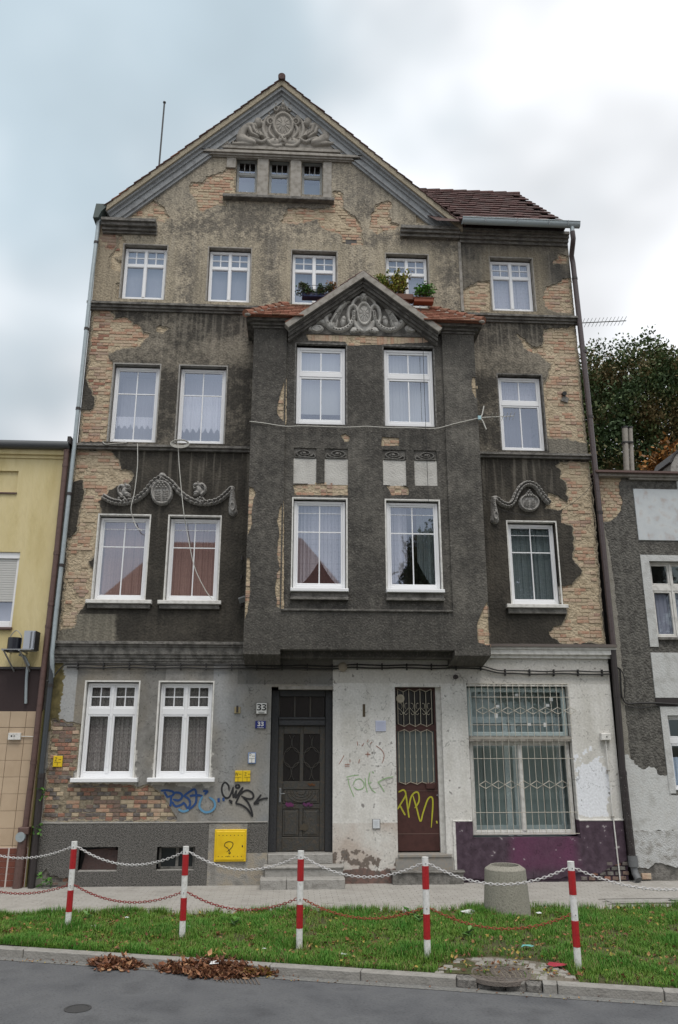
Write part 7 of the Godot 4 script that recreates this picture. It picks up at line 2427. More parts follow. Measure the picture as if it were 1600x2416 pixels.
func graffiti() -> void:
	var ink := plain(.014, .014, .016, 0.7)
	spray([[Vector2(-1.992, 1.628), Vector2(-2.001, 1.713), Vector2(-2.065, 1.774), Vector2(-2.114, 1.732), Vector2(-2.126, 1.637), Vector2(-2.088, 1.536), Vector2(-2.02, 1.497), Vector2(-1.96, 1.548), Vector2(-1.915, 1.7)], [Vector2(-1.915, 1.7), Vector2(-1.916, 1.592), Vector2(-1.901, 1.496)], [Vector2(-1.901, 1.496), Vector2(-1.877, 1.567), Vector2(-1.849, 1.636)], [Vector2(-1.849, 1.636), Vector2(-1.857, 1.567), Vector2(-1.862, 1.491)], [Vector2(-1.862, 1.491), Vector2(-1.798, 1.592), Vector2(-1.728, 1.69)], [Vector2(-1.728, 1.69), Vector2(-1.784, 1.56), Vector2(-1.857, 1.401)], [Vector2(-1.776, 1.548), Vector2(-1.725, 1.607), Vector2(-1.646, 1.634), Vector2(-1.558, 1.595), Vector2(-1.525, 1.528), Vector2(-1.561, 1.484), Vector2(-1.655, 1.488), Vector2(-1.76, 1.534)], [Vector2(-1.722, 1.513), Vector2(-1.626, 1.415), Vector2(-1.56, 1.289), Vector2(-1.53, 1.165)], [Vector2(-1.842, 1.736), Vector2(-1.868, 1.708), Vector2(-1.84, 1.675), Vector2(-1.797, 1.688), Vector2(-1.804, 1.723), Vector2(-1.839, 1.736)], [Vector2(-1.381, 1.559), Vector2(-1.461, 1.458), Vector2(-1.518, 1.389)], [Vector2(-1.518, 1.389), Vector2(-1.44, 1.444), Vector2(-1.348, 1.482), Vector2(-1.252, 1.494)], [Vector2(-1.516, 1.387), Vector2(-1.466, 1.403), Vector2(-1.418, 1.4)], [Vector2(-1.986, 1.46), Vector2(-1.952, 1.446), Vector2(-1.918, 1.431)], [Vector2(-1.965, 1.429), Vector2(-1.944, 1.416), Vector2(-1.921, 1.401)]], 0.034, 0.0, ink, "black spray tag beside the house door")
	spray([[Vector2(-1.857, 1.396), Vector2(-1.771, 1.383), Vector2(-1.662, 1.325), Vector2(-1.583, 1.24), Vector2(-1.531, 1.165)]], 0.036, 0.014, ink, "thick tail of the black spray tag")
	var bl := plain(.016, .06, .20, 0.7)
	spray([[Vector2(-3.266, 1.63), Vector2(-3.144, 1.638), Vector2(-3.026, 1.606), Vector2(-3.035, 1.552), Vector2(-3.137, 1.516)], [Vector2(-3.195, 1.61), Vector2(-3.157, 1.553), Vector2(-3.121, 1.507)], [Vector2(-3.061, 1.538), Vector2(-3.064, 1.446), Vector2(-3.067, 1.354)], [Vector2(-3.043, 1.439), Vector2(-2.975, 1.359), Vector2(-2.875, 1.379), Vector2(-2.811, 1.427)], [Vector2(-3.03, 1.481), Vector2(-2.925, 1.46), Vector2(-2.859, 1.516), Vector2(-2.887, 1.58), Vector2(-2.978, 1.6), Vector2(-3.041, 1.567)], [Vector2(-2.824, 1.537), Vector2(-2.732, 1.48), Vector2(-2.703, 1.395), Vector2(-2.747, 1.325), Vector2(-2.81, 1.417)], [Vector2(-2.839, 1.53), Vector2(-2.738, 1.605), Vector2(-2.636, 1.654), Vector2(-2.598, 1.565), Vector2(-2.605, 1.409), Vector2(-2.721, 1.293)], [Vector2(-2.72, 1.537), Vector2(-2.586, 1.551), Vector2(-2.477, 1.536)], [Vector2(-2.477, 1.624), Vector2(-2.394, 1.618), Vector2(-2.442, 1.564)]], 0.040, 0.0, bl, "blue spray word under the ground floor windows")
	spray([[Vector2(-2.477, 1.536), Vector2(-2.52, 1.437), Vector2(-2.522, 1.331), Vector2(-2.421, 1.253), Vector2(-2.303, 1.272), Vector2(-2.24, 1.351), Vector2(-2.263, 1.45), Vector2(-2.359, 1.516)]], 0.040, 0.012, plain(.10, .26, .42, 0.7), "pale blue curl ending the blue spray word")
	spray([[Vector2(-2.721, 1.293), Vector2(-2.824, 1.266), Vector2(-2.916, 1.308)]], 0.040, 0.012, plain(.10, .26, .42, 0.7), "pale blue stroke under the blue spray word")
	spray([[Vector2(-2.199, 1.458), Vector2(-2.173, 1.461), Vector2(-2.153, 1.464)]], 0.075, 0.006, bl, "left blue spray dot")
	spray([[Vector2(-2.108, 1.47), Vector2(-2.085, 1.473), Vector2(-2.065, 1.476)]], 0.06, 0.006, bl, "right blue spray dot")
	spray([[Vector2(0.226, 1.862), Vector2(0.341, 1.888), Vector2(0.466, 1.903)], [Vector2(0.257, 1.853), Vector2(0.294, 1.692), Vector2(0.379, 1.502)], [Vector2(0.356, 1.721), Vector2(0.403, 1.809), Vector2(0.496, 1.832), Vector2(0.567, 1.755), Vector2(0.548, 1.668), Vector2(0.448, 1.639), Vector2(0.362, 1.692)], [Vector2(0.59, 1.852), Vector2(0.604, 1.691), Vector2(0.628, 1.58)], [Vector2(0.685, 1.961), Vector2(0.655, 1.779), Vector2(0.712, 1.647), Vector2(0.789, 1.579)], [Vector2(0.642, 1.749), Vector2(0.714, 1.767)], [Vector2(0.725, 1.967), Vector2(0.762, 1.937)], [Vector2(0.829, 1.784), Vector2(0.899, 1.69), Vector2(0.957, 1.596)], [Vector2(0.841, 1.778), Vector2(0.98, 1.842), Vector2(1.137, 1.872)]], 0.016, 0.0, plain(.26, .42, .20, 0.8), "faint green scribble on the white wall")
	var rd := plain(.30, .12, .08, 0.8)
	spray([[Vector2(0.086, 2.098), Vector2(0.139, 2.178), Vector2(0.186, 2.265)], [Vector2(0.439, 2.522), Vector2(0.445, 2.486), Vector2(0.451, 2.438)], [Vector2(0.631, 2.504), Vector2(0.644, 2.528), Vector2(0.656, 2.553)], [Vector2(0.69, 2.462), Vector2(0.713, 2.492), Vector2(0.732, 2.516)], [Vector2(0.8, 2.444), Vector2(0.919, 2.357), Vector2(0.961, 2.252), Vector2(0.922, 2.118)], [Vector2(0.594, 2.282), Vector2(0.647, 2.285), Vector2(0.698, 2.279)], [Vector2(0.648, 2.33), Vector2(0.647, 2.282), Vector2(0.644, 2.234)], [Vector2(0.195, 2.092), Vector2(0.248, 2.098), Vector2(0.295, 2.095)], [Vector2(0.201, 2.063), Vector2(0.248, 2.065), Vector2(0.289, 2.065)], [Vector2(0.467, 2.118), Vector2(0.477, 2.163), Vector2(0.49, 2.193)], [Vector2(0.296, 2.193), Vector2(0.302, 2.163), Vector2(0.298, 2.134)], [Vector2(0.532, 2.432), Vector2(0.555, 2.462), Vector2(0.574, 2.486)]], 0.012, 0.0, rd, "thin red scratches on the white wall")
	spray([[Vector2(1.225, 1.267), Vector2(1.293, 1.369), Vector2(1.392, 1.53), Vector2(1.353, 1.619), Vector2(1.251, 1.578)], [Vector2(1.277, 1.34), Vector2(1.331, 1.237), Vector2(1.373, 1.161)], [Vector2(1.395, 1.545), Vector2(1.421, 1.324), Vector2(1.447, 1.114)], [Vector2(1.445, 1.28), Vector2(1.488, 1.471), Vector2(1.56, 1.565), Vector2(1.636, 1.565), Vector2(1.644, 1.411), Vector2(1.558, 1.289)], [Vector2(1.527, 1.53), Vector2(1.596, 1.294), Vector2(1.662, 1.055), Vector2(1.72, 1.206), Vector2(1.815, 1.44), Vector2(1.893, 1.487), Vector2(1.914, 1.366), Vector2(1.868, 0.938)], [Vector2(1.972, 1.059), Vector2(1.981, 1.036), Vector2(1.983, 1.01)]], 0.030, -0.199, plain(.42, .40, .03, 0.6), "yellow spray scrawl on the brown door")


func aerials() -> void:
	var o := thing("television_aerial", "white television aerial reaching right from the oriel's edge", "aerial", V(Vector2(3.001, 9.028), 0.78))
	var b := Build.new()
	var e := Vector2(3.583, 9.075) - Vector2(3.001, 9.028)
	var tip := Vector3(e.x + 0.13, e.y - 0.01, 0.05)
	b.tube([Vector3(-0.02, 0, 0), tip], 0.009, 6)
	part("boom", b, mats.wire_white, o)
	for k in 7:
		b = Build.new()
		var q := tip * (0.35 + 0.65 * k / 6.0)
		b.tube([q + Vector3(0, 0.045, 0.10), q - Vector3(0, 0.045, 0.10)], 0.005, 5)
		part("element", b, mats.wire_white, o)
	b = Build.new()
	b.tube([Vector3(0.10, 0.27, 0), Vector3(0.055, 0.08, 0), Vector3(0.01, 0.0, 0)], 0.014, 6); b.tube([Vector3(0.12, -0.26, 0), Vector3(0.06, -0.08, 0), Vector3(0.01, 0.0, 0)], 0.014, 6)
	part("reflector", b, mats.wire_white, o)
	b = Build.new()
	b.box(Vector3(-0.04, -0.04, -0.03), Vector3(0.02, 0.04, 0.02))
	part("clamp", b, plain(.35, .55, .60, 0.5), o)
	var p := Vector2(5.79, 11.947); var q2 := Vector2(6.912, 12.074)
	o = thing("television_aerial", "thin comb aerial against the sky right of the rain pipe", "aerial", V(p, -0.3))
	var dk := plain(.07, .08, .075, 0.5)
	b = Build.new()
	var t2 := V(q2 - p, 0.0)
	b.tube([Vector3(-0.15, 0.01, 0), Vector3(0.02, 0.03, 0), t2], 0.012, 6)
	part("boom", b, dk, o)
	b = Build.new()
	b.box(Vector3(-0.02, -0.04, -0.02), Vector3(0.05, 0.03, 0.02))
	part("clamp", b, dk, o)
	for k in 12:
		b = Build.new()
		var c := Vector3(0.02, 0.03, 0).lerp(t2, (k + 0.5) / 12.0)
		b.tube([c + Vector3(0.015, 0.05, 0.12), c - Vector3(0.015, 0.05, 0.12)], 0.005, 5)
		part("element", b, dk, o)
	var m0 := Vector2(-4.869, 18.249); var m1 := Vector2(-4.827, 20.385)
	o = thing("roof_mast", "thin bare mast standing behind the left roof slope", "mast", Vector3(m0.x, 13.0, -3))
	b = Build.new()
	b.tube([Vector3(0, 0, 0), V(m1 - Vector2(m0.x, 13.0), 0.0)], 0.024, 8)
	part("pole", b, plain(.03, .033, .036, 0.5), o)
	b = Build.new()
	b.ball(V(m1 - Vector2(m0.x, 13.0), 0.0), Vector3(0.045, 0.045, 0.045))
	part("finial", b, plain(.03, .033, .036, 0.5), o)


func cable(called: String, label: String, pts: Array, r: float, m: Material) -> Node3D:
	var o := thing(called, label, "cable", pts[0])
	var rel := []
	for p in smooth(pts, 5):
		rel.append(p - pts[0])
	var b := Build.new()
	b.tube(rel, r, 6)
	part("strand", b, m, o)
	return o


func cables() -> void:
	var dark := plain(.018, .017, .017, 0.6)
	for k in 2:
		var pts := []
		for i in 34:
			var x := lerpf(-5.2, 5.55, i / 33.0)
			var y := 3.955 - 0.055 * k + 0.008 * sin(i * 1.9 + k) + (0.02 if x > 0.3 else 0.0) - (0.10 if x > 2.9 else 0.0) * smoothstep(2.9, 3.4, x)
			pts.append(Vector3(x, y, 0.045 + 0.01 * k))
		if k == 0:
			pts = [Vector3(-5.52, 3.62, 0.18), Vector3(-5.42, 3.72, 0.10), Vector3(-5.30, 3.90, 0.06)] + pts
		var o := cable("wall_cable", ["upper dark cable clipped along the wall under the cornice", "lower dark cable clipped along the wall under the cornice"][k], pts, 0.013 if k == 0 else 0.016, dark)
		if k == 1:
			for i in 22:
				var b := Build.new()
				var x := lerpf(-5.0, 5.4, i / 21.0)
				var y := 3.93 + (0.02 if x > 0.3 else 0.0) - 0.10 * smoothstep(2.9, 3.4, x)
				b.box(Vector3(x - 0.01, y - 0.07, 0.0) - o.position, Vector3(x + 0.01, y + 0.06, 0.075) - o.position)
				part("clip", b, dark, o)
	var g := on([Vector2(5.695, 3.963), Vector2(5.773, 3.907), Vector2(5.773, 3.754), Vector2(5.765, 3.642), Vector2(5.758, 3.419), Vector2(5.779, 3.332), Vector2(5.853, 3.246), Vector2(6.103, 3.254), Vector2(6.469, 3.255), Vector2(6.896, 3.233)], 0.04)
	cable("wall_cable", "dark cable bending down round the corner of the grey house", g, 0.018, dark)
	g = on([Vector2(5.675, 3.978), Vector2(5.786, 3.914), Vector2(5.844, 3.753), Vector2(5.846, 3.609), Vector2(5.802, 3.355)], 0.05)
	cable("wall_cable", "thin second cable looping beside the grey house corner", g, 0.010, dark)
	cable("wall_cable", "slack cable sagging over the grey house's stained wall", on([Vector2(5.852, 3.198), Vector2(5.989, 3.167), Vector2(6.121, 3.159), Vector2(6.306, 3.183), Vector2(6.476, 3.215)], 0.04), 0.009, dark)
	cable("white_cable", "thin white cable strung across the oriel front to the aerial", on([Vector2(-1.794, 8.825), Vector2(-1.487, 8.793), Vector2(-1.054, 8.734), Vector2(-0.693, 8.751), Vector2(0.178, 8.745), Vector2(0.615, 8.775), Vector2(0.981, 8.761), Vector2(1.494, 8.765), Vector2(2.046, 8.763), Vector2(2.457, 8.88), Vector2(2.965, 9.016)], 0.78), 0.009, mats.wire_white)
	cable("dark_wire", "thin dark wire hanging down the right side of the oriel", on([Vector2(1.806, 11.613), Vector2(1.841, 11.099), Vector2(1.843, 9.93), Vector2(1.845, 8.806), Vector2(1.847, 7.952), Vector2(1.853, 7.142)], 0.80), 0.006, dark)
	var o := cable("white_cable", "white cable with a coil hanging between two left windows", on([Vector2(-3.321, 8.558), Vector2(-3.27, 8.08), Vector2(-3.185, 7.475), Vector2(-3.108, 6.987)], 0.16) + on([Vector2(-3.069, 6.761), Vector2(-2.94, 6.212), Vector2(-2.823, 5.84), Vector2(-2.607, 5.442), Vector2(-2.462, 5.261)], 0.02), 0.009, mats.wire_white)
	var b := Build.new()
	for k in 4:
		var pts := []
		for q in 19:
			var a := TAU * q / 18.0
			pts.append(Vector3(0.05 + (0.15 + 0.015 * k) * cos(a), -0.01 - 0.01 * k + (0.06 + 0.012 * k) * sin(a), 0.03 + 0.012 * k))
		b.tube(pts, 0.008, 5)
	part("coil", b, mats.wire_white, o)
	cable("white_cable", "white cable hanging from the ledge above the left window", on([Vector2(-4.167, 8.531), Vector2(-4.131, 8.032), Vector2(-4.15, 7.463), Vector2(-4.196, 7.113)], 0.14) + on([Vector2(-4.148, 6.905), Vector2(-4.07, 6.733), Vector2(-3.956, 6.659)], 0.06), 0.009, mats.wire_white)
	cable("white_cable", "short white cable lying along the ledge under the lace window", on([Vector2(-4.894, 8.565), Vector2(-4.828, 8.508), Vector2(-4.662, 8.526), Vector2(-4.395, 8.554)], 0.13), 0.008, mats.wire_white)
	cable("dark_wire", "slack thin wire sagging past the right hand garland", on([Vector2(3.161, 7.535), Vector2(3.493, 7.247), Vector2(3.921, 7.129), Vector2(4.383, 7.098), Vector2(4.742, 7.209), Vector2(5.111, 7.426), Vector2(5.431, 7.705), Vector2(5.618, 7.954)], 0.10), 0.005, dark)


func chain_between(a: Vector3, e: Vector3, sag: float, label: String, m: Material, group: String) -> void:
	var o := thing("chain", label, "chain", a, group)
	var n := 60
	var pts := []
	for i in n + 1:
		var t := float(i) / n
		pts.append((e - a) * t - Vector3(0, 4.0 * sag * t * (1.0 - t), 0))
	var total := 0.0
	for i in n:
		total += pts[i].distance_to(pts[i + 1])
	var count := int(total / 0.040)
	var b := Build.new()
	var walk := 0.0
	var i := 0
	for k in count:
		var want := total * (k + 0.5) / count
		while i < n - 1 and walk + pts[i].distance_to(pts[i + 1]) < want:
			walk += pts[i].distance_to(pts[i + 1])
			i += 1
		var c: Vector3 = pts[i].lerp(pts[i + 1], (want - walk) / pts[i].distance_to(pts[i + 1]))
		var d: Vector3 = (pts[i + 1] - pts[i]).normalized()
		var s := d.cross(Vector3.UP).normalized() if k % 2 == 0 else d.cross(Vector3.UP).normalized().cross(d)
		var ring := []
		for q in 11:
			var t := TAU * q / 10.0
			ring.append(c + d * 0.030 * cos(t) + s * 0.0145 * sin(t))
		b.tube(ring, 0.0046, 5, -1.0, false)
	part("links", b, m, o).set_meta("kind", "stuff")


func street_things() -> void:
	# posts of the chain fence
	var white := grained([lin(.40, .39, .36), lin(.66, .66, .64), lin(.75, .75, .74), lin(.72, .72, .71)], 0.03, 250, 0.45, 0.5)
	var red := grained([lin(.20, .012, .014), lin(.36, .011, .015), lin(.40, .013, .017), lin(.34, .01, .014)], 0.03, 251, 0.45, 0.45)
	var feet := [Vector3(-5.75, 0, 2.75), Vector3(-3.893, 0, 3.477), Vector3(-2.231, 0, 4.133), Vector3(-0.694, 0, 4.676), Vector3(0.832, 0, 5.348), Vector3(2.496, 0, 5.817), Vector3(4.35, 0, 6.35)]
	var lean := [Vector2(0.0, 0), Vector2(-0.010, 0.0), Vector2(-0.009, 0), Vector2(0.009, 0), Vector2(0.005, 0), Vector2(0.008, 0.0), Vector2(0, 0)]
	var labels := ["red and white post beyond the left edge of the lawn", "red and white post in front of the rusty cellar opening", "red and white post in front of the wooden cellar casement", "red and white post in front of the wooden door's steps", "red and white post in front of the brown shop door", "red and white post just right of the concrete bin", "red and white post beyond the right edge of the lawn"]
	for k in 7:
		var o := thing("barrier_post", labels[k], "post", feet[k], "red and white posts along the lawn")
		var top := Vector3(lean[k].x, 1.145, lean[k].y)
		var b := Build.new()
		b.tube([Vector3(0, -0.2, 0), top], 0.0405, 18)
		part("pole", b, white, o)
		for r in [[0.785, 1.045], [0.235, 0.510]]:
			b = Build.new()
			b.tube([top * (r[0] / 1.145), top * (r[1] / 1.145)], 0.0425, 18)
			part("red_band", b, red, o)
		b = Build.new()
		for y in [1.075, 0.575]:
			b.ball(top * (y / 1.145) + Vector3(0, 0, 0.043), Vector3(0.008, 0.008, 0.005), 7, 4)
		part("bolt", b, mats.steel, o)
	var wc := plain(.56, .55, .55, 0.5); var rc := plain(.24, .035, .03, 0.6); var rust := grained([lin(.22, .05, .02), lin(.30, .08, .035)], 0.05, 252, 0.3, 0.7)
	var where := ["at the left edge of the picture", "before the rusty cellar opening", "before the yellow gas box", "before the house door and white wall", "before the concrete bin", "right of the concrete bin"]
	for k in 6:
		chain_between(feet[k] + Vector3(0.04, 1.075, 0.0), feet[k + 1] + Vector3(-0.035, 1.075, 0), [0.19, 0.20, 0.19, 0.20, 0.21, 0.20][k], "white upper chain " + where[k], wc, "white chains between the posts")
		if k < 5:
			chain_between(feet[k] + Vector3(0.04, 0.575, 0.0), feet[k + 1] + Vector3(-0.035, 0.575, 0), [0.16, 0.17, 0.17, 0.17, 0.19][k], "red lower chain " + where[k], rc if k < 3 else rust, "red chains between the posts")
	# concrete litter bin
	var o := thing("litter_bin", "round exposed aggregate concrete bin standing on the grass edge", "bin", Vector3(2.50, -0.02, 2.74))
	var conc := grained([lin(.09, .085, .07), lin(.20, .19, .16), lin(.33, .315, .27), lin(.25, .24, .20), lin(.12, .11, .09)], 0.16, 253, 1.3, 0.95, 0.35, mats.h_rough)
	conc.detail_enabled = true
	conc.detail_blend_mode = BaseMaterial3D.BLEND_MODE_MUL
	conc.detail_albedo = mats.speck
	var b := Build.new()
	b.lathe([Vector2(0.355, 0), Vector2(0.335, 0.30), Vector2(0.312, 0.645), Vector2(0.305, 0.655)], Vector3.ZERO, 24)
	part("body", b, conc, o)
	b = Build.new()
	b.lathe([Vector2(0.306, 0.654), Vector2(0.225, 0.705), Vector2(0.212, 0.70), Vector2(0.205, 0.35), Vector2(0.0, 0.35)], Vector3.ZERO, 24)
	part("rim", b, conc, o)
	# iron covers
	var iron := grained([lin(.10, .085, .075), lin(.17, .145, .125), lin(.13, .105, .09)], 0.03, 255, 0.4, 0.6, 1.0, mats.h_rough)
	o = thing("manhole_cover", "round rusty manhole cover among cobbles at the kerb", "manhole cover", Vector3(1.545, -0.002, 5.955))
	b = Build.new()
	b.lathe([Vector2(0.35, -0.03), Vector2(0.35, 0.012), Vector2(0.30, 0.014), Vector2(0.30, 0.006), Vector2(0.0, 0.006)], Vector3.ZERO, 32)
	part("disc", b, iron, o)
	b = Build.new()
	for k in 9:
		var y := -0.24 + 0.06 * k
		var half := sqrt(0.09 - y * y) - 0.03
		for i in 9:
			var x := lerpf(-half, half, i / 8.0)
			b.box(Vector3(x - 0.02, 0.0, y - 0.016), Vector3(x + 0.02, 0.013, y + 0.016))
	part("tread", b, iron, o).set_meta("kind", "stuff")
	o = thing("manhole_cover", "round dark iron cover in the road surface", "manhole cover", Vector2(-2.953, 6.557).x * Vector3.RIGHT + Vector2(-2.953, 6.557).y * Vector3.BACK + Vector3(0, -0.088, 0))
	b = Build.new()
	b.lathe([Vector2(0.135, -0.02), Vector2(0.135, 0.004), Vector2(0.11, 0.005), Vector2(0.11, 0.001), Vector2(0.0, 0.002)], Vector3.ZERO, 28)
	part("disc", b, plain(.045, .045, .046, 0.85), o)
	o = thing("drain_grate", "iron drain grate half buried by the larger leaf heap", "drain grate", Vector3(-1.42, -0.082, 5.62))
	b = Build.new()
	b.box(Vector3(-0.30, -0.06, -0.19), Vector3(0.30, -0.03, 0.19))
	part("pit", b, mats.black, o)
	var turned := Basis(Vector3.UP, -atan(0.295))
	o.basis = turned
	for k in 11:
		b = Build.new()
		b.obox(Transform3D(Basis(Vector3.UP, 0.5), Vector3(-0.25 + 0.05 * k, -0.008, 0.0)), Vector3(0.018, 0.02, 0.34))
		part("grate_bar", b, iron, o)
	for k in 2:
		var p: Vector3 = [Vector3(-3.2, 0.0, 2.26), Vector3(5.5, 0.0, 1.91)][k]
		var w: float = [1.08, 2.2][k]; var d: float = [0.40, 0.38][k]
		o = thing("inspection_hatch", ["concrete hatch let into the pavement by the left lawn edge", "iron edged hatch let into the pavement at the right"][k], "hatch", p)
		b = Build.new()
		for i in 2:
			b.box(Vector3(-w / 2 + w / 2 * i + 0.01, -0.05, -d / 2 + 0.01), Vector3(w / 2 * i - 0.01, 0.001 + 0.003 * i, d / 2 - 0.01))
		part("slab", b, mats.cement, o)
		b = Build.new()
		for r in [[-w / 2, -d / 2, w / 2, -d / 2 + 0.02], [-w / 2, d / 2 - 0.02, w / 2, d / 2]]:
			b.box(Vector3(r[0], -0.05, r[1]), Vector3(r[2], 0.008, r[3]))
		part("frame", b, mats.ledge, o)
		b = Build.new()
		b.box(Vector3(-0.08, 0.0, -0.02), Vector3(0.08, 0.010, 0.02))
		part("lifting_slot", b, mats.black, o)
	# cobbles round the manhole
	var cob := Node3D.new()
	cob.name = "cobble_patch"
	cob.set_meta("kind", "structure")
	add_child(cob)
	b = Build.new()
	b.flat(PackedVector2Array([Vector2(0.765, 5.958), Vector2(1.238, 5.275), Vector2(1.622, 5.218), Vector2(1.932, 5.345), Vector2(2.321, 5.607), Vector2(2.337, 6.314), Vector2(1.989, 6.245), Vector2(1.236, 5.986)]), 0.004)
	part("sand_bed", b, grained([lin(.12, .10, .075), lin(.20, .175, .14), lin(.09, .08, .055)], 0.04, 256, 0.6, 1.0, 1.0, mats.h_rough), cob)
	var sm := []
	for k in 2:
		sm.append(grained([lin(.22 + .04 * k, .205 + .04 * k, .18 + .04 * k), lin(.34 + .03 * k, .32 + .03 * k, .29 + .03 * k)], 0.04, 257 + k, 0.4, 0.9, 0.6, mats.h_rough))
	var zone := PackedVector2Array([Vector2(0.81, 5.91), Vector2(1.226, 5.333), Vector2(1.607, 5.277), Vector2(1.906, 5.392), Vector2(2.281, 5.651), Vector2(2.33, 6.233), Vector2(2.004, 6.197), Vector2(1.24, 5.969)])
	for j in 10:
		for i in 14:
			var p := Vector2(0.75 + 0.135 * i + 0.06 * (j % 2), 5.15 + 0.295 * (0.135 * i - 0.8) + 0.11 * j)
			if not Geometry2D.is_point_in_polygon(p, zone) or p.distance_to(Vector2(1.545, 5.955)) < 0.41 or rng.randf() < 0.22:
				continue
			b = Build.new()
			var s := Vector3(rng.randf_range(0.085, 0.125), rng.randf_range(0.07, 0.095), 0.06)
			b.cbox(Vector3(-s.x / 2, -s.y / 2, -0.06), Vector3(s.x / 2, s.y / 2, 0.0), 0.014)
			part("cobble", b, sm[rng.randi() % 2], cob).transform = Transform3D(Basis(Vector3.UP, -0.28 + rng.randf_range(-0.15, 0.15)) * Basis(Vector3.RIGHT, -PI / 2), Vector3(p.x, 0.016 + rng.randf_range(-0.006, 0.008), p.y))
	# litter
	var paper := plain(.68, .69, .70, 0.8)
	var spots := [Vector2(-3.556, 3.431), Vector2(-2.23, 3.51), Vector2(-1.129, 4.789), Vector2(-3.208, 2.855)] + [Vector2(1.877, 2.857), Vector2(2.934, 2.919), Vector2(2.181, 4.879), Vector2(2.277, 5.742), Vector2(-0.16, 5.103)]
	for k in spots.size():
		o = thing("litter", ["crumpled white paper in the grass by the left post", "white scrap beside the second post from the left", "tiny white scrap near the kerb left of the middle post", "white scrap at the upper edge of the lawn", "crumpled white bag in the grass left of the bin", "small white scrap right of the bin", "turquoise wrapper in the grass below the bin", "red wrapper on the cobbles by the leaning post", "pale scrap in the grass near the fourth post"][k], "litter", Vector3(spots[k].x, 0.03, spots[k].y))
		b = Build.new()
		var sz: float = [0.06, 0.045, 0.03, 0.04, 0.13, 0.05, 0.09, 0.13, 0.04][k]
		var f := noise(300 + k, 1.0, 2)
		for i in 6:
			var a := TAU * i / 6.0
			var p := Vector3(cos(a), 0.1 + 0.5 * f.get_noise_1d(i * 3.0), 0.6 * sin(a)) * sz
			var q := Vector3(cos(a + TAU / 6.0), 0.1 + 0.5 * f.get_noise_1d((i + 1) % 6 * 3.0), 0.6 * sin(a + TAU / 6.0)) * sz
			b.face(Vector3(0, (0.45 if k < 6 else 0.2) * sz, 0.1 * sz), q, p)
			b.face(Vector3(0, 0.15 * sz, 0), p * 0.9, q * 0.9)
		part("scrap", b, plain(.15, .42, .40, 0.5) if k == 6 else (plain(.33, .03, .05, 0.5) if k == 7 else paper), o)
	o = thing("litter", "white paper scrap on the larger leaf heap", "litter", Vector3(-1.69, 0.01, 5.36))
	b = Build.new()
	b.face(Vector3(-0.06, 0, 0.02), Vector3(0.05, 0.01, 0.03), Vector3(0.03, 0.03, -0.03)); b.face(Vector3(-0.06, 0, 0.02), Vector3(0.03, 0.03, -0.03), Vector3(-0.04, 0.02, -0.03))
	part("scrap", b, paper, o)


func scatter(called: String, mesh_: Mesh, m: Material, list: Array, parent: Node3D = self) -> MultiMeshInstance3D:   # list of [transform, colour]
	var mm := MultiMesh.new()
	mm.transform_format = MultiMesh.TRANSFORM_3D
	mm.use_colors = true
	mm.mesh = mesh_
	mm.instance_count = list.size()
	for i in list.size():
		mm.set_instance_transform(i, list[i][0])
		mm.set_instance_color(i, list[i][1])
	var mi := MultiMeshInstance3D.new()
	mi.name = called
	mi.multimesh = mm
	mi.material_override = m
	mi.set_meta("kind", "stuff")
	parent.add_child(mi, true)
	return mi


func leaf_material(back := 0.25) -> StandardMaterial3D:
	var m := plain(1, 1, 1, 0.7)
	m.vertex_color_use_as_albedo = true
	m.backlight_enabled = true
	m.backlight = Color(back, back, back)
	return m


func leaf_mesh(l: float, w: float, curl: float) -> ArrayMesh:
	var b := Build.new()
	var a := Vector3(0, 0, 0); var t := Vector3(0, curl * l, l)
	var m1 := Vector3(0, -0.12 * l, 0.5 * l)
	var s0 := Vector3(-w, 0.10 * l, 0.42 * l); var s1 := Vector3(w, 0.10 * l, 0.42 * l)
	b.face(a, m1, s0); b.face(a, s1, m1); b.face(s0, m1, t); b.face(m1, s1, t)
	return b.mesh()


func turn_random(tilt := PI) -> Basis:
	return Basis(Vector3.UP, rng.randf() * TAU) * Basis(Vector3.RIGHT, rng.randf_range(-tilt, tilt)) * Basis(Vector3.BACK, rng.randf_range(-tilt, tilt))


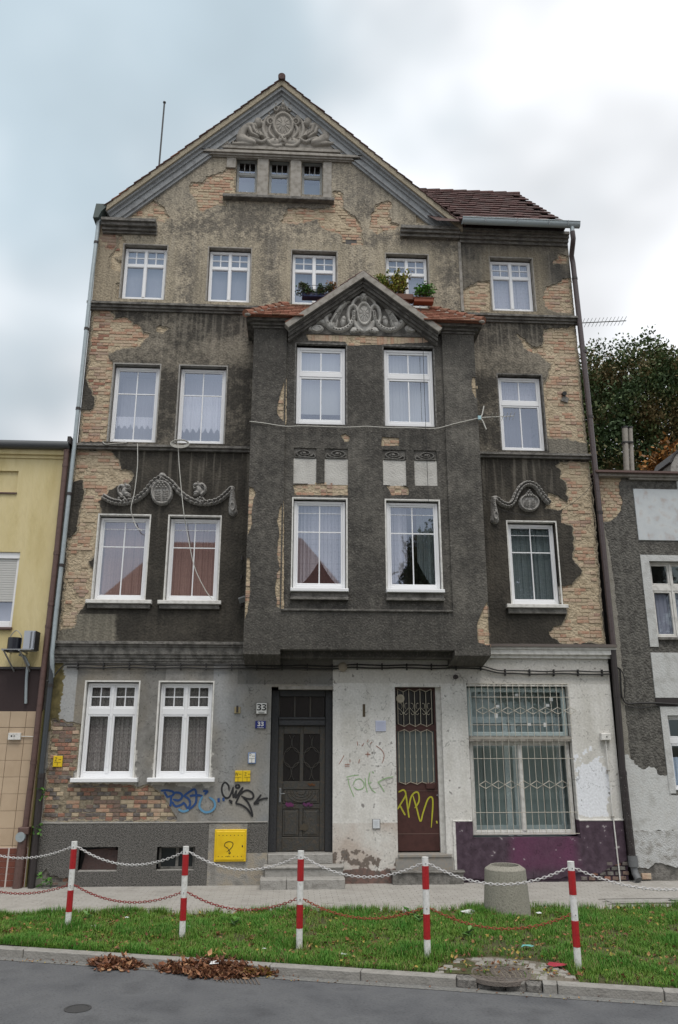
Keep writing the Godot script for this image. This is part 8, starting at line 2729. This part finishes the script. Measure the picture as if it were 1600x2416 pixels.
func plants() -> void:
	# grass
	var b := Build.new()
	for k in 6:
		var a := k * 1.1 + 0.3
		var root := Vector3(cos(a * 2.3), 0, sin(a * 2.3)) * 0.018
		var d := Vector3(cos(a), 0, sin(a))
		var s := Vector3(-d.z, 0, d.x) * 0.0033
		var h := 0.065 + 0.028 * sin(k * 2.1)
		var mid := root + d * 0.014 + Vector3.UP * h * 0.6
		var tip := root + d * 0.045 + Vector3.UP * h
		b.quad(root - s, root + s, mid + s * 0.8, mid - s * 0.8)
		b.face(mid - s * 0.8, mid + s * 0.8, tip)
	var blades := b.mesh()
	var f := noise(401, 0.9, 3); var f2 := noise(402, 3.2, 3)
	var list := []
	var zone := PackedVector2Array([Vector2(0.753, 5.957), Vector2(1.233, 5.235), Vector2(1.637, 5.159), Vector2(1.965, 5.278), Vector2(2.365, 5.553), Vector2(2.349, 6.346), Vector2(1.954, 6.354), Vector2(1.217, 6.068)])
	for i in 52000:
		var x := rng.randf_range(-6.2, 6.4)
		var z := rng.randf_range(2.43, kerb_z(x) - 0.01)
		var p := Vector2(x, z)
		if Geometry2D.is_point_in_polygon(p, zone) and rng.randf() < 0.97:
			continue
		var q := f.get_noise_2d(x, z); var r := f2.get_noise_2d(x, z)
		var worn := smoothstep(-0.02, 0.45, -q - 0.5 * r + (0.45 if p.distance_to(Vector2(1.9, 5.0)) < 0.8 else 0.0))
		if rng.randf() < worn * 0.85:
			continue
		var tall := 0.75 + 0.9 * maxf(0.0, q) + 0.5 * maxf(r, 0.0)
		if z < 2.6 or p.distance_to(Vector2(2.2, 2.75)) < 0.35:
			tall += 0.5
		for fo in [Vector2(-3.89, 3.48), Vector2(-2.23, 4.13), Vector2(-.69, 4.68), Vector2(.83, 5.35), Vector2(2.5, 5.82)]:
			if p.distance_to(fo) < 0.22:
				tall += 0.55
		var g := clampf(0.5 + 0.55 * q + 0.35 * r + rng.randf_range(-0.25, 0.25), 0.0, 1.0)
		var c := lin(.15, .225, .026).lerp(lin(.05, .20, .014), g)
		if rng.randf() < 0.06:
			c = lin(.26, .21, .09)
		list.append([Transform3D(Basis(Vector3.UP, rng.randf() * TAU).scaled(Vector3(1.0, tall * rng.randf_range(0.7, 1.15), 1.0)), Vector3(x, lawn_y(x, z) - 0.004, z)), c])
	scatter("grass", blades, leaf_material(0.3), list)
	# fallen leaves on the lawn, the kerb and the pavement
	var dead := [lin(.20, .08, .035), lin(.26, .12, .05), lin(.15, .065, .03), lin(.36, .21, .09), lin(.12, .055, .03), lin(.36, .27, .06)]
	var lm := leaf_material(0.15)
	list = []
	for i in 3200:
		var x := rng.randf_range(-6.0, 6.0)
		var z := rng.randf_range(2.5, kerb_z(x) - 0.03)
		if f.get_noise_2d(x + 9.0, z) < -0.12 and rng.randf() < 0.75:
			continue
		list.append([Transform3D(turn_random(0.6).scaled(Vector3.ONE * rng.randf_range(0.6, 1.2)), Vector3(x, lawn_y(x, z) + rng.randf_range(0.015, 0.055), z)), dead[rng.randi() % 6]])
	for i in 150:
		var x := rng.randf_range(-5.0, 5.0) if i < 80 else rng.randf_range(-4.2, -0.6)
		list.append([Transform3D(turn_random(0.4).scaled(Vector3.ONE * rng.randf_range(0.3, 0.7)), Vector3(x, -0.08, kerb_z(x) + rng.randf_range(0.15, 0.35))), dead[rng.randi() % 6]])
	scatter("fallen_leaves", leaf_mesh(0.055, 0.020, 0.25), lm, list)
	# the two raked heaps in the gutter
	for k in 2:
		var s0: float = [-3.14, -2.24][k]; var s1: float = [-2.66, -1.08][k]
		var tall: float = [0.10, 0.145][k]
		list = []
		var n: int = [420, 1500][k]
		for i in n:
			var u := rng.randf()
			var x := lerpf(s0, s1, u)
			var dpt := rng.randf()
			var z := kerb_z(x) + 0.13 + (0.30 + 0.22 * f2.get_noise_1d(x * 4.0)) * dpt * (0.35 + 0.65 * sin(PI * clampf(u, 0.03, 1.0)))
			var env := pow(sin(PI * clampf(u * 0.94 + 0.03, 0.0, 1.0)), 0.7) * tall * (1.0 - dpt * 0.95) * (0.8 + 0.7 * f2.get_noise_1d(x * 6.0 + 3.0))
			var y := -0.085 + env * sqrt(rng.randf()) + 0.008
			var c: Color = [lin(.19, .08, .04), lin(.26, .12, .06), lin(.15, .065, .035), lin(.38, .22, .12), lin(.11, .05, .03), lin(.22, .09, .045)][rng.randi() % 6] * rng.randf_range(0.8, 1.25)
			if k == 1 and u > 0.82 and rng.randf() < 0.4:
				c = lin(.30, .21, .05)
			list.append([Transform3D(turn_random(0.6).scaled(Vector3.ONE * rng.randf_range(0.6, 1.4)), Vector3(x + rng.randf_range(-0.14, 0.14), y, z)), c])
		var mi := scatter("leaf_heap", leaf_mesh(0.070, 0.022, 0.30), lm, list)
		mi.set_meta("label", ["small heap of brown leaves in the gutter", "large heap of brown leaves over the drain grate"][k])
	# broad leaved weeds
	var wp := [Vector2(0.948, 2.893), Vector2(1.002, 3.22), Vector2(1.038, 3.433), Vector2(1.56, 4.322)] + [Vector2(-1.586, 3.482), Vector2(-3.748, 3.01)]
	for k in wp.size():
		var o := thing("weed", ["broad leaved weed behind the fourth post, its left rosette", "broad leaved weed behind the fourth post, its middle rosette", "broad leaved weed behind the fourth post, its right rosette", "pale round leaved weed in the worn grass", "dock leaves in the grass left of the middle post", "broad leaf at the lawn's top edge near the left post"][k], "weed", Vector3(wp[k].x, 0.0, wp[k].y))
		for i in 6:
			var l := part("leaf", leaf_mesh(0.10 if k != 3 else 0.11, 0.04, -0.15), lm_green(i), o)
			l.transform = Transform3D(Basis(Vector3.UP, i * 1.1 + k) * Basis(Vector3.RIGHT, -rng.randf_range(0.3, 0.9)), Vector3(0, 0.03 + 0.015 * i, 0))
	# sprigs in the gap by the rain pipe
	var sp := [Vector2(-5.402, 1.614), Vector2(-5.423, 0.981), Vector2(-5.26, 0.122), Vector2(-5.107, 0.129)]
	for k in 4:
		var o := thing("wall_weed", ["green sprig beside the dark rain pipe, the upper one", "green sprig beside the dark rain pipe above the plinth corner", "low weed at the foot of the dark rain pipe", "low weed in the broken plinth corner"][k], "weed", V(sp[k], 0.16))
		var st := Build.new()
		st.tube([Vector3(0, -0.12, -0.08), Vector3(0, 0.0, 0)], 0.005, 5)
		part("stem", st, lm_green(1), o)
		for i in 9:
			var l := part("leaf", leaf_mesh(0.09, 0.035, -0.1), lm_green(i), o)
			l.transform = Transform3D(turn_random(0.9), Vector3(rng.randf_range(-0.05, 0.05), rng.randf_range(-0.10, 0.10), rng.randf_range(-0.02, 0.04)))
	flower_boxes()
	trees()


func lm_green(i: int) -> Material:
	var key := "green_%d" % (i % 3)
	if not mats.has(key):
		var m := plain([.04, .06, .09][i % 3], [.12, .17, .21][i % 3], [.015, .02, .035][i % 3], 0.5)
		m.backlight_enabled = true
		m.backlight = Color(.2, .2, .2)
		mats[key] = m
	return mats[key]


func bush(called: String, label: String, category: String, at: Vector3, size: Vector3, n: int, leaf: float, colours: Array, stems: int) -> Node3D:
	var o := thing(called, label, category, at)
	var b := Build.new()
	var tips := []
	for k in stems:
		var t := Vector3(rng.randf_range(-1, 1) * size.x, rng.randf_range(0.4, 1.0) * size.y, rng.randf_range(-1, 1) * size.z)
		var root := Vector3(t.x * 0.5, 0, t.z * 0.3)
		var mid := root.lerp(t, 0.5) + Vector3(rng.randf_range(-0.05, 0.05), 0.05, 0)
		b.tube(smooth([root, mid, t], 4), 0.008, 5, 0.003)
		tips.append([root, mid, t])
	part("stem", b, plain(.09, .06, .03, 0.9), o)
	var list := []
	for i in n:
		var s: Array = tips[rng.randi() % tips.size()]
		var u := rng.randf_range(0.25, 1.05)
		var p: Vector3 = s[0].lerp(s[1], u * 2.0) if u < 0.5 else s[1].lerp(s[2], u * 2.0 - 1.0)
		p += Vector3(rng.randf_range(-1, 1), rng.randf_range(-1, 1), rng.randf_range(-1, 1)) * 0.055
		list.append([Transform3D(turn_random(1.2).scaled(Vector3.ONE * rng.randf_range(0.6, 1.2)), p), colours[rng.randi() % colours.size()]])
	scatter("leaves", leaf_mesh(leaf, leaf * 0.36, -0.2), leaf_material(0.35), list, o)
	return o


func flower_boxes() -> void:
	# boxes standing on the oriel roof under the top windows
	var z := 0.28
	var o := thing("flower_box", "blue window box on the oriel roof behind a dark wire rail", "flower box", Vector3(-0.42, 12.04, z))
	var b := Build.new()
	b.cbox(Vector3(-0.34, 0.0, -0.09), Vector3(0.30, 0.10, 0.09), 0.012)
	part("trough", b, plain(.02, .035, .11, 0.5), o)
	b = Build.new()
	for y in [0.06, 0.17, 0.27]:
		b.tube([Vector3(-0.42, y, 0.11), Vector3(0.42, y, 0.11)], 0.006, 5)
	for k in 9:
		b.tube([Vector3(-0.42 + 0.105 * k, 0.0, 0.11), Vector3(-0.42 + 0.105 * k, 0.27, 0.11)], 0.004, 5)
	part("wire_rail", b, mats.black, o)
	bush("box_plant", "dark trailing plant spilling over the blue window box", "plant", Vector3(-0.42, 12.08, z + 0.06), Vector3(0.46, 0.26, 0.14), 900, 0.055, [lin(.04, .09, .025), lin(.06, .11, .03), lin(.09, .07, .04), lin(.05, .07, .03)], 22)
	bush("box_plant", "withered orange plant at the right end of the blue window box", "plant", Vector3(-0.08, 12.18, z), Vector3(0.10, 0.36, 0.06), 130, 0.06, [lin(.28, .12, .03), lin(.20, .09, .03), lin(.35, .2, .05)], 8)
	o = thing("flower_box", "brown window box on the oriel roof under the yellowing bush", "flower box", Vector3(1.35, 12.04, z))
	b = Build.new()
	b.cbox(Vector3(-0.5, 0.0, -0.09), Vector3(0.40, 0.15, 0.09), 0.012)
	part("trough", b, plain(.12, .05, .03, 0.7), o)
	bush("box_plant", "tall yellowing bush in front of the top right gable window", "plant", Vector3(1.34, 12.14, z), Vector3(0.36, 0.66, 0.14), 1300, 0.07, [lin(.26, .27, .04), lin(.17, .22, .03), lin(.38, .33, .05), lin(.20, .12, .04), lin(.11, .15, .03)], 34)
	bush("box_plant", "green and yellow plant leaning left from the brown window box", "plant", Vector3(0.95, 12.16, z), Vector3(0.16, 0.5, 0.12), 360, 0.07, [lin(.10, .18, .02), lin(.22, .24, .04), lin(.07, .13, .02)], 10)
	o = thing("flower_box", "terracotta window box on the oriel roof at the right", "flower box", Vector3(1.98, 12.00, z))
	b = Build.new()
	b.cbox(Vector3(-0.22, 0.0, -0.09), Vector3(0.22, 0.10, 0.09), 0.012)
	b.box(Vector3(-0.235, 0.09, -0.10), Vector3(0.235, 0.115, 0.10))
	part("trough", b, plain(.27, .085, .045, 0.7), o)
	b = Build.new()
	for y in [0.10, 0.21]:
		b.tube([Vector3(-0.26, y, 0.115), Vector3(0.26, y, 0.115)], 0.006, 5)
	part("wire_rail", b, mats.black, o)
	bush("box_plant", "bright green plant in the terracotta window box", "plant", Vector3(2.0, 12.13, z), Vector3(0.24, 0.34, 0.14), 380, 0.08, [lin(.07, .20, .02), lin(.10, .28, .04), lin(.05, .14, .02)], 14)


func tree(called: String, label: String, at: Vector3, crown: Vector3, radii: Vector3, clumps: int, leaf: float, colours: Array, sd: int) -> void:
	var o := thing(called, label, "tree", at)
	var r := noise(sd, 1.0, 2)
	var b := Build.new()
	b.tube(smooth([Vector3(0, -0.2, 0), Vector3(0.1, crown.y * 0.4, 0), Vector3(crown.x * 0.6, crown.y * 0.8, crown.z * 0.6)], 6), 0.32, 10, 0.16)
	var limbs := []
	for k in 14:
		var a := TAU * k / 14.0 + 0.4 * r.get_noise_1d(k * 5.0)
		var e := Vector3(cos(a) * radii.x * 0.75, radii.y * (-0.35 + 1.15 * absf(r.get_noise_1d(k * 9.0 + 3.0)) * 1.6), sin(a) * radii.z * 0.75)
		var root := Vector3(crown.x * 0.4, crown.y * (0.55 + 0.02 * k), crown.z * 0.4)
		b.tube(smooth([root, root.lerp(crown + e, 0.5) + Vector3(0, 0.5, 0), crown + e], 5), 0.12, 7, 0.02)
		limbs.append(e)
	part("trunk", b, plain(.035, .028, .02, 0.95), o)
	var list := []
	for k in clumps:
		var d := Vector3(rng.randf_range(-1, 1), rng.randf_range(-1, 1), rng.randf_range(-1, 1))
		while d.length() > 1.0:
			d = Vector3(rng.randf_range(-1, 1), rng.randf_range(-1, 1), rng.randf_range(-1, 1))
		d = d.normalized() * pow(d.length(), 0.45)
		var lump := r.get_noise_3d(d.x * 2.6 + sd, d.y * 2.6, d.z * 2.6)
		if lump < -0.10 and rng.randf() < 0.85:
			continue
		var p := crown + d * radii * (0.86 + 0.45 * lump)
		var t := clampf(0.5 + 1.3 * r.get_noise_3d(p.x * 0.5, p.y * 0.5, p.z * 0.5) + rng.randf_range(-0.2, 0.2) + 0.12 * d.x, 0.0, 0.999)
		list.append([Transform3D(turn_random(0.8).scaled(Vector3.ONE * rng.randf_range(0.7, 1.25)), p), colours[int(t * colours.size())]])
	b = Build.new()
	for k in 16:
		var v := Vector3(r.get_noise_1d(k * 7.0), r.get_noise_1d(k * 7.0 + 100.0), r.get_noise_1d(k * 7.0 + 200.0)) * 0.85
		var bs := Basis(Vector3.UP, k * 2.4) * Basis(Vector3.RIGHT, -0.6 + 0.9 * r.get_noise_1d(k * 3.0))
		var s := bs.x * leaf * 0.36; var l := bs.z * leaf
		b.quad(v - s, v + s, v + s * 0.8 + l, v - s * 0.8 + l)
	scatter("crown", b.mesh(), leaf_material(0.3), list, o)


func trees() -> void:
	tree("broadleaf_tree", "large dark autumn tree rising behind the grey house", Vector3(13.2, 0, -13), Vector3(0.2, 13.7, 0), Vector3(4.7, 4.8, 3.6), 12500, 0.10, [lin(.055, .095, .035), lin(.08, .125, .042), lin(.105, .135, .05), lin(.125, .125, .05), lin(.15, .115, .048)], 501)
	tree("broadleaf_tree", "orange leaved young tree behind the grey house's chimney", Vector3(Vector2(11.612, 11.88).x + 0.55, 0, -9), Vector3(0, Vector2(11.612, 11.88).y - 0.25, 0), Vector3(0.75, 0.6, 0.6), 260, 0.13, [lin(.20, .07, .015), lin(.28, .11, .02), lin(.34, .15, .03), lin(.14, .07, .02)], 502)


func behind_camera() -> void:
	# what the windows mirror: the house and the birch across the street
	var h := thing("opposite_house", "plain rendered house with a hipped red tile roof across the street", "house", Vector3(0, 0, 0))
	var b := Build.new()
	b.box(Vector3(-12.5, 0, 26.5), Vector3(3.2, 8.3, 36))
	part("wall", b, grained([lin(.30, .27, .22), lin(.38, .35, .29)], 0.01, 601, 2.5, 0.9), h)
	b = Build.new()
	var e := [Vector3(-13, 8.2, 26.0), Vector3(3.6, 8.2, 26.0), Vector3(3.6, 8.2, 36.5), Vector3(-13, 8.2, 36.5)]
	var r0 := Vector3(-8.6, 14.3, 31.0); var r1 := Vector3(-0.4, 14.3, 31.0)
	b.quad(e[1], e[0], r0, r1); b.face(e[2], e[1], r1); b.quad(e[3], e[2], r1, r0); b.face(e[0], e[3], r0); b.quad(e[0], e[1], e[2], e[3])
	part("roof", b, grained([lin(.16, .065, .045), lin(.28, .12, .085), lin(.20, .085, .065)], 0.02, 602, 1.6, 0.9), h)
	for j in 2:
		for i in 5:
			b = Build.new()
			b.cbox(Vector3(-11.4 + 2.9 * i, 1.6 + 3.5 * j, -26.52 + 53.0 - 0.02), Vector3(-10.2 + 2.9 * i, 3.4 + 3.5 * j, 26.5), 0.0)
			part("window", b, plain(.05, .055, .06, 0.1), h)
	tree("birch_tree", "slender tree across the street beside the opposite house", Vector3(6.5, 0, 24), Vector3(0, 8.2, 0), Vector3(2.2, 5.2, 2.2), 2600, 0.16, [lin(.03, .05, .012), lin(.05, .06, .015), lin(.10, .08, .02)], 503)
	tree("broadleaf_tree", "large spreading tree across the street, mirrored in the right hand windows", Vector3(13.2, 0, 25), Vector3(0, 9.6, 0), Vector3(6.2, 5.6, 3.0), 6000, 0.18, [lin(.022, .034, .012), lin(.034, .05, .016), lin(.06, .055, .02)], 504)
